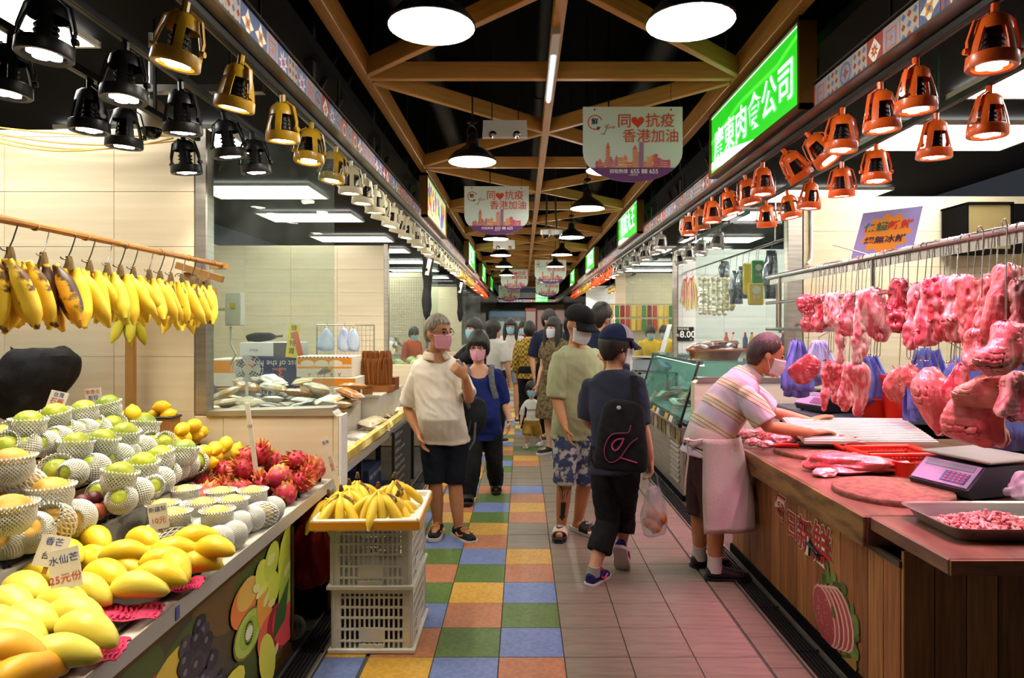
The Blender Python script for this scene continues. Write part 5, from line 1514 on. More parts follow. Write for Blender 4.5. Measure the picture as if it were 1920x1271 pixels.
hang(1838, 622, 694, 44, 4, 4, 'rolled pink cut hanging in front of the loins', X=1.9); hang(1884, 612, 704, 66, 1, 4, 'folded wide cut hanging in front of the largest shoulder', X=1.86)
LOW = [(1513, 668, 722, 40, 3, 2, 'round dark red ball of lean meat'), (1551, 680, 768, 20, 2, 0, 'thin shank with a pale dangling tail'), (1572, 682, 756, 24, 0, 0, 'narrow shank between the tail and the knuckle'), (1590, 684, 770, 22, 1, 1, 'pale tendon shank beside the bare bone'), (1612, 680, 782, 36, 2, 1, 'shank with a bare bone pointing down'), (1684, 692, 757, 34, 3, 4, 'single heart-shaped slice in front of the red bucket'), (1718, 688, 746, 34, 3, 4, 'small ragged slice beside the red bucket'), (1757, 694, 818, 60, 3, 4, 'large lean leg muscle hanging low'), (1808, 690, 800, 42, 3, 0, 'dark lean muscle behind the large leg'), (1848, 718, 835, 70, 4, 4, 'heavy block of pork at the near end of the lowest bar'), (1868, 702, 768, 70, 4, 9, 'pale skin-on tongue-shaped piece over the pork block'), (1912, 706, 790, 56, 4, 1, 'pale pink block half out of view')]
for u in LOW: hang(*u, rail=2)
# empty hooks bunched on the bars
for i, px in enumerate((1527, 1534, 1549, 1567, 1582, 1603, 1608, 1622, 1634, 1653, 1663, 1674, 1700, 1733, 1756, 1780, 1808, 1838, 1866, 1895)):
	Y = FPX * RX / (px - VPX)
	o = obj('meat_hook', hk[.26], None, (RX, Y, 1.94), (0, .04 * sin(i * 3), (i * 1.3) % 2 - 1)); tag(o, 'bare steel S-hook hanging on the top bar between cuts', 'hook', 'bare meat hooks, top bar')
for i, px in enumerate((1556, 1562, 1580, 1630, 1637, 1642, 1648, 1700, 1706, 1712, 1730, 1741, 1780, 1786, 1792, 1798)):
	Y = FPX * RX / (px - VPX)
	o = obj('meat_hook', hk2[.14], None, (RX, Y, 1.53), (0, 0, (i * 1.7) % 2 - 1)); tag(o, 'bare steel S-hook hanging on the lowest bar', 'hook', 'bare meat hooks, lowest bar')

# ---- hanging sheaves of blue plastic bags
m_bluebag = M('blue plastic bag', '#7b86d8', .35, col2='#5a66c4', nscale=7, stretch=(6, 6, 1), alpha=.93, bump=.3, bscale=20)
m_palebag = M('pale blue plastic bag', '#c9cdf0', .4, col2='#a9b2e8', nscale=6, stretch=(5, 5, 1), alpha=.93, bump=.3, bscale=20)
def bagsheaf(px0, px1, y0, y1, Y, m, label, seed, top=1.53):
	g = random.Random(seed); p0 = P((px0 + px1) / 2, y0, Y); w_ = (px1 - px0) * Y / FPX * 1.35; h = (y1 - y0) * Y / FPX
	t = thing('bag_sheaf', label, 'plastic bags', p0, (0, 0, 0), 'sheaves of blue bags')
	for j in range(5):
		b = MB(); a0 = g.uniform(-.25, .25); ww = w_ * g.uniform(.7, 1.0); ox = g.uniform(-.12, .12) * w_; hh = h * g.uniform(.8, 1.0)
		def fn(u, v):
			wid = ww * (.28 + .72 * min(1, v * 1.6)) / 2
			x = ox + (u * 2 - 1) * wid
			y = j * .014 - .03 + .012 * sin(u * 17 + j + v * 2) * (1 - .3 * v) + a0 * (u - .5) * .1
			return (x, y, -v * hh + .01 * sin(u * 6 + j))
		b.grid(fn, 18, 9); o = b.build('bag', m, t)
		sm = o.modifiers.new('t', 'SOLIDIFY'); sm.thickness = .0015
	b = MB(); b.tube([(0, .0, -.02), (0, 0, .03), ((2.35 if abs(2.35 - p0.x) < abs(1.95 - p0.x) else 1.95) - p0.x, 0, (1.575 if abs(2.35 - p0.x) < abs(1.95 - p0.x) else 1.53) - p0.z)], .003, 6); b.build('hanging_loop', m_rail, t)
bagsheaf(1468, 1512, 640, 748, 4.75, m_bluebag, 'blue plastic bags fanning out next to the butcher', 1)
bagsheaf(1510, 1560, 640, 722, 4.85, m_palebag, 'pale lilac plastic bags behind the round red meat ball', 2)
bagsheaf(1588, 1656, 668, 758, 4.7, m_bluebag, 'blue plastic bags hanging behind the shanks', 3)
bagsheaf(1700, 1770, 655, 790, 4.2, m_bluebag, 'blue plastic bags hanging behind the large leg muscle', 4)
bagsheaf(1775, 1850, 670, 760, 4.0, m_bluebag, 'blue plastic bags behind the dark lean muscle', 5)
bagsheaf(1855, 1935, 670, 850, 3.6, m_bluebag, 'blue plastic bags behind the near pork block', 6)
b = MB(); b.tube([(2.35, 2.1, 1.575), (2.35, 5.69, 1.575)], .012, 8); b.tube([(2.35, 2.4, 1.575), (2.35, 2.4, 3.02)], .01, 8)
tag(b.build('bag_rail', m_rail), 'second steel bar behind the meat carrying bag sheaves', 'rail')

# ---- things on the counter
def on(px, py, z=CZ): return atz(px, py, z)
m_board = M('chopping block', '#6e4836', .7, col2='#8a5f4a', nscale=30, bump=.3, bscale=60)
def board(c, r_, label, th=.028):
	b = MB(); b.lathe([(.001, 0), (r_, 0), (r_ * 1.01, th * .4), (r_, th * .9), (r_ * .985, th), (.001, th)], 40); tag(b.build('chopping_board', m_board, None, (c.x, c.y, CZ), None, 50), label, 'chopping board')
board(on(1532, 851), .245, 'round worn chopping board beside the orange-red steel')
board(on(1672, 926), .25, 'round worn chopping board behind the steel tray')
def lump(c, size, seed, mi, label, rot=0, name='meat_piece', cat='meat', group=None, zoff=None):
	g = random.Random(seed); off = Vector((seed * 1.3, seed * 2.1, seed * .7))
	b = MB(); b.ball((0, 0, 0), (size[0]/2, size[1]/2, size[2]/2), 40, 24)
	vs = []
	for v in b.v:
		p = Vector(v); q_ = Vector((p.x / size[0], p.y / size[1], p.z / size[2]))
		s_ = 1 + .3 * noise.noise(q_ * 2.6 + off) + .14 * noise.noise(q_ * 6 + off) - .1 * (1 - 2 * abs(noise.noise(q_ * 5 - off)))
		p = p * s_; p.z = max(p.z, -size[2] * .38)
		vs.append(tuple(p))
	b.v = vs
	o = b.build(name, m_skin if mi == 9 else m_meat[mi], None, (c.x, c.y, (zoff if zoff is not None else CZ) + size[2] * .38), (0, 0, rot), 70)
	return tag(o, label, cat, group)
lump(on(1600, 885), (.5, .26, .12), 5, 4, 'large raw pork shoulder with pale fat edge on the counter', -.1, zoff=CZ + .0)
lump(on(1545, 893), (.12, .1, .05), 8, 3, 'white fatty end of the pork shoulder', .2)
lump(on(1598, 848), (.24, .2, .13), 9, 2, 'rolled dark red meat piece beside the red basket')
t = thing('foam_board', 'white foam board carrying loose meat pieces near the butcher', 'board', on(1440, 832) + Vector((0, 0, .001)), (0, 0, .1))
MB().box((0.1, 0, .008), (.42, .3, .016), bev=.003).build('board', m_plastic_w, t, smooth=0)
for i, (px, py, s_) in enumerate(((1398, 812, .1), (1412, 825, .09), (1430, 815, .1), (1450, 818, .12), (1470, 822, .11), (1492, 815, .12), (1518, 818, .13), (1546, 822, .12), (1405, 806, .08), (1438, 828, .08), (1540, 815, .1), (1425, 806, .09), (1480, 808, .1))):
	lump(on(px, py + 6, CZ + .03), (s_ * 1.3, s_, s_ * .6), 20 + i, (1, 3, 4, 0)[i % 4], 'loose raw meat piece on the white foam board', i * .7, group='loose meat pieces', zoff=CZ + .017)
t = thing('sharpening_steel', 'orange-red handled sharpening steel by the round board', 'sharpening steel', on(1480, 836, .82), (0, 0, -.08))
MB().tube([(-.09, 0, 0), (-.02, 0, .004), (.04, 0, 0), (.05, 0, 0)], [.013, .016, .014, .02], 10).build('handle', M('red plastic', '#d92b14', .35), t)
MB().tube([(.05, 0, 0), (.34, .02, -.01)], [.006, .004], 8).build('rod', m_dsteel, t)
m_redp = M('red plastic', '#d92b14', .35)
def basket(c, w_, d, h, label, rot=0, zb=CZ):
	t = thing('plastic_basket', label, 'basket', (c.x, c.y, zb), (0, 0, rot))
	b = MB()
	def rect(f_, z): return [Vector((x * w_/2 * f_, y * d/2 * f_, z)) for x, y in ((-1, -1), (1, -1), (1, 1), (-1, 1))]
	r0, r1 = rect(.82, .004), rect(1.0, h)
	for i in range(4):
		a0, a1, b0, b1 = r0[i], r0[(i+1) % 4], r1[i], r1[(i+1) % 4]
		n = 16
		for k in range(n + 1): u = k / n; b.tube([a0.lerp(a1, u), b0.lerp(b1, u)], .0035, 4)
		for v in (.05, .5, .75): b.tube([a0.lerp(b0, v), a1.lerp(b1, v)], .006, 4)
	b.build('lattice', m_redp, t)
	b = MB()
	for i in range(4): b.tube([r1[i], r1[(i+1) % 4]], .011, 8)
	b.build('rim', m_redp, t)
	MB().box((0, 0, .006), (w_ * .82, d * .82, .008)).build('bottom', m_redp, t, smooth=0)
basket(Vector((1.98, 3.6, 0)), .36, .24, .1, 'red plastic basket beside the weighing scale', .05)
basket(Vector((2.1, 4.0, 0)), .44, .28, .06, 'red plastic basket under the white ribbed board', -.05)
t = thing('plastic_bowl', 'small red bowl with scraps beside the pork shoulder', 'bowl', on(1700, 893) + Vector((0, .03, 0)))
MB().lathe([(.001, .002), (.05, 0), (.06, .06), (.066, .075), (.062, .076), (.048, .01), (.001, .01)], 24).build('bowl', m_redp, t)
lump(on(1700, 893) + Vector((0, .03, 0)), (.08, .08, .04), 50, 3, 'pale scraps inside the small red bowl', 0, 'meat_scraps', 'meat', zoff=CZ + .04)
# white ribbed board held by the butcher
t = thing('ribbed_board', "white ribbed plastic board held in the butcher's hands", 'board', (2.1, 4.2, .895), (.2, .0, -.06))
b = MB(); b.box((0, 0, 0), (.78, .42, .02)); b.build('panel', m_plastic_w, t, smooth=0)
rib = MB().box((0, 0, 0), (.77, .012, .01), bev=.003).mesh('rib', M('white rib', '#f0ece6', .4), 0)
for k in range(14): obj('rib', rib, t, (0, -.19 + k * .029, .013))
# steel tray with minced pork
c = Vector((1.84, 2.54, 0))
t = thing('steel_tray', 'stainless steel tray heaped with pale pork scraps', 'tray', (c.x, c.y, CZ))
def rr(w_, d, z, e=9): return superell(0, 0, z, w_/2, d/2, 40, e)
b = MB(); b.loft([rr(.5, .26, .003), rr(.54, .3, .004), rr(.6, .36, .052), rr(.63, .385, .056), rr(.63, .385, .053), rr(.595, .355, .05), rr(.535, .295, .007), rr(.5, .26, .006)], True); b.build('tray', m_steel, t)
b = MB(); g = random.Random(6)
for k in range(380):
	a, r_ = g.uniform(0, 6.28), sqrt(g.random())
	x, y = -.06 + .19 * r_ * cos(a), .01 + .115 * r_ * sin(a); z = .012 + .05 * (1 - r_) * g.uniform(.5, 1)
	s_ = g.uniform(.008, .018)
	Mx = T(x, y, z) @ Euler((g.random() * 6, g.random() * 6, g.random() * 6)).to_matrix().to_4x4()
	b.box((0, 0, 0), (s_ * 2, s_, s_ * .7), rot=None, bev=s_ * .2, col=None); nn = 24
	b.v[-nn:] = [tuple(Mx @ Vector(v)) for v in b.v[-nn:]]
o = b.build('pork_scraps', M('pale pork scrap', '#ecb3ab', .35, col2='#d5706e', nscale=30, sss=.1), t); o['kind'] = 'stuff'
# weighing scales
def scale_(loc, rot, label, body='#3a3d45'):
	t = thing('weighing_scale', label, 'scale', loc, (0, 0, rot))
	b = MB(); b.prism([(-.18, .012), (-.2, .05), (-.09, .145), (.19, .145), (.2, .1), (.2, .012)], .3, T(0, -.15, 0)); b.build('body', M('scale body ' + body, body, .45), t, smooth=0)
	b = MB(); b.box((.07, 0, .168), (.34, .34, .014), bev=.005); b.build('plate', m_steel, t, smooth=0)
	b = MB(); b.box((.07, 0, .152), (.08, .08, .02)); b.build('plate_support', m_dark, t, smooth=0)
	an = atan2(.095, .11)
	dl = obj('display_panel', MB().box((0, 0, 0), (.13, .28, .006)).mesh('display_panel', M('scale panel', '#a58fb5', .35), 0), t, (-.148, 0, .1), (0, -an, 0))
	obj('keypad', MB().box((0, 0, 0), (.06, .12, .004)).mesh('keypad', M('keypad', '#4a5f9c', .5), 0), dl, (-.02, -.06, .004))
	key = MB().box((0, 0, 0), (.01, .012, .003)).mesh('key', M('key', '#b9556a', .5), 0)
	for i in range(4):
		for j in range(5): obj('key', key, dl, (-.043 + i * .015, -.11 + j * .022, .007))
	obj('screen', MB().box((0, 0, 0), (.03, .24, .003)).mesh('screen', M('screen grey', '#7f8894', .25), 0), dl, (.04, 0, .004))
	for x in (-.15, .17):
		for y in (-.12, .12): obj('foot', MB().lathe([(.014, 0), (.014, .014)], 10, close=True).mesh('foot', m_dark), t, (x, y, 0))
scale_((2.09, 3.12, CZ), .32, 'dark weighing scale with keypad beside the red basket')
scale_((2.35, 5.1, .905), .3, 'black weighing scale on the rear bench near the butcher', '#22252b')
# knife, cleaver and paper by the scale
t = thing('cleaver', 'black cleaver with round wooden handle lying by the steel tray', 'knife', on(1800, 930) + Vector((0, 0, .012)), (0, 0, .5))
MB().tube([(0, -.075, 0), (0, -.03, .002), (0, .03, 0)], [.017, .019, .013], 12).build('handle', M('dark wood handle', '#4a2a1e', .5), t)
MB().prism([(0, -.004), (.1, -.004), (.13, .002), (.12, .004), (0, .004)], .06, T(-.02, .03, 0)).build('blade', M('black blade', '#1a1a1d', .35, .6), t, smooth=0)
t = thing('note_paper', 'white slip of paper under a small steel knife', 'paper', on(1758, 907) + Vector((0, 0, .003)), (0, 0, -.2))
MB().box((0, 0, 0), (.13, .07, .002)).build('sheet', m_white, t, smooth=0)
t = thing('knife', 'small steel knife lying on the white paper', 'knife', on(1785, 910) + Vector((0, 0, .012)), (0, 0, .1))
MB().box((0, 0, 0), (.1, .018, .012), bev=.004).build('handle', m_dsteel, t); MB().box((-.09, 0, -.002), (.1, .02, .002)).build('blade', m_steel, t)
# crumpled clear bag at the right
rings = []
for z, a, b_ in ((.0, .16, .1), (.03, .17, .11), (.08, .13, .09), (.13, .08, .06), (.17, .05, .04)): rings.append(superell(0, 0, z, a, b_, 20, 2.2))
o = cloth_blob(rings, M('clear lilac plastic', '#d9cfe0', .3, alpha=.75, bump=.4, bscale=30), 'plastic_bag', .04, 14, 9, None, 2); o.location = (2.25, 2.86, CZ + .02)
tag(o, 'crumpled clear plastic bag lying on the counter beside the scale', 'bag')
# thin clear bag hanging on the counter front
rings = []
for z, a, b_ in ((0, .04, .012), (.08, .085, .03), (.2, .07, .03), (.3, .03, .015)): rings.append(superell(0, 0, z, b_, a, 16, 2.2))
o = cloth_blob(rings, M('thin clear plastic', '#c9b8b2', .25, alpha=.35, bump=.5, bscale=30), 'plastic_bag', .02, 14, 3, None, 2); o.location = (1.42, 4.2, .3); tag(o, 'thin clear bag hung on the plank front beside the apron', 'bag')
MB().tube([(0, 0, .29), (.02, 0, .36)], .003, 5).build('handle', m_rail, o)

# ---- rear bench, buckets and boxes
t = thing('rear_bench', 'dark rear bench behind the butcher counter', 'bench', (3.1, 5.15, 0))
MB().box((0, 0, .88), (2.0, .9, .05), bev=.006).build('bench_top', M('dark bench top', '#4b5560', .4, .3), t, smooth=0); MB().box((0, .05, .43), (1.9, .75, .85)).build('cabinet', m_black, t, smooth=0)
def bucket(px, py, Y, r_, h, label):
	p = P(px, py, Y); t = thing('bucket', label, 'bucket', (p.x, p.y, p.z))
	MB().lathe([(.001, 0), (r_ * .72, 0), (r_ * .98, h * .93), (r_ * 1.05, h * .93), (r_ * 1.05, h), (r_ * .96, h), (r_ * .7, .01), (.001, .01)], 28).build('pail', m_redp, t)
	b = MB(); b.tube([(r_ * 1.03 * cos(a), -.02 - r_ * .25 * sin(a), h * .95 - r_ * .5 * sin(a) * .4) for a in [pi * k / 10 for k in range(11)]], .003, 6); b.build('handle', m_wire, t)
	return t
bk = bucket(1690, 786, 4.62, .135, .31, 'tall red bucket standing behind the heart-shaped slice'); bk.location.z = .906
bk = bucket(1640, 790, 4.8, .15, .14, 'low red basin behind the ribbed board'); bk.location.z = .906
bk = bucket(1860, 700, 4.9, .17, .2, 'red basin at the back behind the dark muscle'); bk.location = (3.4, 4.9, .906)
t = thing('black_crate', 'black plastic crate on the rear bench', 'crate', (2.9, 5.1, .906)); MB().box((0, 0, .12), (.5, .35, .24), bev=.01).build('body', m_black, t, smooth=0); MB().box((0, 0, .245), (.52, .37, .02), bev=.004).build('rim', m_dark, t, smooth=0)
# tilted poster card behind the rail
t = thing('poster_card', 'tilted lilac and orange poster with green and red lettering above the rail', 'poster', (2.25, 4.2, 1.985), (-.55, 0, -.85))
W, H = .36, .38
MB().box((0, .006, H/2), (W, .006, H)).build('card', M('card white', '#e6e0e6', .7), t, smooth=0)
f = Flat(); f.d = .0025
f.rect(-W/2, 0, W/2, H, '#9a8cc4')
f.p([((.12 if k % 2 else .16) * cos(2*pi*k/22), H/2 + (.13 if k % 2 else .17) * sin(2*pi*k/22)) for k in range(22)], '#e08a2c')
f.build('printed_face', m_paper, t, smooth=0)
text('保證', .075, ink('#2d6b4a'), t, (-.07, -.0, H * .64), bold=.02); text('新鮮', .075, ink('#c9362c'), t, (.075, -.0, H * .64), bold=.02); text('絕無冰鮮', .062, ink('#3a2438'), t, (0, -.0, H * .36), bold=.02)
b = MB(); b.box((.02, .03, -.0), (.02, .05, .06)); b.tube([(0, .01, 0), (-.2, -.22, -.04)], .005, 6); b.build('clip', m_rail, t)
# compressor unit on the wall
t = thing('cooling_unit', 'black cased cooling unit with coil fixed on the wall', 'cooling unit', (3.78, 5.42, 2.16), (0, 0, 0)); t.scale = (.8, .8, .8)
b = MB(); b.box((.17, .1, .235), (.02, .4, .47)); b.box((-.27, .1, .235), (.02, .4, .47)); b.box((-.05, .1, .47), (.46, .44, .02)); b.box((-.05, .1, 0), (.46, .44, .02)); b.build('case', m_black, t, smooth=0)
MB().box((-.05, -.09, .235), (.42, .01, .44)).build('grille', M('dull brass mesh', '#8b7a4e', .6, .4), t, smooth=0)
coil = MB().tube([(.05 * cos(a), .025 * sin(a), 0) for a in [2*pi*k/16 for k in range(17)]], .008, 6).mesh('coil', m_dark)
for k in range(11): obj('coil', coil, t, (.24, -.06, .04 + k * .042)); obj('coil', coil, t, (.35, -.06, .04 + k * .042))
MB().box((.36, .1, .235), (.34, .4, .46)).build('compressor_case', m_black, t, smooth=0)
MB().tube([(.3, -.12, .44), (.5, -.12, .43), (.56, -.12, .3), (.6, -.12, .1)], .009, 8).build('copper_pipe', M('copper', '#a5673c', .35, .8), t)
# white pipe on the wall
b = MB(); b.tube([(2.46, 5.68, 2.64), (2.46, 5.68, 2.2), (2.455, 5.67, 2.12), (2.42, 5.66, 2.08)], .012, 10); tag(b.build('wall_pipe', m_white), 'thin white pipe running down the wall by the steel post', 'pipe')

# ================================================================== DRIED GOODS STALL (left, behind the glass)
TZ = .72
m_foil = M('yellow foil', '#e6c34a', .35, .15, col2='#f4e08a', nscale=9, bump=.9, bscale=18)
m_clear = glass('clear packet', '#f2f2ee', .28, 1.4, .15, '#f0ead8')
t = thing('dried_goods_table', 'long low table lined with yellow foil and heaped with packets', 'table')
MB().box((-1.75, 6.15, TZ - .02), (1.4, 4.7, .04)).build('table_top', m_lip, t, smooth=0)
MB().box((-1.045, 6.15, TZ - .012), (.012, 4.7, .05)).build('metal_edge', m_alu, t, smooth=0)
for y in (3.95, 4.6, 5.2, 6.8, 8.3):
	for x in (-1.12, -2.35): MB().box((x, y, .34), (.035, .035, .68)).build('leg', m_dark, t, smooth=0)
b = MB(); g = random.Random(5)
def fn(u, v):
	y = 3.82 + u * 4.6; n_ = noise.noise(Vector((y * 7, v * 3, 1))) * .018
	pr = [(-1.06, .0), (-1.035, .03), (-1.045, .075), (-1.075, .085), (-1.1, .06), (-1.13, .02)][int(round(v * 5))]
	return (pr[0] + n_, y, TZ + pr[1] + .6 * n_)
b.grid(fn, 150, 6); o = b.build('foil_lining', m_foil, t); sm = o.modifiers.new('t', 'SOLIDIFY'); sm.thickness = .002
# pillow packets
def pillow(w_, d, h, m, seed):
	b = MB(); n = 9; off = Vector((seed, seed * 2, 3))
	def top(u, v, sg):
		x, y = (u - .5) * w_, (v - .5) * d; e = (1 - (2*u-1)**4) * (1 - (2*v-1)**4)
		return (x, y, h/2 + sg * h/2 * e**.6 * (1 + .3 * noise.noise(Vector((u * 4, v * 4, sg)) + off)) - (h * .42 if sg < 0 else 0) * (1 - .0) * 0)
	b.grid(lambda u, v: top(u, v, 1), n, n); b.grid(lambda u, v: top(1 - u, v, -1), n, n)
	return b.mesh('packet', m, 60)
m_pk = [M('packet cream', '#e6dcc0', .35, col2='#c9a86a', nscale=16, coat=.6, ramp=(.5, .62)), M('packet white', '#ece8de', .3, col2='#d6d0c2', nscale=12, coat=.6), M('packet amber', '#c9923e', .35, col2='#a5682a', nscale=20, coat=.6), M('packet dark', '#4a3c30', .35, col2='#7a6040', nscale=18, coat=.5), M('packet tan', '#d8b67c', .35, col2='#e9ddc4', nscale=14, coat=.6), M('packet grey', '#a8a8a0', .3, col2='#5e6266', nscale=14, coat=.6)]
PK = [pillow(.2, .15, .05, m_pk[k % 6], k) for k in range(12)]
names = ['cream', 'white', 'amber', 'dark brown', 'tan', 'silvery']
t = thing('display_wedge', 'white sloping board under the heaped packets', 'board', (0, 0, TZ + .001)); b = MB(); b.add([(-2.3, 4.1, 0), (-1.28, 4.1, 0), (-1.28, 5.3, 0), (-2.3, 5.3, 0), (-2.3, 5.3, .24), (-1.28, 5.3, .24)], [(0, 1, 2, 3)[::-1], (0, 1, 5, 4), (1, 2, 5), (0, 4, 3), (2, 3, 4, 5)]); b.build('board', m_lip, t, smooth=0)
def slope(x, y): return .24 * min(1, max(0, (y - 4.1) / 1.2)) * (1 if x < -1.25 else 0)
i = 0
y = 3.9
while y < 5.3:
	x = -1.17
	while x > -2.3:
		k = g.randrange(12)
		if True:
			o = obj('packet', PK[k], None, (x + g.uniform(-.03, .03), y + g.uniform(-.03, .03), TZ + .003 + .02 * g.random() + slope(x, y)), (g.uniform(-.15, .15), g.uniform(-.15, .15), g.uniform(0, 6)))
			tag(o, 'clear packet of %s dried food on the foil-lined table' % names[k % 6], 'packet', '%s packets on the table' % names[k % 6])
			for lay in range(1, 4):
				if g.random() < (.75, .6, .5)[lay - 1] and x < -1.1 - .12 * lay:
					k2 = g.randrange(12); o = obj('packet', PK[k2], None, (x + g.uniform(-.06, .06), y + g.uniform(-.06, .06), TZ + .045 * lay + .02 * g.random() + slope(x, y)), (g.uniform(-.35, .35), g.uniform(-.35, .35), g.uniform(0, 6)))
					tag(o, 'clear packet of %s dried food lying on other packets' % names[k2 % 6], 'packet', '%s packets on top' % names[k2 % 6])
		x -= .19
	y += .17
for i in range(40):
	k = g.randrange(12); o = obj('packet', PK[k], None, (-1.16 - .09 * g.random(), 5.25 + 3.1 * g.random(), TZ + .01 + .05 * g.random()), (g.uniform(-.3, .3), g.uniform(-.3, .3), g.uniform(0, 6))); tag(o, 'clear packet of %s dried food along the far table edge' % names[k % 6], 'packet', '%s packets along the edge' % names[k % 6])
t = thing('food_tub', 'dark round tub with a clear lid at the near table end', 'tub', (-1.2, 3.93, TZ + .07)); MB().lathe([(.001, 0), (.06, 0), (.066, .07), (.066, .08)], 24).build('tub', M('dark tub', '#1f1a18', .2), t); MB().lathe([(.07, .08), (.07, .092), (.001, .094)], 24).build('lid', m_clear, t)
def carton(c, d, cols, label, words=(), rot=0, face=None):
	t = thing('carton', label, 'carton', c, (0, 0, rot)); w_, dp, h = d
	MB().box((0, 0, h/2), d, bev=.004).build('box', M('carton ' + cols[0], cols[0], .7), t, smooth=0)
	f = Flat(); f.d = -dp/2 - .0006
	for (x0, z0, x1, z1, c_) in cols[1]: f.rect(x0 * w_, z0 * h, x1 * w_, z1 * h, c_)
	if face: face(f, w_, h)
	if f.v: f.build('printed_face', m_paper, t, smooth=0)
	for s_, sz, col, x, z, ro in words: text(s_, sz, ink(col), t, (x * w_, -dp/2 - .0025, z * h), (pi/2, ro, 0))
	return t
def bee(f, w_, h):
	f.e(.05 * w_, .32 * h, .05, .025, '#e2a62a', .4); f.e(-.02 * w_, .3 * h, .05, .02, '#8a8a86', .7); f.e(-.0 * w_, .26 * h, .055, .016, '#6f6f6c', .2)
	for k in range(14): f.rect((-.46 + k * .066) * w_, .93 * h, (-.43 + k * .066) * w_, .98 * h, '#1d1a18')
	for x in (-.3, -.05, .2): f.e(x * w_, .66 * h, .12 * w_, .16 * h, '#eee6d6')
Y5 = 5.9
pz = TZ + .002
t = thing('display_step', 'white raised step at the back of the dried goods table', 'step', (-1.6, 5.85, TZ + .001)); MB().box((0, 0, .135), (.9, 1.0, .27), bev=.004).build('box', m_lip, t, smooth=0); MB().box((0, -.5, .27), (.92, .03, .02)).build('lip', m_alu, t, smooth=0)
carton((-1.62, 5.62, 1.135), (.46, .3, .17), ('#e4dccb', [(-.48, .62, .48, .92, '#e8922a'), (-.48, .42, .48, .5, '#e8922a')]), 'white and orange honey carton on top beside the wooden combs', [('A · B · E · L · A', .045, '#6e665a', 0, .13, pi)], 0, bee)
carton((-1.58, 5.58, .993), (.46, .3, .14), ('#e4dccb', [(-.48, .5, .48, .95, '#e8922a')]), 'white and orange honey carton underneath another', [('A · B · E · L · A', .03, '#6e665a', 0, .15, pi)])
carton((-2.25, 6.3, 1.0), (.62, .4, .27), ('#22305c', []), 'dark blue fruit carton with upside down white lettering', [('Best of the Hive', .075, '#d8d3c4', 0, .8, pi), ('3', .13, '#d0542a', .08, .5, pi), ('BUZZING', .03, '#d8a07a', .05, .6, pi)], 0, lambda f, w_, h: (f.e(-.4 * w_, .8 * h, .05, .045, '#d05a26'), f.e(.38 * w_, .75 * h, .06, .05, '#d05a26'), f.e(.44 * w_, .6 * h, .04, .045, '#c24d20')))
carton((-2.2, 6.28, TZ + .002), (.62, .4, .27), ('#22305c', []), 'dark blue fruit carton below another dark blue one', [('Best of the Hive', .075, '#d8d3c4', 0, .8, pi)], 0, lambda f, w_, h: (f.e(-.4 * w_, .7 * h, .05, .045, '#d05a26'), f.e(.2 * w_, .4 * h, .08, .07, '#d05a26')))
carton((-2.35, 6.35, 1.272), (.52, .36, .13), ('#d9d6cf', [(.1, .02, .5, .98, '#45474c')]), 'white and grey carton on top of the blue cartons', [('Vitor', .04, '#3a3a3a', -.25, .45, pi)])
carton((-2.75, 6.3, 1.0), (.26, .4, .25), ('#e4dccb', [(-.48, .5, .48, .95, '#e8922a')]), 'small white and orange carton beside the blue cartons')
carton((-2.8, 6.25, TZ + .002), (.34, .4, .27), ('#b98a4a', []), 'plain brown carton under the small orange carton')
for i, (x, y, z, lb) in enumerate(((-1.6, 4.6, .001, 'nearest the crates'), (-1.62, 5.15, .001, 'behind the black table legs'), (-1.6, 4.75, .262, 'stacked on the others under the table'), (-1.55, 5.75, .001, 'beside the blackboard'))):
	carton((x, y, z), (.5, .36, .26), ('#22305c', []), 'dark blue fruit carton under the table, ' + lb, [('Best of the Hive', .062, '#d8d3c4', 0, .78, pi), ('3', .12, '#d0542a', .02, .4, pi)], 0, lambda f, w_, h: (f.e(.38 * w_, .5 * h, .05, .06, '#d05a26'),))
for i, (y, z) in enumerate(((4.25, .001), (4.85, .001), (5.45, .001), (5.0, .262))):
	t = carton((-1.25, y, z), (.3, .42, .25), ('#22305c', []), 'dark blue carton end facing the aisle under the table', (), 0); t['group'] = 'carton ends under the table'
	text('Best of the Hive', .06, ink('#d8d3c4'), t, (.1525, 0, .19), (pi/2, pi, pi/2)); text('3', .1, ink('#d0542a'), t, (.1525, .05, .1), (pi/2, pi, pi/2))
# blackboard with white lettering
t = thing('blackboard', 'blackboard with rows of white handwriting leaning on the table', 'blackboard', (-1.0, 5.62, .0), (0, .0, pi/2))
MB().box((0, .012, .40), (.78, .02, .64)).build('board', M('chalkboard', '#17181a', .6), t, smooth=0)
for i, s_ in enumerate(('清潔用品 Cleaners', '洗衣 Disposal', '洗衣機 Clean the washer', '雲石 Clean stone', '洗碗 Clean dish washing', '家居 House hold cleaning', '窗戶 Keeping windows', '布漬 Clean cloth stains', '舊物 Clean old product')): text(s_, .042, ink('#c9c9c4'), t, (-.36, -.0002, .68 - i * .062), align='LEFT')
MB().box((.0, -.001, .115), (.5, .006, .13)).build('label_strip', M('black label', '#0d0d0e', .5), t, smooth=0)
for i, s_ in enumerate(('Chrome old product', '(WWQ)(BW)(QB)(JEW BBW)', 'Cleaning the washing machine')): text(s_, .034, ink('#dcdcd6'), t, (0, -.0048, .155 - i * .04), shear=.2)
for x in (-.3, .3): MB().box((x, .014, .04), (.03, .016, .08)).build('foot', m_dark, t, smooth=0)
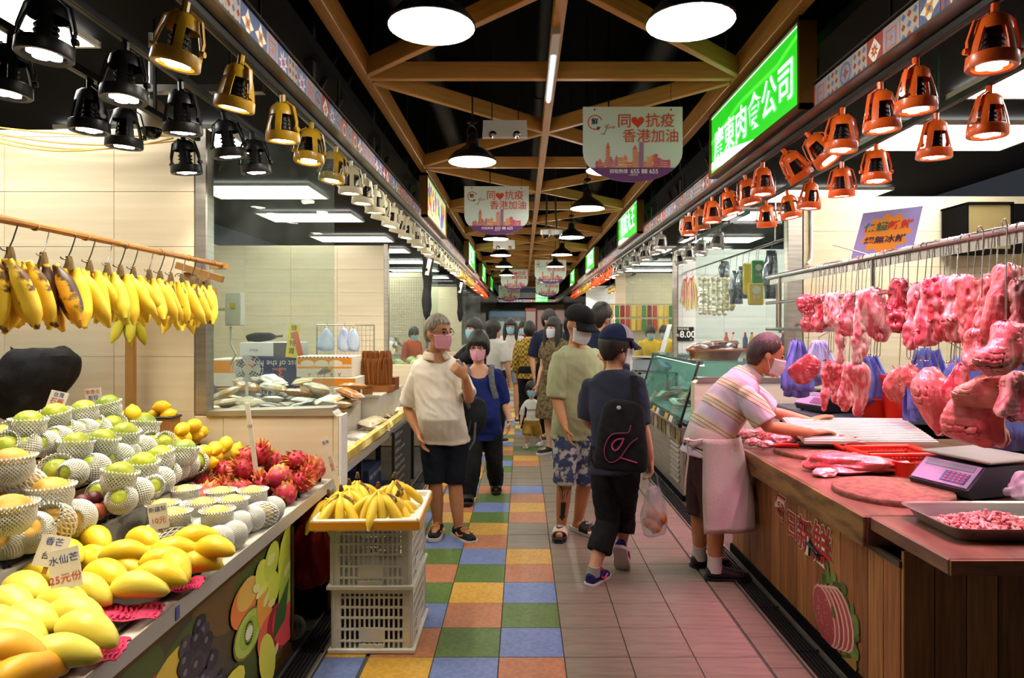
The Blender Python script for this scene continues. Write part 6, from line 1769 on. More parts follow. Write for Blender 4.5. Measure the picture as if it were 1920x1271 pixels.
# fan
t = thing('desk_fan', 'small white desk fan with round cage among the packets', 'fan', P(463, 735, 5.0) * Vector((1, 1, 0)) + Vector((0, 0, .99)), (0, 0, .5))
MB().lathe([(.001, 0), (.07, 0), (.065, .02), (.02, .03)], 20).build('base', m_plastic_w, t); MB().tube([(0, 0, .02), (0, .02, .14), (0, .02, .22)], .012, 8).build('neck', m_plastic_w, t)
b = MB()
for r_ in (.03, .05, .07, .09, .11): b.tube([(r_ * cos(a), -.02 - .0 * r_ - .012 * (1 - r_ / .11), .24 + r_ * sin(a)) for a in [2*pi*k/28 for k in range(29)]], .002, 4)
for k in range(20): a = 2*pi*k/20; b.tube([(.02 * cos(a), -.034, .24 + .02 * sin(a)), (.11 * cos(a), -.02, .24 + .11 * sin(a)), (.11 * cos(a), .03, .24 + .11 * sin(a))], .0016, 4)
b.build('cage', m_plastic_w, t)
for k in range(4):
	b = MB(); a = k * pi/2; b.add([(.02 * cos(a), 0, .24 + .02 * sin(a)), (.095 * cos(a - .4), .01, .24 + .095 * sin(a - .4)), (.1 * cos(a), .0, .24 + .1 * sin(a)), (.09 * cos(a + .45), -.01, .24 + .09 * sin(a + .45))], [(0, 1, 2, 3)]); b.build('blade', M('fan blade', '#b9c4d0', .4), t)
MB().lathe([(.001, -.0), (.03, .0), (.025, .06), (.001, .07)], 14, T(0, .0, .24) @ rx(-pi/2)).build('motor', m_plastic_w, t)
# wooden combs upright in bundles
m_comb = [planks('comb wood %d' % k, a, b_, (6, 6, 1), .4) for k, (a, b_) in enumerate((('#8a4f24', '#6b3a18'), ('#a0632e', '#7a4820')))]
cb = MB().prism([(-.018, 0), (.018, 0), (.022, .12), (.02, .2), (.012, .225), (-.012, .225), (-.02, .2), (-.022, .12)], .012)
cbm = [cb.mesh('wooden_scoop', m, 0) for m in m_comb]
for i in range(26):
	rw = i % 13; y0 = 5.75 + (i // 13) * .16
	o = obj('wooden_scoop', cbm[i % 2], None, (P(682 + rw * 4.2, 700, y0).x, y0, 1.05 + (.06 if i > 12 else .0)), (g.uniform(-.1, .05), g.uniform(-.08, .08), .9)); tag(o, 'brown wooden scoop standing in a row on the table', 'scoop', 'wooden scoops in rows')
t = thing('scoop_box', 'low wooden box holding the upright scoops', 'box', (P(706, 700, 5.83).x, 5.83, .993)); MB().box((0, -.07, .025), (.34, .14, .05)).build('front_box', m_comb[1], t, smooth=0); MB().box((0, .08, .055), (.34, .14, .11)).build('box', m_comb[0], t, smooth=0)
for i, (px, lb) in enumerate(((665, 'brown wooden jar left of the scoop rows'), (688, 'brown wooden jar before the scoop rows'))):
	p_ = P(px, 720, 5.4); t = thing('wooden_jar', lb, 'jar', (p_.x, 5.42, .993)); MB().lathe([(.001, 0), (.04, 0), (.043, .06), (.001, .062)], 20).build('jar', m_comb[1], t); MB().lathe([(.044, .06), (.044, .075), (.001, .078)], 20).build('lid', m_comb[0], t)
# bowls and tins behind the glass
for i, (px, py, Y, r_, h, c_, lb) in enumerate(((443, 757, 4.3, .1, .07, '#e0b64a', 'wide yellow paper tub just behind the glass'), (590, 700, 4.9, .06, .11, '#b9b4aa', 'steel tin with a black band among the packets'), (575, 690, 5.05, .05, .12, '#d8d2c4', 'white tin beside the steel tin'))):
	p_ = P(px, py, Y); t = thing('tin', lb, 'tin', (p_.x, p_.y, TZ + .12)); MB().lathe([(.001, 0), (r_ * .95, 0), (r_, h), (r_ * .96, h), (r_ * .9, .01), (.001, .01)], 24).build('can', M('tin ' + c_, c_, .35, .2), t); MB().lathe([(r_ * 1.02, h * .4), (r_ * 1.02, h * .7)], 24).build('band', m_dark if i else M('cream paper', '#e8dcc0', .6), t)
# hanging banners of yellow card
t = thing('sign_card', 'narrow yellow card with black characters standing above the cartons', 'card', (P(556, 690, 6.2).x, 6.05, 1.28), (0, .12, 0)); MB().box((0, 0, .14), (.1, .005, .3)).build('card', M('yellow card', '#d9c634', .6), t, smooth=0)
for i, ch in enumerate('蜂蜜特賣'): text(ch, .06, ink('#1d1d1d'), t, (0, -.004, .255 - i * .07))
t = thing('sign_card', 'narrow red and yellow card leaning beside the yellow one', 'card', (P(572, 690, 6.1).x, 6.02, 1.24), (0, -.25, 0)); MB().box((0, 0, .12), (.05, .005, .3)).build('card', M('red card', '#c4552e', .6), t, smooth=0); MB().box((.0, -.003, .0), (.06, .004, .1)).build('yellow_tab', M('yellow card'), t, smooth=0)
o = cloth_blob([superell(0, 0, z, a, a * .8, 14) for z, a in ((-.14, .02), (-.1, .035), (0, .045), (.1, .035), (.14, .02))], m_bcloth, 'folded_umbrella', .02, 20, 3, None, 1); o.location = (P(490, 632, 6.4).x, 6.4, 1.445); o.rotation_euler = (0, 1.5, .1); tag(o, 'black folded umbrella lying on top of the cartons', 'umbrella')
MB().tube([(0, 0, .12), (0, 0, .2)], .012, 8).build('handle', m_dark, o)
# wire rack with pale bags
t = thing('wire_rack', 'wire grid rack with pale blue bags behind the cartons', 'rack', (P(640, 612, 6.4).x, 6.55, TZ + .002)); W_ = .56
b = MB()
for x in (-W_/2, W_/2): b.tube([(x, 0, 0), (x, 0, .84)], .008, 6)
b.tube([(-W_/2, 0, .84), (W_/2, 0, .84)], .008, 6); b.build('frame', m_steel, t)
b = MB()
for k in range(1, 14): b.tube([(-W_/2 + W_ * k / 14, 0, .2), (-W_/2 + W_ * k / 14, 0, .84)], .0022, 4)
for k in range(12): b.tube([(-W_/2, .003, .22 + k * .052), (W_/2, .003, .22 + k * .052)], .0022, 4)
b.build('grid', m_steel, t)
m_pb = M('pale blue bag', '#c7d3e6', .4, col2='#aebfdb', nscale=8, alpha=.95)
for i, (px, w_) in enumerate(((600, .17), (634, .13), (652, .11))):
	q_ = P(px, 625, 6.3); o = cloth_blob([superell(0, 0, z, a, .03, 16) for z, a in ((-.2, w_ * .45), (-.15, w_ * .55), (-.05, w_ * .45), (.0, w_ * .2), (.03, .02))], m_pb, 'bag', .02, 18, i, None, 1); o.location = (q_.x, 6.5, q_.z + .02); tag(o, ('wide', 'narrow', 'smallest')[i] + ' pale blue plastic bag clipped to the wire rack', 'bag')
	MB().tube([(0, .0, .02), (0, .02, .06), (0, .05, .08)], .003, 5).build('hook', m_wire, o)
# electric boxes on the wall seen through the glass
t = thing('switch_box', 'grey electrical switch box on the wall behind the glass', 'switch box', (-1.66, 3.86, 1.55)); MB().box((0, 0, .1), (.09, .06, .19), bev=.004).build('case', m_plastic_w, t, smooth=0); MB().box((.0, -.032, .12), (.03, .004, .03)).build('warning_mark', M('yellow card'), t, smooth=0); MB().box((0, .05, .1), (.05, .06, .05)).build('bracket', m_plastic_w, t, smooth=0); MB().tube([(-.02, -.01, 0), (-.02, -.01, -.1), (.01, -.01, -.16), (-.03, 0, -.22)], .006, 6).build('cable', m_plastic_w, t)
MB().tube([(-.06, -.0, .1), (-.1, -.06, .1)], .01, 6).build('arm', m_plastic_w, t)
# dark wrapped parasols hung along the fascia
for Y, lb in ((8.3, 'black rolled parasol hanging under the fascia near the vegetable stall'), (12.6, 'black rolled parasol with white tags farther along the fascia')):
	X = XL - .12; o = cloth_blob([superell(0, 0, z, a, a, 14) for z, a in ((-.95, .02), (-.8, .06), (-.45, .05), (-.2, .075), (-.06, .09), (0, .03))], m_bcloth, 'rolled_parasol', .03, 10, int(Y), None, 2); o.location = (X, Y, 2.58); tag(o, lb, 'parasol')
	MB().tube([(0, 0, -.02), (0, 0, .055)], .008, 6).build('hook', m_wire, o)
	MB().box((.02, -.07, -.3), (.05, .004, .2), rot=ry(.2)).build('paper_tag', m_white, o)

# ================================================================== VEGETABLE STALL (left, further on)
t = thing('vegetable_table', 'table heaped with vegetables behind the second low wall', 'table', (-1.75, 10.2, 0)); MB().box((0, 0, .84), (1.2, 2.8, .05)).build('table_top', m_ply, t, smooth=0); MB().box((0, 0, .4), (1.1, 2.7, .8)).build('base', m_black, t, smooth=0)
g = random.Random(31); vm = {}
for nm, c1, c2, r_, sq in (('potato', '#c9a86a', '#a5834a', .045, 1.2), ('onion', '#a5483c', '#8a3530', .04, .95), ('tomato', '#c8402a', '#b5351f', .038, .9), ('melon', '#8fa85a', '#6f8a40', .08, 1.3), ('gourd', '#d8c9a0', '#c4b284', .07, 1.4), ('carrot', '#d97c2a', '#c46a1f', .03, 2.6), ('cabbage', '#a9bf8a', '#8aa56a', .085, .95)):
	vm[nm] = fruit_mesh(nm, M('veg ' + nm, c1, .5, col2=c2, nscale=10), oval(r_, r_ * sq), 14, .12, 3)
for i in range(110):
	nm = g.choice(list(vm)); a = g.random(); x = -2.25 + 1.05 * g.random(); y = 8.98 + 2.5 * a; hgt = .895 + (.1 * (1 - abs((x + 1.72) / .6)) if i > 55 else 0)
	o = obj(nm, vm[nm], None, (x, y, hgt), (g.random() * 3, g.random() * 3, g.random() * 6)); tag(o, '%s in the vegetable heap behind the low wall' % nm, nm, '%ss in the heap' % nm)
for i in range(16):
	k = i % 12; o = obj('packet', PK[k], None, (-2.2 + .05 * (i % 4), 9.2 + .12 * i, 1.1 + .06 * (i % 4)), (.8, g.random(), g.random())); tag(o, 'packet of %s goods piled against the vegetable stall wall' % names[k % 6], 'packet', 'packets at the vegetable stall')
# grid on the wall
t = thing('wall_grid', 'wire display grid on the third stall wall', 'grid', (-2.35, 12.93, 1.0)); b = MB()
for k in range(22): b.tube([(-.5 + k * .047, 0, 0), (-.5 + k * .047, 0, 1.5)], .003, 4)
for k in range(30): b.tube([(-.5, .004, k * .05), (.5, .004, k * .05)], .003, 4)
b.build('wires', m_steel, t); b = MB()
for x in (-.5, .5): b.tube([(x, 0, 0), (x, 0, 1.5)], .008, 6)
for z in (0, 1.5): b.tube([(-.5, 0, z), (.5, 0, z)], .008, 6)
b.tube([(0, 0, .75), (0, .07, .75)], .01, 6); b.build('frame', m_steel, t)
# far stalls: counters with heaps
g = random.Random(77)
for (X, y0, y1, lb, cols_) in ((-1.7, 13.3, 17.2, 'white counter with heaped goods beyond the vegetables', ('#c4623a', '#d9b25a', '#7f9c4a', '#b53a30')), (-1.7, 18.2, 23, 'white counter at the far end of the fruit side', ('#b9502f', '#cfa54a', '#94a85a', '#d8cbb0')), (1.72, 10.3, 13.3, 'white counter with yellow goods behind the second right glass', ('#e0b83a', '#e6cc6a', '#c9542f', '#d9c48a')), (2.0, 14.6, 17.8, 'white counter further on along the butcher side', ('#d98a6a', '#c9b58a', '#b5534a', '#d9d2c0')), (2.0, 18.8, 23, 'white counter at the far end of the butcher side', ('#c98a5a', '#b9b08a', '#b5534a', '#7f9c6a'))):
	t = thing('stall_counter', lb, 'counter', (X, (y0 + y1) / 2, 0)); L_ = y1 - y0
	W_ = .45 if X == 1.72 else .9; MB().box((0, 0, .4), (W_, L_, .8)).build('body', m_plastic_w, t, smooth=0); MB().box((0, 0, .82), (W_ + .05, L_ + .05, .04)).build('counter_top', m_steel, t, smooth=0)
	for k in range(int(L_ * 9)):
		r_ = g.uniform(.04, .09); c_ = g.choice(cols_)
		key = 'far goods ' + c_; me = vm.get(key)
		if me is None: me = vm[key] = fruit_mesh('goods', M(key, c_, .5), oval(.06, .06), 10, .2, k)
		o = obj('produce', me, None, (X + g.uniform(-.44, .44) * W_, y0 + .1 + (L_ - .2) * g.random(), .84 + r_ * .8), (g.random() * 3, 0, g.random() * 3)); o.scale = (r_ / .06,) * 3; tag(o, 'small heap item on the ' + lb.replace('white ', ''), 'produce', 'goods on the ' + lb[6:40])
# snack packs hung behind the second right glass
t = thing('snack_rail', 'steel rail of hung snack packs in the stall with yellow uniforms', 'rail', (2.1, 13.6, 2.0)); MB().tube([(-.55, 0, 0), (1.4, 0, 0)], .01, 6).build('bar', m_rail, t)
for x in (-.5, 1.3): MB().tube([(x, 0, 0), (x, .28, .02)], .01, 6).build('arm', m_rail, t)
for i in range(30):
	x = 1.6 + (i % 15) * .11; z = 1.86 - (i // 15) * .28; c_ = ('#b5352a', '#d9a52a', '#7f2a24', '#e0c04a', '#3f7a3a')[(i * 3) % 5]
	b = MB(); b.box((0, 0, 0), (.09, .03, .24), bev=.012); o = b.build('snack_pack', M('snack ' + c_, c_, .35, coat=.4), None, (x, 13.58 - .02 * (i // 15), z), None); tag(o, 'small shiny snack pack hung on the far rail', 'snack pack', 'snack packs on the far rail')

# ================================================================== GLASS SHOWCASE (right)
sy0, sy1 = 5.87, 7.9
t = thing('glass_showcase', 'chilled steel showcase with a slanted glass front', 'showcase')
b = MB(); b.prism([(1.42, .06), (2.15, .06), (2.15, .66), (1.40, .66)], sy1 - sy0, T(0, sy0, 0)); b.build('steel_body', m_steel, t, smooth=0)
MB().box((1.75, (sy0 + sy1) / 2, .03), (.66, sy1 - sy0 - .04, .06)).build('plinth', m_black, t, smooth=0)
MB().box((1.39, (sy0 + sy1) / 2, .675), (.035, sy1 - sy0, .035)).build('front_ledge', m_chrome, t, smooth=0)
a = atan2(.17, .55)
MB().box((1.472, (sy0 + sy1) / 2, .965), (.006, sy1 - sy0, .575), rot=ry(a)).build('glass_front', glass('showcase glass', '#d5efe9', .05, 1.45), t, smooth=0)
for y in (sy0, sy1): MB().box((1.472, y, .965), (.02, .02, .58), rot=ry(a)).build('glass_post', m_dsteel, t, smooth=0)
MB().box((1.86, (sy0 + sy1) / 2, 1.235), (.62, sy1 - sy0, .012)).build('glass_top', glass('showcase glass'), t, smooth=0); MB().box((1.57, (sy0 + sy1) / 2, 1.225), (.04, sy1 - sy0, .03)).build('top_rail', m_steel, t, smooth=0); MB().box((1.60, (sy0 + sy1) / 2, 1.205), (.03, sy1 - sy0 - .1, .012)).build('added_light_strip', M('added cool strip', '#e6fbff', .4, emit=14), t, smooth=0)  # the glowing strip is added to brighten the inside of the case
for y in (sy0 + .0, sy1): MB().box((1.83, y, .96), (.6, .006, .55)).build('glass_end', glass('showcase glass'), t, smooth=0)
MB().box((2.14, (sy0 + sy1) / 2, .95), (.02, sy1 - sy0, .58)).build('back_panel', m_plastic_w, t, smooth=0)
MB().box((1.78, (sy0 + sy1) / 2, .70), (.66, sy1 - sy0 - .06, .03)).build('tray', M('wet steel', '#b9cfcf', .2, .7), t, smooth=0)
for k in range(9): MB().box((1.408, 5.98 + k * .0 + .17, .16 + k * .045), (.012, .34, .03), rot=ry(.6)).build('louvre', m_steel, t, smooth=0)
for k in range(9):
	MB().box((1.372, 5.96 + k * .2, .7), (.004, .12, .055), rot=ry(.3)).build('price_tag', M('tag %d' % (k % 3), ('#2c4a3a', '#d9d6cc', '#c9a43a')[k % 3], .5), t, smooth=0)
	MB().box((1.398, 5.98 + k * .2, .56), (.004, .16, .13)).build('photo_label', M('photo label %d' % (k % 3), ('#a5894a', '#7f6a4a', '#b9a890')[k % 3], .4, col2='#4a4030', nscale=14), t, smooth=0)
for i in range(14):
	o = obj('packet', PK[(i * 5) % 12], None, (1.62 + .2 * (i % 3), 6.05 + .13 * i, .74 + .05 * (i % 2)), (g.uniform(-.3, .3), g.uniform(-.3, .3), g.random() * 6)); tag(o, 'packet of chilled %s goods inside the glass showcase' % names[(i * 5) % 6], 'packet', 'packets in the showcase'); o.scale = (1.1, 1.1, 1.3)
# wicker basket with bagged seafood
def wicker(c, r_, h, label):
	t = thing('wicker_basket', label, 'basket', c); b = MB(); n = 44
	for j in range(9):
		z = .006 + j * h / 9; rr_ = r_ * (.82 + .18 * j / 9)
		b.tube([((rr_ + .006 * (1 if (k + j) % 2 else -1)) * 1.25 * cos(2*pi*k/n), (rr_ + .006 * (1 if (k + j) % 2 else -1)) * sin(2*pi*k/n), z) for k in range(n + 1)], .006, 5)
	b.build('weave', planks('wicker', '#a5622e', '#8a4a20', (4, 4, 4), .5), t)
	b = MB(); b.tube([(r_ * 1.27 * cos(2*pi*k/n), r_ * 1.02 * sin(2*pi*k/n), h) for k in range(n + 1)], .011, 6); b.build('rim', planks('wicker'), t)
	b = MB(); b.lathe([(.001, .002), (r_ * .8, .002)], 24); o = b.build('bottom', planks('wicker'), t); o.scale = (1.25, 1, 1)
wicker((1.80, 6.25, 1.247), .2, .085, 'brown wicker basket of bagged goods on the showcase')
for i in range(26):
	a_ = i * 2.4; r_ = .17 * sqrt(g.random()); o = obj('packet', PK[(1, 5, 1, 3)[i % 4]], None, (1.80 + r_ * 1.2 * cos(a_), 6.25 + r_ * sin(a_), 1.27 + .012 * (i % 8) + .02 * g.random()), (g.uniform(-.5, .5), g.uniform(-.5, .5), a_)); o.scale = (.6, .6, .9); tag(o, 'clear bag of dried seafood piled in the wicker basket', 'packet', 'bags in the wicker basket')
t = thing('carton', 'brown open carton behind the wicker basket', 'carton', (1.98, 6.55, 1.247)); MB().box((0, 0, .08), (.22, .16, .16)).build('box', M('brown card'), t, smooth=0); MB().box((0, -.1, .15), (.22, .06, .004), rot=rx(.5)).build('flap', M('brown card'), t, smooth=0)
t = thing('steel_cabinet', 'small steel framed cabinet at the far end of the showcase', 'cabinet', (1.63, 8.25, 0)); b = MB()
for x in (-.22, .22):
	for y in (-.25, .25): b.box((x, y, .5), (.03, .03, 1.0))
for z in (.12, .6, .99): b.box((0, 0, z), (.47, .53, .025))
b.build('frame', m_steel, t, smooth=0)
for x in (-.21,): MB().box((x, 0, .55), (.004, .46, .84)).build('glass_side', glass('showcase glass'), t, smooth=0)
MB().box((0, -.25, .55), (.42, .004, .84)).build('glass_door', glass('showcase glass'), t, smooth=0)
scale_((1.6, 8.2, 1.005), 2.6, 'pale weighing scale on the small steel cabinet', '#9aa0a8')
t = thing('price_sign', 'black sign with white price eight dollars on the white wall', 'price sign', (P(1285, 626, 9.58).x, 9.578, P(1285, 626, 9.58).z)); MB().box((0, 0, 0), (.24, .012, .2)).build('board', M('black sign', '#101012', .5), t, smooth=0)
text('8.00', .13, ink('#f2f2ee'), t, (.03, -.008, -.01), bold=.02); text('特級魚蛋', .04, ink('#e6e6e0'), t, (-.03, -.008, .07)); text('每斤', .05, ink('#e6e6e0'), t, (-.09, -.008, -.02)); text('起', .03, ink('#e6e6e0'), t, (.08, -.008, -.08))
# tilted sign stand on the far end of the showcase
t = thing('sign_board', 'tall narrow tilted sign board at the far end of the showcase', 'sign', (1.62, 7.75, 1.247), (0, .28, 0)); MB().box((0, 0, .17), (.012, .2, .34)).build('board', M('pale sign', '#c9cfd0', .4), t, smooth=0); MB().box((0, 0, .004), (.06, .2, .008)).build('foot', m_steel, t, smooth=0)
# hanging goods behind the butcher's glass
HX, HZ = 2.35, 2.33
t = thing('goods_rail', 'rail of hung food bags behind the showcase', 'rail', (HX, 0, HZ)); MB().tube([(0, 5.9, 0), (0, 9.58, 0)], .012, 8).build('bar', m_rail, t); MB().tube([(0, 6.2, 0), (0, 6.2, .69)], .008, 6).build('hanger', m_rail, t)
def hung(px, y0, y1, wpx, label, make):
	Y = FPX * HX / (px - VPX); k = Y / FPX; zt = CAMH - (y0 - VPY) * k
	t = thing('hung_goods', label, 'hung goods', (HX, Y, HZ)); MB().tube([(0, 0, .012), (.014, 0, .0), (.006, 0, -.06), (0, 0, zt - HZ)], .0025, 5).build('hook', m_wire, t)
	make(t, zt - HZ, (y1 - y0) * k, wpx * k)
def strings(n, col, mm):
	def mk(t, z, h, w_):
		for j in range(n):
			x = -w_/2 + w_ * (j + .5) / n
			b = MB(); m_ = max(5, int(h / .035))
			for k in range(m_): b.ball((x + g.uniform(-.006, .006), g.uniform(-.02, .02), z - .05 - (h - .06) * k / m_), .03, 8, 6)
			b.build('ball_string', mm, t)
		b = MB(); b.tube([(-w_/2, 0, z - .04), (0, 0, z), (w_/2, 0, z - .04)], .004, 5); b.build('pink_string', M('pink string', '#e05a7a', .6), t)
	return mk
m_fb = M('fish ball', '#e6dfca', .5, col2='#d6cbb0', nscale=9)
hung(1322, 515, 592, 26, 'strings of pale fish balls in a clear bag, beside the noodle bundle', strings(3, 0, m_fb)); hung(1348, 515, 594, 30, 'strings of white fish balls next to the silver bags', strings(3, 0, m_fb)); hung(1368, 518, 585, 20, 'short strings of tan fish balls', strings(2, 0, M('tan fish ball', '#d8c89a', .5)))
def noodles(t, z, h, w_):
	b = MB()
	for k in range(26):
		x = g.uniform(-w_/2, w_/2); b.tube([(x * .3, 0, z), (x, g.uniform(-.03, .03), z - h * .4), (x * 1.1 + g.uniform(-.01, .01), g.uniform(-.03, .03), z - h * g.uniform(.8, 1))], .006, 4)
	b.build('strands', M('noodle yellow', '#e0cf8a', .5, col2='#e6a9a0', nscale=5), t)
	MB().tube([(-.02, -.02, z - .02), (.0, -.03, z - .03), (.02, -.02, z + .02)], .01, 6).build('pink_string', M('pink string'), t)
hung(1297, 520, 585, 24, 'yellow noodle bundle tied with pink string', noodles); hung(1286, 522, 575, 16, 'thin noodle bundle at the rail end', noodles)
def pack(c1, txt=None):
	def mk(t, z, h, w_):
		b = MB(); b.box((0, 0, z - h/2), (w_, .04, h), bev=.015); b.build('bag', M('food pack ' + c1, c1, .3, coat=.5), t)
		if txt: text(txt, w_ * .26, ink('#f0f0e6'), t, (0, -.023, z - h * .65)); MB().lathe([(w_ * .26, 0), (.001, .002)], 20, T(0, -.021, z - h * .32) @ rx(pi/2)).build('emblem', M('pack emblem', '#dfe8dc', .4), t)
	return mk
hung(1421, 488, 531, 24, 'green food pack with a white emblem', pack('#2f9a44', '八寶')); hung(1403, 493, 552, 20, 'tall yellow food pack beside the green one', pack('#e0c22e')); hung(1417, 530, 572, 30, 'yellow food pack hanging below the green one', pack('#e6c62a', '米粉'))
m_sil = M('silver bag', '#a9b4bf', .2, .6, col2='#5f6a78', nscale=16)
def clearbag(t, z, h, w_):
	b = MB(); b.grid(lambda u, v: ((u - .5) * w_ * (.5 + .5 * min(1, v * 2)), .02 * sin(u * 12 + v * 5), z - v * h), 12, 8); o = b.build('bag', m_sil, t); sm = o.modifiers.new('t', 'SOLIDIFY'); sm.thickness = .02
hung(1380, 508, 570, 24, 'silver bag hanging beside the fish balls', clearbag); hung(1392, 500, 560, 20, 'blue silver bag hanging beside the yellow packs', clearbag); hung(1445, 470, 560, 26, 'clear bag near the steel post with red print', clearbag); hung(1358, 490, 520, 18, 'short brown and silver bag above the fish balls', clearbag)
# shelf behind
t = thing('wall_shelf', 'white shelf with bottles behind the hung goods', 'shelf', (3.1, 8.6, 0)); MB().box((0, 0, .62), (1.2, .5, 1.24)).build('cabinet', m_plastic_w, t, smooth=0); MB().box((0, -.02, 1.255), (1.26, .54, .03)).build('top', M('red shelf edge', '#b54a3a', .5), t, smooth=0)
for i in range(9):
	t = thing('bottle', 'small bottle standing on the white shelf behind the hung goods', 'bottle', (2.6 + i * .12, 8.5 + .1 * (i % 2), 1.271), (0, 0, 0), 'bottles on the white shelf'); c_ = ('#b5442e', '#d9d2c4', '#3a4a5a', '#c9a43a')[i % 4]
	MB().lathe([(.001, 0), (.032, 0), (.032, .12), (.014, .16), (.012, .19), (.001, .19)], 14).build('glass', M('bottle ' + c_, c_, .3), t); MB().lathe([(.014, .18), (.014, .205), (.001, .206)], 10).build('cap', m_redp, t)
# ---- far end of the aisle
t = thing('menu_poster', 'red framed menu poster on the far end wall', 'poster', (.4, 31.0, 1.55)); MB().box((0, 0, .45), (.5, .04, .95)).build('board', M('poster red', '#a8443a', .5), t, smooth=0); MB().box((0, -.022, .36), (.42, .01, .66)).build('sheet', M('poster sheet', '#c9b9ae', .6), t, smooth=0); MB().box((0, .02, -.75), (.06, .04, 1.55)).build('stand', m_dsteel, t, smooth=0)
t = thing('end_shopfront', 'pale shop front with glowing signs at the far end', 'shop front', (-.6, 32.2, 0)); MB().box((0, 0, 1.2), (2.0, .3, 2.4)).build('wall', M('dim shop wall', '#8c9a98', .5, col2='#5f6f72', nscale=2), t, smooth=0); MB().box((0, -.17, 2.15), (1.9, .04, .3)).build('fascia', M('shop fascia', '#55707f', .4, emit=.25), t, smooth=0)
for k in range(5): MB().box((-.8 + k * .4, -.17, 1.35), (.3, .03, .9)).build('window_pane', M('lit window', '#9fb0a8', .3, emit=.35), t, smooth=0)
t = thing('pink_hoarding', 'pale pink hoarding beside the far shop front', 'hoarding', (1.25, 31.6, 0)); MB().box((0, 0, 1.3), (1.5, .1, 2.6)).build('panel', M('pink panel', '#cfa9a4', .6), t, smooth=0); MB().box((.3, -.06, 1.5), (.5, .02, .9)).build('poster', M('poster pink lit', '#d98ab0', .5, emit=.4), t, smooth=0)
spot('lamp_or_fill_light', (.2, 27, 2.9), (.2, 30, .5), 320, (1, .92, .84), 120, .7, .1); spot('lamp_or_fill_light', (.2, 21, 3.0), (.2, 21, 0), 110, (1, .92, .82), 130, .7, .1)  # fill spots without fixtures, added to brighten the far end
# seated stall holder behind the glass is built with the people

# ================================================================== PEOPLE
m_skin_p = M('skin', '#d9a584', .5, col2='#cd9572', nscale=7, sss=.12, ramp=(.3, .7), ssr=(1, .35, .2))
m_skin_d = M('tanned skin', '#cc9068', .5, col2='#be8058', nscale=7, sss=.1, ramp=(.3, .7))
m_skin_l = M('light skin', '#e0b394', .5, col2='#d6a585', nscale=7, sss=.12, ramp=(.3, .7))
m_hair = M('black hair', '#14110f', .45, col2='#221b17', nscale=9, stretch=(6, 6, .6), bump=.5, bscale=30)
m_hair_g = M('grey hair', '#8f8474', .5, col2='#5a4f43', nscale=8, stretch=(6, 6, .6), bump=.5, bscale=30)
m_hair_b = M('thin dark hair', '#2a1d1a', .5, col2='#3d2b26', nscale=9, stretch=(6, 6, .6), bump=.5, bscale=30)
m_eye = M('dark eye', '#17100d', .2)
def mk_mask(n, c): return M('mask ' + n, c, .7, bump=.2, bscale=60)
m_mk_pink, m_mk_white, m_mk_blue = mk_mask('pink', '#e3a0b4'), mk_mask('white', '#dfe2ea'), mk_mask('blue', '#8fc0d6')
def cloth(name, c='#808080', c2=None, ns=6, bump=.06, rough=.85): return M('cloth ' + name, c, rough, col2=c2 or c, nscale=ns, bump=bump, bscale=160, spec=.25)
def lerp(a, b, t): return a + (b - a) * t
def path(*pts, n=3):
	out = []
	for a, b in zip(pts[:-1], pts[1:]):
		for k in range(n): out.append(lerp(a, b, k / n))
	out.append(pts[-1]); return out
def remesh(b, name, m, vox, parent=None, sm=2, wr=0, wsc=9, seed=0, amp_z=.5):
	o = b.build(name, m, parent)
	def mods(o):
		r_ = o.modifiers.new('r', 'REMESH'); r_.mode = 'VOXEL'; r_.voxel_size = vox
		if sm: s_ = o.modifiers.new('s', 'SMOOTH'); s_.iterations = sm; s_.factor = .5
	bake(o, mods)
	if wr:
		off = Vector((seed * 3.7, seed * 1.3, seed * 2.9))
		me = o.data; nn = [v.normal.copy() for v in me.vertices]
		for v, n_ in zip(me.vertices, nn):
			p = v.co
			w_ = noise.noise(Vector((p.x * wsc, p.y * wsc, p.z * wsc * amp_z)) + off) + .6 * (1 - 2 * abs(noise.noise(Vector((p.x + p.z * .8, p.y, p.z * .7)) * wsc * 1.3 + off)))
			v.co = p + n_ * wr * w_
	return o
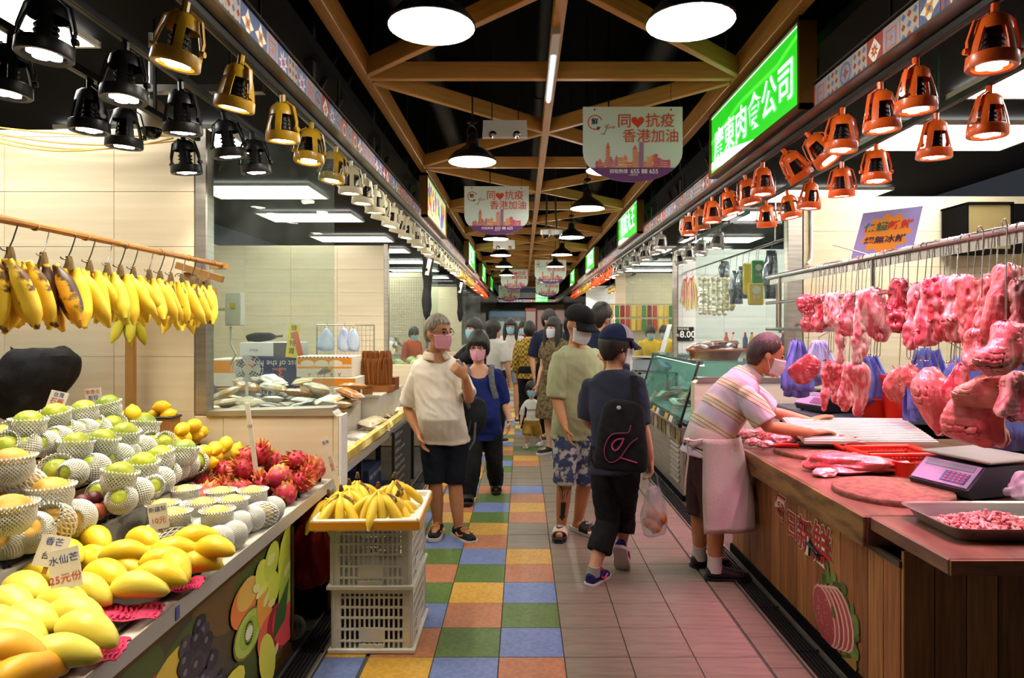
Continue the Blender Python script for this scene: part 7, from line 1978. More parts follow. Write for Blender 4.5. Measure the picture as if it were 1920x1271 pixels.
class Person:
	"""joints J in world metres: head, neck, chest, waist, pelvis, and for sides a/b: sh el wr tip hip kn an toe.
	   side a is the one on the screen's left when the person faces the camera."""
	def __init__(s, base, H=1.7, yaw=0.0):
		s.k = H / 1.7; s.base = Vector(base); s.yaw = yaw
		L_ = dict(head=(0, -.02, 1.585), neck=(0, .02, 1.44), chest=(0, .0, 1.25), waist=(0, 0, 1.06), pelvis=(0, 0, .93))
		for sd, sg in (('a', -1), ('b', 1)):
			L_.update({'sh' + sd: (sg * .175, .015, 1.385), 'el' + sd: (sg * .225, .03, 1.10), 'wr' + sd: (sg * .235, -.05, .865), 'tip' + sd: (sg * .225, -.09, .70),
					   'hip' + sd: (sg * .088, 0, .90), 'kn' + sd: (sg * .1, -.015, .49), 'an' + sd: (sg * .1, .03, .085), 'toe' + sd: (sg * .125, -.15, .03)})
		Rz = Matrix.Rotation(yaw, 3, 'Z')
		s.J = {k: s.base + Rz @ (Vector(v) * s.k) for k, v in L_.items()}
		s.hy, s.hp, s.hr = yaw, 0.0, 0.0
	def px(s, Y0, **kw):
		"joints read off the photograph: (x, y, depth offset from Y0)"
		for k, (x, y, *d) in kw.items(): s.J[k] = P(x, y, Y0 + (d[0] if d else 0))
		return s
	def loc(s, v): return v - s.base
	def right(s, w_):   # 0 at the hips, 1 at the shoulders: unit vector from a to b
		J = s.J; r_ = lerp((J['hipb'] - J['hipa']).normalized(), (J['shb'] - J['sha']).normalized(), w_); return r_.normalized()
	def spine(s, t):    # 0 crotch .. 1 neck
		J = s.J; pts = [J['pelvis'] - (J['waist'] - J['pelvis']).normalized() * .06 * s.k, J['pelvis'], J['waist'], J['chest'], lerp(J['chest'], J['neck'], .7), J['neck']]
		st = [0, .12, .38, .68, .9, 1.0]
		for i in range(5):
			if t <= st[i+1] + 1e-6:
				u = (t - st[i]) / (st[i+1] - st[i]); return lerp(pts[i], pts[i+1], u), (pts[i+1] - pts[i]).normalized()
		return pts[-1], (pts[-1] - pts[-2]).normalized()
	def ring(s, t, a, b, n=28, e=2.5, fwd=0, drop=0):
		c, up = s.spine(min(max(t, 0), 1));
		if t < 0: c = c + up * t * .5 * s.k
		r_ = s.right(min(1, max(0, t))); f = up.cross(r_).normalized()          # f points backwards
		out = []
		for q_ in superell(0, 0, 0, a, b, n, e):
			fr = max(0, -q_.y / max(b, 1e-4))
			out.append(s.loc(c + r_ * q_.x * s.k + f * (q_.y - fwd) * s.k - up * drop * fr * fr * s.k))
		return out
	def limb(s, b, names, rad, n=14, ease=0, u1=1.0, flare=0, seg=4):
		J = s.J; pts = path(*[s.loc(J[q]) for q in names], n=seg); m = int(round((len(pts) - 1) * u1))
		rs = []
		for i in range(len(pts)):
			u = i / (len(pts) - 1) * (len(rad) - 1); k = min(int(u), len(rad) - 2)
			rs.append((lerp(rad[k], rad[k+1], u - k) + (ease * min(1, .3 + i * .28) if rad is s.ARM else ease) + flare * (i / max(1, m))) * s.k)
		b.tube(pts[:m+1], rs[:m+1], n)
		return pts[:m+1], rs[:m+1]
	ARM = [.047, .048, .046, .043, .037, .04, .037, .031, .026]
	LEG = [.085, .082, .074, .064, .054, .055, .053, .044, .035]
	def headM(s):
		return T(s.loc(s.J['head'])) @ Matrix.Rotation(s.hy, 4, 'Z') @ Matrix.Rotation(s.hp, 4, 'X') @ Matrix.Rotation(s.hr, 4, 'Y') @ Matrix.Scale(s.k * s.hs, 4)
	def hand(s, b, sd, grip=.5, n=6):
		J = s.J; w_, tip = s.loc(J['wr' + sd]), s.loc(J['tip' + sd])
		d = (tip - w_).normalized(); el = s.loc(J['el' + sd])
		side = s.right(.5) if abs(d.dot(s.right(.5))) < .8 else Vector((0, 1, 0))
		wide = s.hw.get(sd) if s.hw.get(sd) else d.cross(side).normalized()
		wide = (wide - d * wide.dot(d)).normalized(); nrm = d.cross(wide).normalized()
		cn = s.hn.get(sd)
		if cn is not None and nrm.dot(cn) < 0: nrm = -nrm
		k = s.k; L_ = .085 * k
		rings = []
		for u, a, th in ((-.12, .026, .024), (.1, .03, .02), (.4, .038, .017), (.75, .042, .0155), (1.0, .04, .013)):
			c = w_ + d * L_ * u
			rings.append([c + wide * (a * k * cos(t)) + nrm * (th * k * sin(t)) for t in [2*pi*j/12 for j in range(12)]])
		b.loft(rings)
		for i, (off, fl) in enumerate(((-.031, .068), (-.0105, .078), (.0105, .074), (.031, .06))):
			p = w_ + d * L_ * .97 + wide * off * k; dd = d.copy(); pts = [p - d * .012 * k, p]
			for j, seg in enumerate((.44, .32, .24)):
				ang = grip * (.55, .75, .5)[j]
				dd = (dd * cos(ang) + nrm * sin(ang)).normalized(); p = p + dd * fl * seg * k; pts.append(p)
			b.tube(pts, [.0095 * k, .0095 * k, .009 * k, .0085 * k, .0065 * k], 8)
		sg = s.th.get(sd, 1)
		p = w_ + d * L_ * .25 + wide * .03 * sg * k; dd = (d * .7 + wide * .7 * sg + nrm * .3).normalized()
		q1 = p + dd * .035 * k; dd = (d * .9 + wide * .25 * sg + nrm * (.3 + grip * .5)).normalized(); q2 = q1 + dd * .032 * k; q3 = q2 + (dd + nrm * .2 * grip).normalized() * .02 * k
		b.tube([w_ + d * L_ * .1 + wide * .012 * sg * k, p, q1, q2, q3], [.014 * k, .014 * k, .011 * k, .01 * k, .007 * k], 8)
	hw, hn, th = {}, {}, {}; hs = 1.11
	def body(s, label, skin, vox=.0075, girth=1.0, grip=(.5, .5), feet=True, hands=True, fem=0, group=None):
		b = MB(); g = girth; s.skin = skin
		for q_ in ('sha', 'shb'): s.J[q_] = s.J[q_] - Vector((0, 0, .012 * s.k))
		s.J['neck'] = s.J['neck'] + (s.J['head'] - s.J['neck']) * .18
		s.vox = vox; s.fem = fem; s.girth = girth
		s.prof = [(-.04, .05, .05), (.0, .13, .09), (.08, .163 + .006 * fem, .108), (.18, .158, .108), (.38, .13 * g - .008 * fem, .1 * g), (.55, .142 * g - .008 * fem, .108 * g), (.68, .158 - .008 * fem, .112), (.8, .17 - .012 * fem, .1), (.9, .158 - .008 * fem, .082), (.96, .105, .07), (1.0, .056, .058)]
		b.loft([s.ring(t, a, d) for t, a, d in s.prof])
		J = s.J
		b.tube([s.loc(J['chest'] + (J['neck'] - J['chest']) * .8), s.loc(J['neck']), s.loc(lerp(J['neck'], J['head'], .55))], [.06 * s.k, .053 * s.k, .052 * s.k], 14)
		for sd in 'ab':
			b.ball(s.loc(J['sh' + sd]), .05 * s.k, 12, 8)
			s.limb(b, ['sh' + sd, 'el' + sd, 'wr' + sd], s.ARM)
			s.limb(b, ['hip' + sd, 'kn' + sd, 'an' + sd], s.LEG)
			if hands: s.hand(b, sd, grip['ab'.index(sd)])
			if feet:
				an, toe = s.loc(J['an' + sd]), s.loc(J['toe' + sd]); d = toe - an; fl = Vector((d.x, d.y, 0));
				fdir = fl.normalized() if fl.length > .03 else d.normalized()
				heel = an - fdir * .035 * s.k + (toe - an) * 0 + Vector((0, 0, -.045 * s.k)) if fl.length > .03 else an
				b.tube([heel, lerp(heel, toe, .3) + Vector((0, 0, .012)), lerp(heel, toe, .65) + Vector((0, 0, .006)), toe], [.033 * s.k, .037 * s.k, .036 * s.k, .022 * s.k], 12)
				b.tube([an, heel.lerp(toe, .12)], [.036 * s.k, .034 * s.k], 10)
		# head
		Mh = s.headM()
		hd = [(-.118, .02, -.075, -.035), (-.106, .036, -.086, -.012), (-.085, .05, -.09, .02), (-.06, .059, -.088, .045), (-.03, .066, -.087, .07), (0, .072, -.083, .088), (.03, .075, -.085, .096), (.06, .073, -.08, .095), (.085, .062, -.065, .08), (.105, .042, -.04, .055), (.116, .016, -.012, .022)]
		rings = []
		for z, a, y0, y1 in hd:
			rings.append(superell(0, (y0 + y1) / 2, z, a, (y1 - y0) / 2, 22, 2.25, Mh))
		b.loft(rings)
		b.tube([Mh @ Vector((0, -.084, .018)), Mh @ Vector((0, -.095, -.005)), Mh @ Vector((0, -.104, -.026)), Mh @ Vector((0, -.086, -.034))], [.008 * s.k, .011 * s.k, .014 * s.k, .01 * s.k], 8)
		for sg in (-1, 1): b.ball(Mh @ Vector((sg * .075, .012, -.012)), (.012 * s.k, .02 * s.k, .032 * s.k), 10, 8, Matrix.Rotation(s.hy, 4, 'Z'))
		o = remesh(b, 'person', skin, vox, None, 2)
		o.location = s.base
		s.o = o
		tag(o, label, 'person', group)
		for sg in (-1, 1):
			e = MB(); e.ball(Mh @ Vector((sg * .031, -.0815, .004)), (.0135 * s.k, .006 * s.k, .0062 * s.k), 10, 6, Matrix.Rotation(s.hy, 4, 'Z')); e.build('eye', m_eye, o)
			e = MB(); e.tube([Mh @ Vector((sg * .016, -.087, .025)), Mh @ Vector((sg * .033, -.086, .03)), Mh @ Vector((sg * .05, -.077, .025))], .0042 * s.k, 6); e.build('eyebrow', m_hair, o)
		return s
	def shirt(s, name, m, hem=-.05, sleeve=.45, ease=.022, drop=.02, wr=.006, top=1.0, belly=0, seed=1, sl_ease=.018, wide_neck=0, flare=0):
		b = MB(); rings = []
		for t, a, d in s.prof:
			if t < hem or t > top: continue
			rings.append((t, a, d))
		if hem < .08: rings = [r_ for r_ in rings if r_[0] > .05]; rings = [(hem, rings[0][1] + .012 + flare, rings[0][2] + .01 + flare * .5)] + rings
		rr = []
		for t, a, d in rings:
			e_ = ease * (1 if t < .85 else .9) + (.004 if t > .85 else 0)
			bl = belly * math.exp(-((t - .36) / .2)**2)
			rr.append(s.ring(t, a + e_ + bl * .5 + (flare * (1 - t) if t < .5 else 0), d + e_ + bl, fwd=bl * .6, drop=drop * max(0, (t - .8) / .2)))
		rr = rr[:-1] + [s.ring(top - .004, .07 + wide_neck, .07 + wide_neck * .6, drop=drop * 1.2)]
		b.loft(rr)
		for sd in 'ab':
			b.ball(s.loc(s.J['sh' + sd]), (.05 + sl_ease * .35) * s.k, 12, 8)
			s.limb(b, ['sh' + sd, 'el' + sd, 'wr' + sd], s.ARM, 14, sl_ease, sleeve, .014 if sleeve < .5 else 0, 8)
		return remesh(b, name, m, max(s.vox, .008), s.o, 1, wr, 10, seed)
	def trousers(s, name, m, length=.5, ease=.016, waist=.3, wr=.005, flare=0.0, seed=2, cuff=0):
		b = MB(); rr = []
		for t, a, d in s.prof:
			if t <= waist: rr.append(s.ring(t, a + ease, d + ease))
		rr.append(s.ring(waist, .14 * s.girth + ease, .107 * s.girth + ease)); b.loft(rr)
		for sd in 'ab': s.limb(b, ['hip' + sd, 'kn' + sd, 'an' + sd], s.LEG, 14, ease, length, flare, 8)
		return remesh(b, name, m, max(s.vox, .008), s.o, 1, wr, 10, seed)
	def skirt(s, name, m, zlow, ease=.03, wr=.01):
		b = MB(); rr = []
		c0 = s.loc(lerp(s.J['kna'], s.J['knb'], .5)); c0.z = zlow
		rr.append([c0 + Vector((q_.x, q_.y, 0)) for q_ in superell(0, 0, 0, .24 * s.k, .17 * s.k, 28, 2.2)])
		rr.append([lerp(c0, s.loc(s.J['pelvis']), .5) + Vector((q_.x, q_.y, 0)) for q_ in superell(0, 0, 0, .21 * s.k, .15 * s.k, 28, 2.2)])
		for t, a, d in s.prof:
			if .05 < t < .4: rr.append(s.ring(t, a + ease, d + ease))
		b.loft(rr); return remesh(b, name, m, max(s.vox, .01), s.o, 1, wr, 12, 5, .15)
	def mask(s, m, low=-.112, high=-.006):
		Mh = s.headM(); b = MB()
		def fn(u, v):
			az = (u * 2 - 1) * 1.22; z = low + (high - low) * v
			w_ = .057 + .024 * v; y_ = .099 + .006 * sin(v * pi) + (.024 * math.exp(-((u - .5) / .12)**2) * (.2 + .8 * sin(min(1, v * 1.15) * pi * .62)))
			pl = .0012 * sin(v * 22)
			q_ = Vector(((w_ + pl) * sin(az), -(y_ + pl) * cos(az) + .006, z + .018 * abs(sin(az)) * (.5 - v)))
			return Mh @ q_
		b.grid(fn, 17, 12); o = b.build('face_mask', m, s.o)
		sm = o.modifiers.new('t', 'SOLIDIFY'); sm.thickness = .002
		e = MB()
		for sg in (-1, 1):
			for z in (low + .02, high - .008): e.tube([Mh @ Vector((sg * .066, -.028, z)), Mh @ Vector((sg * .078, -.004, lerp(z, -.01, .5))), Mh @ Vector((sg * .081, .022, -.01 + (z > -.05) * .018))], .0016 * s.k, 5)
		e.build('ear_loop', m, o)
		return o
	def hair(s, m, front=.05, side=-.012, back=-.085, vol=1.0, long=0, lw=.085, strands=.004, top=0, long_front=0, seed=0, bald=0):
		Mh = s.headM(); b = MB()
		b.ball((0, 0, 0), (.084 * vol, .104 * vol, .118 * vol), 34, 26)
		vs = []
		for v in b.v:
			p = Vector(v); az = atan2(p.x, -p.y)      # 0 at the face
			f = abs(az) / pi
			line = front if f < .2 else lerp(front, side, (f - .2) / .22) if f < .42 else side if f < .55 else lerp(side, back, min(1, (f - .55) / .2))
			p = p + Vector((0, .008, .008 + top * max(0, p.z / .12)))
			q_ = 1 + strands * 8 * noise.noise(Vector((az * 5, p.z * 14, seed)))
			if bald and p.z > .075 and f < .75: q_ = .86
			if p.z < line: q_ *= max(.72, 1 - (line - p.z) * 14)
			vs.append(tuple(Mh @ (p * q_)))
		b.v = vs
		if long:
			rr = []
			for i in range(8):
				u = i / 7; z = .05 - u * long; a = lw * (1 - .1 * u) * (1 if i < 7 else .75)
				rr.append([Mh @ Vector((x * a, .035 + .01 * u + y * (.062 - .01 * u) , z)) for x, y in [(cos(t) * (1 + .06 * sin(t * 7 + i)), sin(t)) for t in [2*pi*j/20 for j in range(20)]]])
			b.loft(rr)
			if long_front:
				for sg in (-1, 1):
					b.tube([Mh @ Vector((sg * .07, -.02, .05)), Mh @ Vector((sg * .085, -.03, -.03)), Mh @ Vector((sg * .088, -.04, -.1)), Mh @ Vector((sg * .085, -.06, -long_front))], [.03 * s.k, .034 * s.k, .034 * s.k, .015 * s.k], 10)
		return b.build('hair', m, s.o, None, None, 60)
	def glasses(s):
		Mh = s.headM(); b = MB()
		for sg in (-1, 1):
			b.tube([Mh @ Vector((sg * (.033 + .024 * cos(t)), -.094 + .004 * abs(cos(t)), .004 + .017 * sin(t))) for t in [2*pi*k/14 for k in range(15)]], .0022 * s.k, 5)
			b.tube([Mh @ Vector((sg * .057, -.09, .008)), Mh @ Vector((sg * .078, -.03, .006)), Mh @ Vector((sg * .08, .015, .004))], .002 * s.k, 5)
		b.tube([Mh @ Vector((-.01, -.096, .006)), Mh @ Vector((.01, -.096, .006))], .002 * s.k, 5)
		return b.build('glasses', M('black frame', '#141414', .3), s.o)
	def shoe(s, sd, m, sole, name='shoe', L_=.27, lift=0, trim=None, wd=.048, high=.075):
		J = s.J; an, toe = s.loc(J['an' + sd]), s.loc(J['toe' + sd]); k = s.k
		d = toe - an; d.z = 0
		d = d.normalized() if d.length > .01 else Vector((0, -1, 0)); r_ = Vector((-d.y, d.x, 0))
		pitch = lift
		heel0 = Vector((an.x, an.y, 0)) - d * .055 * k
		Mx = Matrix(((r_.x, d.x, 0, heel0.x), (r_.y, d.y, 0, heel0.y), (0, 0, 1, an.z - .085 * k), (0, 0, 0, 1)))
		if pitch: Mx = T(an) @ Matrix.Rotation(pitch, 4, r_) @ T(-an) @ Mx
		rings = []
		for u, a, h in ((0, .55, .8), (.06, .85, 1), (.2, .9, 1.0), (.38, .85, .95), (.55, .98, .72), (.75, 1.05, .55), (.9, .9, .45), (.985, .5, .34)):
			w_ = wd * a * k; hh = high * h * k; yy = u * L_ * k
			rings.append([Mx @ Vector((w_ * x, yy, .018 * k + hh * z)) for x, z in ((-1, 0), (1, 0), (1, .35), (.75, .8), (.3, 1), (-.3, 1), (-.75, .8), (-1, .35))])
		b = MB(); b.loft(rings); o = b.build(name, m, s.o)
		def mods(o): q_ = o.modifiers.new('s', 'SUBSURF'); q_.levels = q_.render_levels = 1
		bake(o, mods)
		out = []
		for u, a in ((-.02, .45), (.03, .85), (.2, .95), (.4, .9), (.6, 1.05), (.78, 1.1), (.92, .9), (1.0, .45)): out.append((wd * a * k * 1.08, u * L_ * k))
		b = MB(); vs = [(x, y) for x, y in out] + [(-x, y) for x, y in out[::-1]]; n = len(vs)
		b.add([Mx @ Vector((x, y, 0)) for x, y in vs] + [Mx @ Vector((x, y, .024 * k)) for x, y in vs], [tuple(range(n))[::-1], tuple(range(n, 2*n))] + [(i, (i+1) % n, (i+1) % n + n, i + n) for i in range(n)])
		b.build('sole', sole, o, None, None, 40)
		if trim is not None:
			b = MB()
			for u in (.46, .53, .6): b.tube([Mx @ Vector((-.03 * k, u * L_ * k, .018 + high * .82 * k)), Mx @ Vector((0, u * L_ * k, .022 + high * .92 * k)), Mx @ Vector((.03 * k, u * L_ * k, .018 + high * .82 * k))], .0035 * k, 5)
			b.build('laces', trim, o)
			for sg in (-1, 1):
				b = MB(); b.tube([Mx @ Vector((sg * wd * 1.0 * k, .35 * L_ * k, .05 * k)), Mx @ Vector((sg * wd * 1.06 * k, .5 * L_ * k, .035 * k)), Mx @ Vector((sg * wd * .98 * k, .68 * L_ * k, .05 * k))], .006 * k, 6); b.build('side_stripe', trim, o)
		return o, Mx
	def slide(s, sd, sole, band, deco=None, txt=None):
		J = s.J; an, toe = s.loc(J['an' + sd]), s.loc(J['toe' + sd]); k = s.k
		d = toe - an; d.z = 0; d.normalize(); r_ = Vector((-d.y, d.x, 0)); h0 = Vector((an.x, an.y, 0)) - d * .065 * k
		Mx = Matrix(((r_.x, d.x, 0, h0.x), (r_.y, d.y, 0, h0.y), (0, 0, 1, .002), (0, 0, 0, 1)))
		out = [(.03, 0), (.042, .05), (.042, .12), (.05, .19), (.048, .25), (.025, .29)]
		vs = [(x, y) for x, y in out] + [(-x, y) for x, y in out[::-1]]; n = len(vs); b = MB()
		b.add([Mx @ Vector((x * k, y * k, 0)) for x, y in vs] + [Mx @ Vector((x * k, y * k, .028 * k)) for x, y in vs], [tuple(range(n))[::-1], tuple(range(n, 2*n))] + [(i, (i+1) % n, (i+1) % n + n, i + n) for i in range(n)])
		o = b.build('sandal', sole, s.o, None, None, 40)
		b = MB()
		def fn(u, v):
			a = pi * u; return Mx @ Vector((-.054 * k * cos(a), (.13 + .09 * v) * k, .02 * k + (.062 - .018 * v) * k * sin(a)**.7))
		b.grid(fn, 13, 5); bd = b.build('strap', band, o); sm = bd.modifiers.new('t', 'SOLIDIFY'); sm.thickness = .004
		if deco:
			b = MB(); b.tube([Mx @ Vector((-.022 * k, .17 * k, .081 * k)), Mx @ Vector((-.006 * k, .19 * k, .079 * k)), Mx @ Vector((.026 * k, .165 * k, .082 * k))], [.006 * k, .006 * k, .002 * k], 6); b.build('swoosh_mark', deco, o)
			if txt:
				tm = text(txt, .026, deco, o, (0, 0, 0)); q_ = Mx @ Matrix.Translation((0, .15 * k, .086 * k)) @ Matrix.Rotation(pi, 4, 'Z') @ Matrix.Rotation(.2, 4, 'X'); tm.matrix_local = q_
		return o
	def cap(s, m, m2=None, fwd_yaw=0):
		Mh = s.headM(); b = MB()
		b.ball((0, .006, .038), (.09, .112, .095), 28, 18)
		b.v = [tuple(Mh @ Vector(v)) if v[2] > .03 else tuple(Mh @ Vector((v[0] * .97, v[1] * .97, .028))) for v in b.v]
		if m2 is not None:
			pass
		o = b.build('cap', m, s.o, None, None, 60)
		b = MB()
		def fn(u, v):
			a = (u * 2 - 1) * 1.15
			r0 = .098 + v * .075
			return Mh @ Vector((sin(a) * (.088 + .004 * v), -cos(a) * r0 * (1 if True else 1) - .0, .034 - .028 * v - .022 * abs(a) * v))
		b.grid(fn, 15, 6); br = b.build('brim', m, o); sm = br.modifiers.new('t', 'SOLIDIFY'); sm.thickness = .004
		b = MB(); b.ball(Mh @ Vector((0, .006, .133)), .006 * s.k, 8, 6); b.build('button', m, o)
		return o
def rounded(pts, n=2):
	for _ in range(n):
		out = [pts[0]]
		for a, b in zip(pts[:-1], pts[1:]): out += [tuple(.75 * x + .25 * y for x, y in zip(a, b)), tuple(.25 * x + .75 * y for x, y in zip(a, b))]
		pts = out + [pts[-1]]
	return pts
def strap(o, pts, m, w_=.02, name='strap'):
	b = MB(); b.tube([Vector(p) - o.location for p in pts], w_, 8, squash=(.25, 1)); return b.build(name, m, o)

# ---------------------------------------------------------------- the old man in the white polo shirt
Y = 5.0
p = Person(P(838, 1000, Y) * Vector((1, 1, 0)) if False else Vector((P(838, 1000, Y).x, Y, 0)), 1.68, .25)
p.px(Y, head=(822, 623, -.03), neck=(816, 672, .03), chest=(818, 722, 0), waist=(826, 775, -.01), pelvis=(832, 812, .02), sha=(785, 694, -.05), shb=(853, 690, .05),
	 ela=(764, 765, .03), wra=(786, 815, -.10), tipa=(798, 852, -.14), elb=(880, 748, -.12), wrb=(872, 706, -.26), tipb=(848, 684, -.27),
	 hipa=(811, 820, 0), hipb=(855, 820, .03), kna=(816, 905, -.05), knb=(853, 905, .0), ana=(821, 978, .0), anb=(860, 985, -.05), toea=(813, 1003, -.17), toeb=(880, 1006, -.17))
p.hy, p.hp = .95, .05
p.hw = {'b': Vector((.3, 0, 1)), 'a': Vector((0, 1, .2))}; p.hn = {'b': Vector((-1, .2, 0)), 'a': Vector((1, 0, 0))}; p.th = {'b': 1, 'a': -1}
p.body('man in a white polo shirt and dark shorts looking sideways, pink face mask', m_skin_d, .0068, 1.08, (.5, 1.3))
m_polo = cloth('white polo', '#f3eadc', '#eadfce', 3)
so = p.shirt('polo_shirt', m_polo, hem=.02, sleeve=.46, ease=.018, drop=.06, belly=.04, wr=.007, seed=3, sl_ease=.018)
b = MB()
def fn(u, v):
	c, up = p.spine(1); r_ = p.right(1); f = up.cross(r_); a = .35 + u * (2 * pi - .7)
	op = 1 - abs(u - .5) * 2
	return p.loc(c + r_ * (-(.076 + .04 * v) * sin(a)) - f * ((.078 + .04 * v) * cos(a)) + up * (.03 * op + .03 - .055 * v - .03 * (1 - op)))
b.grid(fn, 26, 4)
o = b.build('collar', cloth('collar beige', '#d9c9b2', '#c9b49a', 40), so); sm = o.modifiers.new('t', 'SOLIDIFY'); sm.thickness = .004
p.trousers('shorts', cloth('navy shorts', '#171a26', '#10131d', 8), .52, .012, .3, .005, .014)
p.hair(m_hair_g, .065, .02, -.07, 1.03, strands=.008, seed=3); p.mask(m_mk_pink); p.glasses()
for sd, l_ in (('a', 0), ('b', 0)):
	p.shoe(sd, cloth('black mesh', '#17171a', '#232326', 40), M('white orange sole', '#d9d0c4', .6), 'shoe', .27, 0, M('orange trim', '#e0852a', .5))
old = p
# his dark green shoulder bag hangs behind the arm
rr = []
for z, a, b_ in ((-.17, .05, .03), (-.14, .1, .055), (-.02, .115, .06), (.08, .1, .055), (.13, .06, .03)): rr.append([Vector((q_.x, q_.y, z)) for q_ in superell(0, 0, 0, a, b_, 18, 2.6)])
o = cloth_blob(rr, cloth('bag black', '#1c1f20', '#26292a', 8), 'shoulder_bag', .015, 9, 4, None, 2); o.location = P(889, 775, 5.12); o.rotation_euler = (0, .15, .4); tag(o, "dark soft shoulder bag hanging at the white polo man's side", 'bag')
m_strap = cloth('grey strap', '#6f6f72', '#5e5e62', 30)
b = MB(); b.tube([P(858, 676, 5.02) - o.location, P(872, 690, 4.86) - o.location, P(868, 740, 4.86) - o.location, P(880, 765, 4.98) - o.location], .016, 8, squash=(.3, 1)); st = b.build('strap', m_strap, o); st.matrix_local = Matrix.Rotation(0, 4, 'X'); st.matrix_parent_inverse = (T(o.location) @ Euler(o.rotation_euler).to_matrix().to_4x4()).inverted() @ T(o.location)
b = MB(); b.tube([(-.04, -.06, -.05), (-.05, -.07, -.2), (-.02, -.06, -.27), (.01, -.06, -.2), (.0, -.06, -.06)], .01, 8, squash=(.3, 1)); b.build('loose_strap', m_strap, o)

# ---------------------------------------------------------------- the woman in navy blue
Y = 6.05
p = Person(Vector((P(903, 930, Y).x, Y, 0)), 1.58, -.05)
p.px(Y, head=(897, 651, -.05), neck=(898, 690, 0), chest=(900, 730, 0), waist=(903, 775, 0), pelvis=(905, 805, .02), sha=(868, 700, .0), shb=(932, 700, 0),
	 ela=(860, 760, .05), wra=(858, 805, -.05), tipa=(858, 838, -.08), elb=(946, 755, .03), wrb=(956, 790, -.08), tipb=(951, 822, -.12), hipa=(889, 812, 0), hipb=(922, 812, 0), kna=(886, 868, -.1), knb=(927, 866, .05), ana=(879, 930, -.12), anb=(930, 906, .28), toea=(876, 950, -.26), toeb=(930, 918, .16))
p.hy, p.hp = -.12, .08
p.hw = {'b': Vector((0, 1, 0)), 'a': Vector((0, 1, 0))}; p.hn = {'b': Vector((-1, 0, 0)), 'a': Vector((1, 0, 0))}; p.th = {'a': -1, 'b': -1}
p.body('woman in a navy blouse and black trousers walking, glasses and pink face mask', m_skin_p, .0078, 1.18, (.5, .5), fem=1)
so = p.shirt('blouse', cloth('navy', '#1c2a6e', '#16215a', 5), -.04, .5, .02, .12, .006, belly=.03, seed=5, sl_ease=.022, wide_neck=.015)
p.trousers('trousers', cloth('black trousers', '#151617', '#1d1e20', 6), .97, .014, .3, .008, .02)
p.hair(m_hair, .045, -.07, -.115, 1.2, strands=.008, seed=5, top=.01); p.mask(m_mk_pink); p.glasses()
for sd in 'ab': p.slide(sd, m_dark, m_dark)
b = MB(); J = p.J
b.tube([p.loc(J['wrb']) + Vector((.03 * cos(t), .03 * sin(t), .012)) for t in [2*pi*k/16 for k in range(17)]], .006, 6); b.build('bracelet', M('white jade', '#d9dde2', .2), p.o)
for sd, sg in (('a', -1), ('b', 1)):
	S_ = J['sh' + sd]; strap(p.o, [S_ + Vector((-sg * .045, .08, .03)), S_ + Vector((-sg * .05, .0, .085)), S_ + Vector((-sg * .05, -.1, .03)), S_ + Vector((-sg * .035, -.135, -.09)), S_ + Vector((-sg * .005, -.11, -.2)), S_ + Vector((0, .02, -.25))], cloth('grey strap', '#6f6f72'), .026)
rr = []
for z, a, b_ in ((-.22, .08, .04), (-.18, .13, .07), (0, .14, .08), (.14, .12, .07), (.19, .06, .03)): rr.append([Vector((q_.x, q_.y, z)) for q_ in superell(0, 0, 0, a, b_, 18, 2.6)])
o = cloth_blob(rr, cloth('grey pack', '#3a3b3f'), 'backpack', .01, 9, 4, None, 1); o.location = (J['chest'].x, J['chest'].y + .22, J['chest'].z + .02); tag(o, 'grey rucksack on the back of the woman in navy', 'bag')
strap(o, [o.location + Vector((-.08, -.06, .1)), o.location + Vector((-.08, -.14, .19))], cloth('grey strap', '#6f6f72'), .02)

# ---------------------------------------------------------------- the man in the pale green T-shirt
Y = 4.95
p = Person(Vector((P(1078, 1000, Y).x, Y, 0)), 1.74, .3)
p.px(Y, head=(1085, 608, -.06), neck=(1078, 655, .03), chest=(1080, 705, 0), waist=(1080, 765, 0), pelvis=(1080, 805, .02), sha=(1049, 668, -.09), shb=(1113, 664, .11),
	 ela=(1043, 745, -.12), wra=(1059, 798, -.24), tipa=(1069, 838, -.27), elb=(1140, 735, -.02), wrb=(1138, 690, -.2), tipb=(1134, 665, -.28), hipa=(1062, 812, 0), hipb=(1100, 812, 0),
	 kna=(1060, 890, -.03), knb=(1098, 890, .02), ana=(1052, 985, .04), anb=(1084, 975, .12), toea=(1048, 1006, -.14), toeb=(1106, 994, .02))
p.hy, p.hp = .75, .32
p.hw = {'a': Vector((0, 1, 0)), 'b': Vector((0, 1, 0))}; p.hn = {'a': Vector((1, 0, 0)), 'b': Vector((-1, 0, 0))}; p.th = {'a': -1, 'b': 1}
p.body('man in a pale green T-shirt, black cap and floral shorts, tattooed calf', m_skin_d, .0068, 1.05, (.45, .8))
p.shirt('t_shirt', cloth('pale green', '#b4b890', '#a9ae86', 3), .02, .47, .018, .03, .007, belly=.015, seed=8, sl_ease=.02, wide_neck=.008)
m_floral = M('floral cloth', '#c9c6c4', .85, col2='#3f4a70', nscale=13, ramp=(.47, .53), detail=3, bump=.2)
p.trousers('shorts', m_floral, .56, .016, .3, .005, .02)
p.hair(m_hair, .09, .03, -.06, 1.0, seed=2); p.mask(m_mk_white)
p.cap(cloth('black cap', '#0c0c0e', '#141416'))
o1 = p.slide('a', m_dark, M('cream rubber', '#d9cdb8', .5), M('black rubber mark', '#0d0d0d', .5), 'NIKE'); o2 = p.slide('b', M('white rubber', '#d8d4cc', .5), m_dark, M('white rubber', '#d8d4cc', .5))
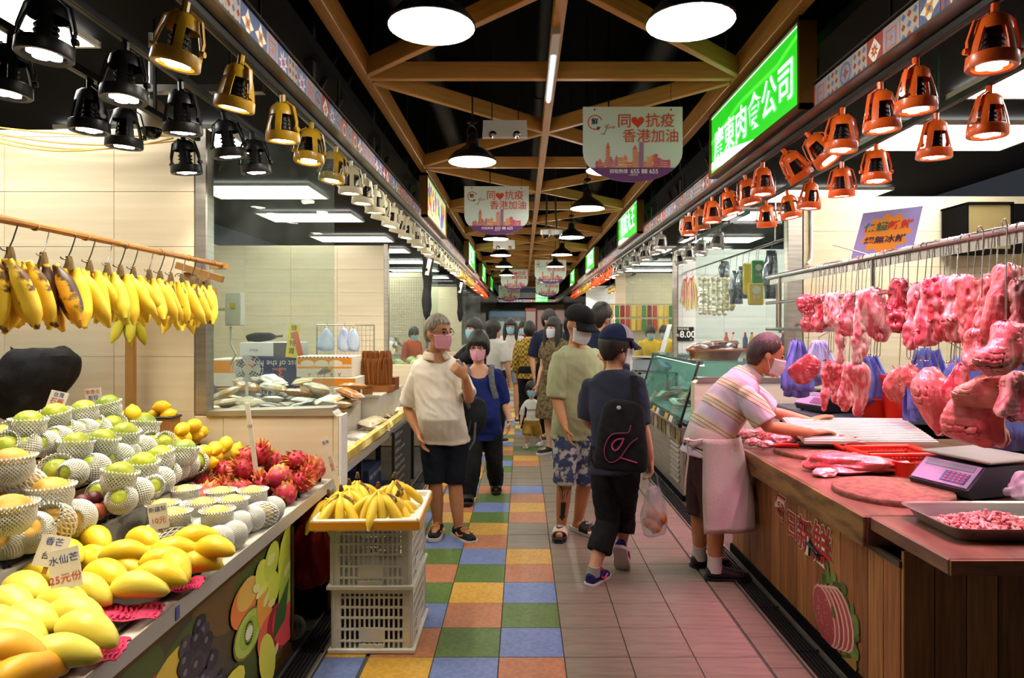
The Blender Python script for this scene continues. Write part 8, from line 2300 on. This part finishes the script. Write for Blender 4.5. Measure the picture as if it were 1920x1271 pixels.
# tattoo drawn on the calf
b = MB(); g = random.Random(4); an, kn = p.loc(p.J['ana']), p.loc(p.J['kna']); rad = .054
def onleg(u, a, e=.0022):
	c = lerp(kn, an, u); r_ = lerp(.0555, .036, max(0, (u - .25) / .75)) * p.k + e; return c + Vector((r_ * sin(a), -r_ * cos(a), 0))
for k in range(8):
	a0 = g.uniform(-.9, .9); b.tube([onleg(.12 + .02 * k, a0), onleg(.3, a0 * .6 + .2 * sin(k)), onleg(.5, a0 * .3), onleg(.66, 0)], .0016, 4)
for k in range(5): b.tube([onleg(.5, -.3 + k * .15), onleg(.62, -.28 + k * .14), onleg(.78, -.25 + k * .125), onleg(.86, 0)], .005, 5)
b.tube([onleg(.78, -.5), onleg(.86, 0), onleg(.78, .5)], .005, 5)
b.build('tattoo', M('tattoo ink', '#20242a', .6), p.o)
strap(p.o, [p.J['shb'] + Vector((-.03, .1, -.02)), p.J['shb'] + Vector((-.04, 0, .075)), p.J['shb'] + Vector((-.03, -.12, -.05)), p.J['shb'] + Vector((-.0, -.14, -.2))], cloth('black cap'), .022)
green = p

# ---------------------------------------------------------------- the woman with the navy cap, walking away
Y = 4.1
p = Person(Vector((P(1135, 1100, Y).x, Y, 0)), 1.57, 2.45)
p.px(Y, head=(1156, 648, -.02), neck=(1150, 702, 0), chest=(1150, 755, 0), waist=(1150, 812, 0), pelvis=(1152, 862, .02), shb=(1105, 722, .07), sha=(1196, 718, -.07),
	 elb=(1098, 785, .1), wrb=(1130, 815, .3), tipb=(1150, 805, .36), ela=(1204, 795, -.09), wra=(1220, 862, -.04), tipa=(1222, 898, -.05),
	 hipb=(1132, 868, .05), hipa=(1172, 868, -.05), knb=(1140, 975, .06), kna=(1170, 965, .18), anb=(1112, 1072, -.06), ana=(1166, 1018, .14), toeb=(1140, 1090, .1), toea=(1170, 1052, .22))
p.hy, p.hp = 2.05, .1
p.hw = {'a': Vector((0, 1, 0)), 'b': Vector((0, 0, 1))}; p.hn = {'a': Vector((-1, 0, 0))}; p.th = {'a': 1, 'b': 1}
p.body('woman seen from behind in a dark T-shirt and navy cap, carrying bags', m_skin_p, .0065, 1.02, (1.3, .5), fem=1)
p.shirt('t_shirt', cloth('charcoal navy', '#34384a', '#2b2f40', 4), -.02, .5, .016, .01, .006, seed=11, sl_ease=.018)
p.trousers('trousers', cloth('black capri', '#131315', '#1b1b1e', 6), .84, .014, .3, .008, .018)
p.hair(m_hair, .04, -.04, -.095, 1.04, strands=.008, seed=7)
c = p.cap(cloth('navy cap', '#1c2546', '#161d38'))
Mh = p.headM(); b = MB()
def fn(u, v):
	a = .4 + u * 1.1; e = .12 + v * 1.3
	return Mh @ Vector((.0925 * sin(a) * cos(e) * -1, -.1145 * cos(a) * cos(e) + .006, .038 + .097 * sin(e)))
b.grid(fn, 8, 8); o = b.build('grey_panel', cloth('cap grey', '#a9a3a6', '#98939a'), c)
p.mask(m_mk_white)
m_purple = cloth('purple mesh', '#262a63', '#1d2050', 30); m_pinkt = M('pink trim', '#e83a6a', .5); m_wsole = M('white sole', '#d9d2cc', .6)
p.shoe('b', m_purple, m_wsole, 'shoe', .25, 0, m_pinkt); p.shoe('a', m_purple, m_wsole, 'shoe', .25, .95, m_pinkt)
b = MB(); a0 = p.loc(p.J['anb']); b.tube([a0 + Vector((0, 0, -.02)), a0 + Vector((.006, .0, .035))], [.042, .04], 14); b.build('sock', cloth('grey sock', '#9a978f'), p.o)
capw = p
# tote bag with pink loop on her back
t = thing('tote_bag', 'black tote bag with a pink looped line, worn by the woman with the cap', 'bag', P(1166, 818, 3.86), (0, .06, -.25)); t.scale = (1.12, 1, 1)
rr = []
for z, a, b_ in ((-.2, .115, .05), (-.18, .14, .062), (-.05, .13, .06), (.1, .115, .05), (.22, .1, .03)): rr.append([Vector((q_.x, q_.y, z)) for q_ in superell(0, 0, 0, a, b_, 20, 3)])
o = cloth_blob(rr, cloth('tote black', '#151416', '#1e1d20', 20), 'sack', .008, 7, 2, t, 2)
b = MB(); pts = [(.10, .03), (.06, .0), (.03, -.05), (0, -.1), (-.05, -.13), (-.09, -.1), (-.095, -.03), (-.06, .04), (0, .05), (.05, .055), (.055, .1)]
pts = rounded(pts); b.tube([(x * .85, -.069, z - .02) for x, z in pts], .0055, 6, squash=(.4, 1)); pts = [(.02, .02), (.0, -.03), (-.03, -.06), (-.055, -.03), (-.03, .01), (.02, .02)]
pts = rounded(pts); b.tube([(x * .85, -.069, z - .02) for x, z in pts], .0045, 6); b.tube([(.0, -.068, -.11), (.09, -.064, -.13)], .004, 5); b.build('pink_loop', M('pink reflective', '#b9437a', .4), t)
b = MB(); b.ball((-.02, -.052, .17), (.012, .004, .012), 10, 6); b.build('emblem', M('silver emblem', '#c9ccd0', .3), t)
sh = p.J['sha'] - t.location
inv = Matrix.Rotation(.25, 3, 'Z')
b = MB(); b.tube([inv @ q_ for q_ in (Vector((.06, -.02, .2)), sh + Vector((-.05, -.1, -.1)), sh + Vector((-.055, -.05, .06)), sh + Vector((-.05, .06, .05)), sh + Vector((-.04, .11, -.1)))], .016, 8, squash=(.3, 1)); b.build('strap', cloth('tote black'), t)
# clear bag of oranges in her hand
t = thing('plastic_bag', 'clear carrier bag of orange fruit held by the woman with the cap', 'bag', P(1226, 955, 4.06), (0, 0, .3))
rr = []
for z, a, b_ in ((-.16, .03, .03), (-.14, .07, .06), (-.06, .085, .07), (.02, .075, .06), (.1, .05, .03), (.15, .035, .015)): rr.append([Vector((q_.x, q_.y, z)) for q_ in superell(0, 0, 0, a, b_, 18, 2.2)])
o = cloth_blob(rr, M('clear carrier', '#c9cdd6', .25, alpha=.38, bump=.5, bscale=25), 'sack', .015, 16, 3, t, 2)
b = MB()
for sg in (-1, 1): b.tube([(sg * .03, 0, .14), (sg * .022, 0, .2), (.0, 0, .235)], .006, 6, squash=(.4, 1.4))
b.build('handle', M('clear carrier'), t)
for i, (x, y, z) in enumerate(((-.03, 0, -.08), (.025, .02, -.09), (.0, -.03, -.1), (-.01, .01, -.03), (.04, -.02, -.05))):
	o = obj('orange', fruit_mesh('orange', M('orange fruit', '#d98a3a', .45, col2='#c4762c', nscale=8), oval(.037, .036), 16, .05, i), None, t.location + Vector((x, y, z))); tag(o, 'orange fruit inside the clear carrier bag', 'fruit', 'fruit in the carrier bag')

# ---------------------------------------------------------------- the butcher leaning over his counter
Y = 4.2
p = Person(Vector((P(1325, 1080, Y).x, Y, 0)), 1.68, 1.5)
p.px(Y, head=(1437, 664, -.02), neck=(1406, 706, .0), chest=(1372, 742, 0), waist=(1335, 795, 0), pelvis=(1322, 838, 0), sha=(1400, 738, -.17), shb=(1396, 722, .2),
	 ela=(1440, 800, -.24), wra=(1522, 811, -.12), tipa=(1560, 806, -.1), elb=(1446, 772, .28), wrb=(1518, 789, .2), tipb=(1556, 777, .18),
	 hipa=(1326, 850, -.09), hipb=(1320, 846, .09), kna=(1342, 960, -.1), knb=(1312, 950, .1), ana=(1340, 1062, -.10), anb=(1311, 1040, .12), toea=(1396, 1084, -.1), toeb=(1350, 1058, .16))
p.hy, p.hp = 1.52, .28
p.hw = {'a': Vector((0, 1, 0)), 'b': Vector((0, 1, 0))}; p.hn = {'a': Vector((0, 0, -1)), 'b': Vector((0, 0, -1))}; p.th = {'a': 1, 'b': -1}
p.body('butcher in a striped polo shirt and white apron leaning over the counter', m_skin_d, .0065, 1.06, (.35, .25))
m_sp = bpy.data.materials.new('striped polo'); m_sp.use_nodes = True
nt = m_sp.node_tree; bb = nt.nodes['Principled BSDF']; tc = nt.nodes.new('ShaderNodeTexCoord'); dp = nt.nodes.new('ShaderNodeVectorMath'); dp.operation = 'DOT_PRODUCT'
ax = (p.J['neck'] - p.J['pelvis']).normalized(); dp.inputs[1].default_value = ax
nt.links.new(tc.outputs['Object'], dp.inputs[0])
mm = nt.nodes.new('ShaderNodeMath'); mm.operation = 'MULTIPLY'; mm.inputs[1].default_value = 1 / .14; nt.links.new(dp.outputs['Value'], mm.inputs[0])
fr = nt.nodes.new('ShaderNodeMath'); fr.operation = 'FRACT'; nt.links.new(mm.outputs[0], fr.inputs[0])
rp = nt.nodes.new('ShaderNodeValToRGB'); rp.color_ramp.interpolation = 'CONSTANT'; el = rp.color_ramp.elements
st_ = [(0, '#cfc3d2'), (.40, '#5a2b45'), (.425, '#d8cda9'), (.56, '#5a2b45'), (.585, '#d8cda9'), (.72, '#5a2b45'), (.745, '#d8cda9'), (.86, '#cfc3d2')]
for i, (pos, c) in enumerate(st_):
	e = el[i] if i < 2 else el.new(pos); e.position = pos; e.color = (*hx(c), 1)
nt.links.new(fr.outputs[0], rp.inputs[0]); nt.links.new(rp.outputs[0], bb.inputs['Base Color']); bb.inputs['Roughness'].default_value = .85
so = p.shirt('polo_shirt', m_sp, -.02, .46, .02, .03, .006, seed=12, sl_ease=.024, belly=.02)
b = MB()
def fn(u, v):
	c, up = p.spine(.965); r_ = p.right(1); f = up.cross(r_); a = u * 2 * pi
	return p.loc(c + r_ * ((.07 + .014 * v) * sin(a)) + f * ((.066 + .014 * v) * cos(a)) + up * (.045 - .045 * v))
b.grid(fn, 24, 4, closeu=True); o = b.build('collar', cloth('polo collar', '#d8cdb8', '#cfc3d2', 5), so); sm = o.modifiers.new('t', 'SOLIDIFY'); sm.thickness = .004
p.trousers('shorts', cloth('brown shorts', '#4a3230', '#3c2826', 8), .56, .022, .3, .006, .015)
p.hair(m_hair_b, .07, .01, -.08, 1.0, strands=.006, seed=9); p.mask(m_mk_white)
m_wsock = cloth('white sock', '#cfc6c2'); m_bshoe = M('dark leather', '#1d1418', .4)
for sd in 'ab':
	p.shoe(sd, m_bshoe, m_dark, 'shoe', .28)
	a0 = p.loc(p.J['an' + sd]); b = MB(); b.tube([a0 + Vector((0, 0, -.03)), a0 + Vector((0, 0, .03)), lerp(a0, p.loc(p.J['kn' + sd]), .2)], [.048, .044, .046], 14); b.build('sock', m_wsock, p.o)
# white apron wrapped round the waist
m_apron = M('white apron', '#d9c9c4', .85, col2='#c7b0a4', nscale=4, bump=.2, bscale=100, ramp=(.45, .75))
b = MB(); c0 = p.loc(p.J['pelvis']); fw = Vector((1, 0, 0))
rows = []
for i in range(9):
	v = i / 8; z = c0.z + .08 - v * .56; cx = c0.x + .025 + .03 * v; a = .185 + .06 * min(1, v * 1.5); d = .19 + .035 * min(1, v * 1.5)
	rows.append((z, cx, a, d))
def fn(u, v):
	i = v * 8; k = min(int(i), 7); z, cx, a, d = [lerp(rows[k][j], rows[k+1][j], i - k) for j in range(4)]
	an_ = -2.05 + u * 4.1; fold = .014 * sin(u * 19 + 2 * v) * v + .006 * sin(u * 41) * v
	return (cx + (a + fold) * cos(an_), c0.y + (d + fold) * sin(an_), z)
b.grid(fn, 40, 18); ap = b.build('apron', m_apron, p.o); sm = ap.modifiers.new('t', 'SOLIDIFY'); sm.thickness = .004
b = MB(); b.loft([p.ring(.10, .19, .14), p.ring(.14, .193, .143), p.ring(.30, .18, .14), p.ring(.33, .172, .135)]); b.build('waistband', m_apron, ap)
def fn(u, v):
	c, up = p.spine(.3 + .32 * v); r_ = p.right(.5); f = up.cross(r_); a = (u - .5) * (1.7 - .6 * v)
	return p.loc(c + r_ * (.186 * sin(a)) - f * ((.158 - .0 * v) * cos(a)))
b = MB(); b.grid(fn, 14, 8); o = b.build('bib', m_apron, ap); sm = o.modifiers.new('t', 'SOLIDIFY'); sm.thickness = .004
q0 = p.ring(.2, .2, .15)[14 - 0]
b = MB(); kx = P(1288, 826, 4.02) - p.base
b.tube([kx, kx + Vector((.005, -.01, -.1)), kx + Vector((-.01, -.01, -.22)), kx + Vector((-.015, -.01, -.32))], .014, 8, squash=(.3, 1)); b.tube([kx + Vector((-.02, 0, .01)), kx + Vector((.04, -.01, .0)), kx + Vector((.09, -.015, .01))], .012, 8, squash=(.4, 1)); b.ball(kx, (.02, .015, .018), 10, 6); b.build('apron_tie', m_apron, ap)

# ---------------------------------------------------------------- the little child
Y = 8.55
p = Person(Vector((P(998, 835, Y).x, Y, 0)), .92, 0.1)
k = p.k
hs = p.J
p.J['head'] = P(996, 730, Y - .03); p.J['neck'] = P(997, 752, Y); p.J['sha'] = P(983, 760, Y); p.J['shb'] = P(1010, 760, Y); p.J['chest'] = P(997, 768, Y); p.J['waist'] = P(997, 783, Y); p.J['pelvis'] = P(997, 795, Y)
p.px(Y, ela=(979, 778, .02), wra=(977, 792, -.04), tipa=(976, 804, -.06), elb=(1022, 765, 0), wrb=(1034, 755, -.03), tipb=(1042, 748, -.04), hipa=(990, 797), hipb=(1004, 797), kna=(988, 815, -.04), knb=(1008, 814, .04), ana=(988, 831, 0), anb=(1014, 827, .12), toea=(984, 837, -.12), toeb=(1010, 835, .06))
p.hp = .15; kk = p.k
p.k = .54; p.hs = 1.5
p.body('small child in a white shirt and mustard shorts, blue face mask', m_skin_l, .0075, 1.1, (.3, .8))
hM = p.headM
p.shirt('t_shirt', cloth('child white', '#e6e4dd'), .12, .5, .03, .01, .004, seed=2, sl_ease=.03); p.trousers('shorts', cloth('mustard', '#b08a3c', '#9c7830'), .52, .035, .3, .004, .03)
p.hair(m_hair, .03, -.02, -.08, 1.12, seed=4); p.mask(m_mk_blue)
for sd in 'ab': p.shoe(sd, cloth('white trainer', '#d5d3cf'), m_wsole, 'shoe', .27, 0, M('blue trim', '#2f4a8c', .5))
for sd, sg in (('a', -1), ('b', 1)):
	S_ = p.J['sh' + sd]; strap(p.o, [S_ + Vector((-sg * .02, .06, .02)), S_ + Vector((-sg * .02, -.02, .045)), S_ + Vector((-sg * .02, -.075, -.04)), S_ + Vector((-sg * .01, -.06, -.14))], cloth('black cap'), .014)
strap(p.o, [p.J['sha'] + Vector((.02, -.078, -.04)), p.J['shb'] + Vector((-.02, -.078, -.04))], cloth('black cap'), .01)

# ---------------------------------------------------------------- people further down the aisle
def far_person(px, ytop, Y, H, yaw, label, skin=m_skin_l, shirt=None, sleeve=.47, hem=-.02, pants=None, plen=.97, hair=None, mask=None, hy=None, hp=0, fem=0, pose=None, long=0, lf=0, X=None, vol=1.04, bald=0):
	p = Person(Vector((P(px, 612, Y).x if X is None else X, Y, 0)), H, yaw)
	p.hw, p.hn, p.th = {}, {}, {}
	p.hy = yaw if hy is None else hy; p.hp = hp
	if pose:
		Rz = Matrix.Rotation(yaw, 3, 'Z')
		for q_, v in pose.items(): p.J[q_] = p.base + Rz @ (Vector(v) * p.k)
	p.body(label, skin, .0125, 1.0, (.5, .5), fem=fem)
	p.shirt('shirt', shirt, hem, sleeve, .018, .02, .005, seed=int(px))
	if pants: p.trousers('trousers', pants, plen, .022, .3, .006)
	p.hair(hair or m_hair, .045 if not fem else .03, -.03 if fem else .0, -.09, vol, long, .09, .006, .006, lf, int(px))
	if mask: p.mask(mask)
	for sd in 'ab': p.shoe(sd, m_dark, m_wsole)
	return p
m_wknit = cloth('white knit', '#c9c4bc', '#d9d5cf'); m_denim = cloth('light denim', '#8b98a8', '#77859a', 14); m_bk = cloth('black cap')
p = far_person(958, 600, 10.9, 1.66, -.1, 'woman with long hair, glasses, white sweater and denim shorts', m_skin_p, m_wknit, .7, -.02, m_denim, .3, None, m_mk_blue, fem=1, long=.34, lf=.28, pose=dict(ela=(-.23, -.02, 1.1), wra=(-.05, -.17, 1.02), tipa=(.1, -.2, 1.0), elb=(.23, -.02, 1.1), wrb=(.05, -.19, 1.0), tipb=(-.1, -.2, .98))); p.glasses()
far_person(925, 600, 8.9, 1.62, 2.7, 'woman seen from behind in a white T-shirt with black hair', m_skin_p, cloth('white tee', '#cfccc6'), .45, -.02, m_bk, .97, None, None, hy=2.3, fem=1, long=.2)
m_plaid = M('yellow plaid', '#b08c2a', .85)
nt = m_plaid.node_tree; bs = nt.nodes['Principled BSDF']; tc = nt.nodes.new('ShaderNodeTexCoord'); ck = nt.nodes.new('ShaderNodeTexChecker'); ck.inputs['Scale'].default_value = 26; ck.inputs['Color1'].default_value = (*hx('#b8922e'), 1); ck.inputs['Color2'].default_value = (*hx('#5f5022'), 1); nt.links.new(tc.outputs['Object'], ck.inputs['Vector']); nt.links.new(ck.outputs['Color'], bs.inputs['Base Color'])
far_person(993, 607, 10.0, 1.6, 2.9, 'person seen from behind in a yellow plaid shirt', m_skin_p, m_plaid, .85, -.1, m_bk, .97, vol=1.08)
far_person(980, 605, 12.6, 1.62, .1, 'woman facing the aisle in the crowd behind, blue face mask and red top', m_skin_p, cloth('dark red', '#7a3038'), .47, -.02, m_bk, .97, None, m_mk_blue, fem=1)
far_person(1018, 630, 13.6, 1.45, 2.8, 'short person seen from behind in a navy top in the crowd', m_skin_p, cloth('deep navy', '#1c2238'), .47, -.02, m_bk)
p = far_person(1040, 600, 8.1, 1.64, -.75, 'woman with straight long hair, white face mask and brown dress', m_skin_l, cloth('brown print', '#7a6a4a', '#4a3f2c', 30), .3, -.02, None, .97, None, m_mk_white, fem=1, long=.36, lf=.3)
p.skirt('skirt', cloth('brown print'), .45)
far_person(1030, 585, 9.2, 1.76, .3, 'tall man with short hair and dark navy shirt behind the long-haired woman', m_skin_p, cloth('deep navy'), .47, -.02, m_bk, .97, None, m_mk_white, hy=.9)
p = far_person(1127, 575, 6.3, 1.75, 2.6, 'man with short hair in a navy T-shirt seen from behind', m_skin_d, cloth('ink navy', '#1b2236', '#222b44'), .47, -.02, m_bk, .97, None, m_mk_white, hy=2.2)
far_person(892, 596, 8.2, 1.63, -1.2, 'dark-haired woman in black reaching across the stall, blue face mask', m_skin_p, m_bk, .47, -.02, m_bk, .97, None, m_mk_blue, hy=-.9, fem=1, pose=dict(ela=(-.12, -.22, 1.18), wra=(-.08, -.45, 1.16), tipa=(-.06, -.62, 1.14), elb=(.1, -.22, 1.18), wrb=(.06, -.42, 1.14), tipb=(.05, -.58, 1.12)))
far_person(775, 605, 12.25, 1.52, .9, 'seller in an orange top bending behind the vegetable heap', m_skin_p, cloth('orange top', '#b5552f', '#a5482a'), .8, -.02, m_bk, .97, None, m_mk_blue, hp=.4, fem=1, X=-2.0)
far_person(1218, 612, 11.5, 1.55, .2, 'shop assistant in a yellow shirt beside her colleague behind the glass', m_skin_p, cloth('yellow uniform', '#e0b52a', '#d2a722'), .6, -.02, m_bk, .97, None, m_mk_blue, fem=1, hp=.25, X=2.2)
far_person(1243, 612, 12.2, 1.55, -.5, 'shop assistant in a yellow shirt turned sideways behind the glass', m_skin_p, cloth('yellow uniform'), .6, -.02, m_bk, .97, None, m_mk_blue, fem=1, hp=.25, X=2.6, hy=-.7)
far_person(905, 600, 15, 1.65, .4, 'distant shopper in a red top beyond the crowd', m_skin_p, cloth('shopper red', '#a8382f'), .47, -.02, m_bk, X=-.75, fem=1)

# seated stall holder seen from behind through the glass
p = far_person(395, 672, 5.55, 1.6, 2.9, 'stall holder seated behind the glass, dark hair and purple top', m_skin_p, cloth('purple top', '#5a4a7a'), .6, -.02, m_bk, .97, fem=1, long=.12, X=-2.72, pose=dict(head=(0, -.02, 1.3), neck=(0, .02, 1.155), chest=(0, 0, .96), waist=(0, 0, .77), pelvis=(0, 0, .60), sha=(-.165, .015, 1.1), shb=(.165, .015, 1.1), ela=(-.22, -.02, .83), elb=(.22, -.02, .83), wra=(-.15, -.2, .72), wrb=(.15, -.2, .72), tipa=(-.1, -.34, .7), tipb=(.1, -.34, .7), hipa=(-.09, 0, .57), hipb=(.09, 0, .57), kna=(-.11, -.42, .5), knb=(.11, -.42, .5), ana=(-.11, -.4, .09), anb=(.11, -.4, .09), toea=(-.12, -.57, .03), toeb=(.12, -.57, .03)))
t = thing('stool', 'low stool under the seated stall holder', 'stool', (-2.72, 5.55, 0)); MB().lathe([(.001, .42), (.16, .42), (.16, .445), (.001, .45)], 20).build('seat', m_redp, t)
for k in range(4): a = pi/4 + k * pi/2; MB().tube([(.12 * cos(a), .12 * sin(a), .42), (.16 * cos(a), .16 * sin(a), 0)], .014, 6).build('leg', m_redp, t)
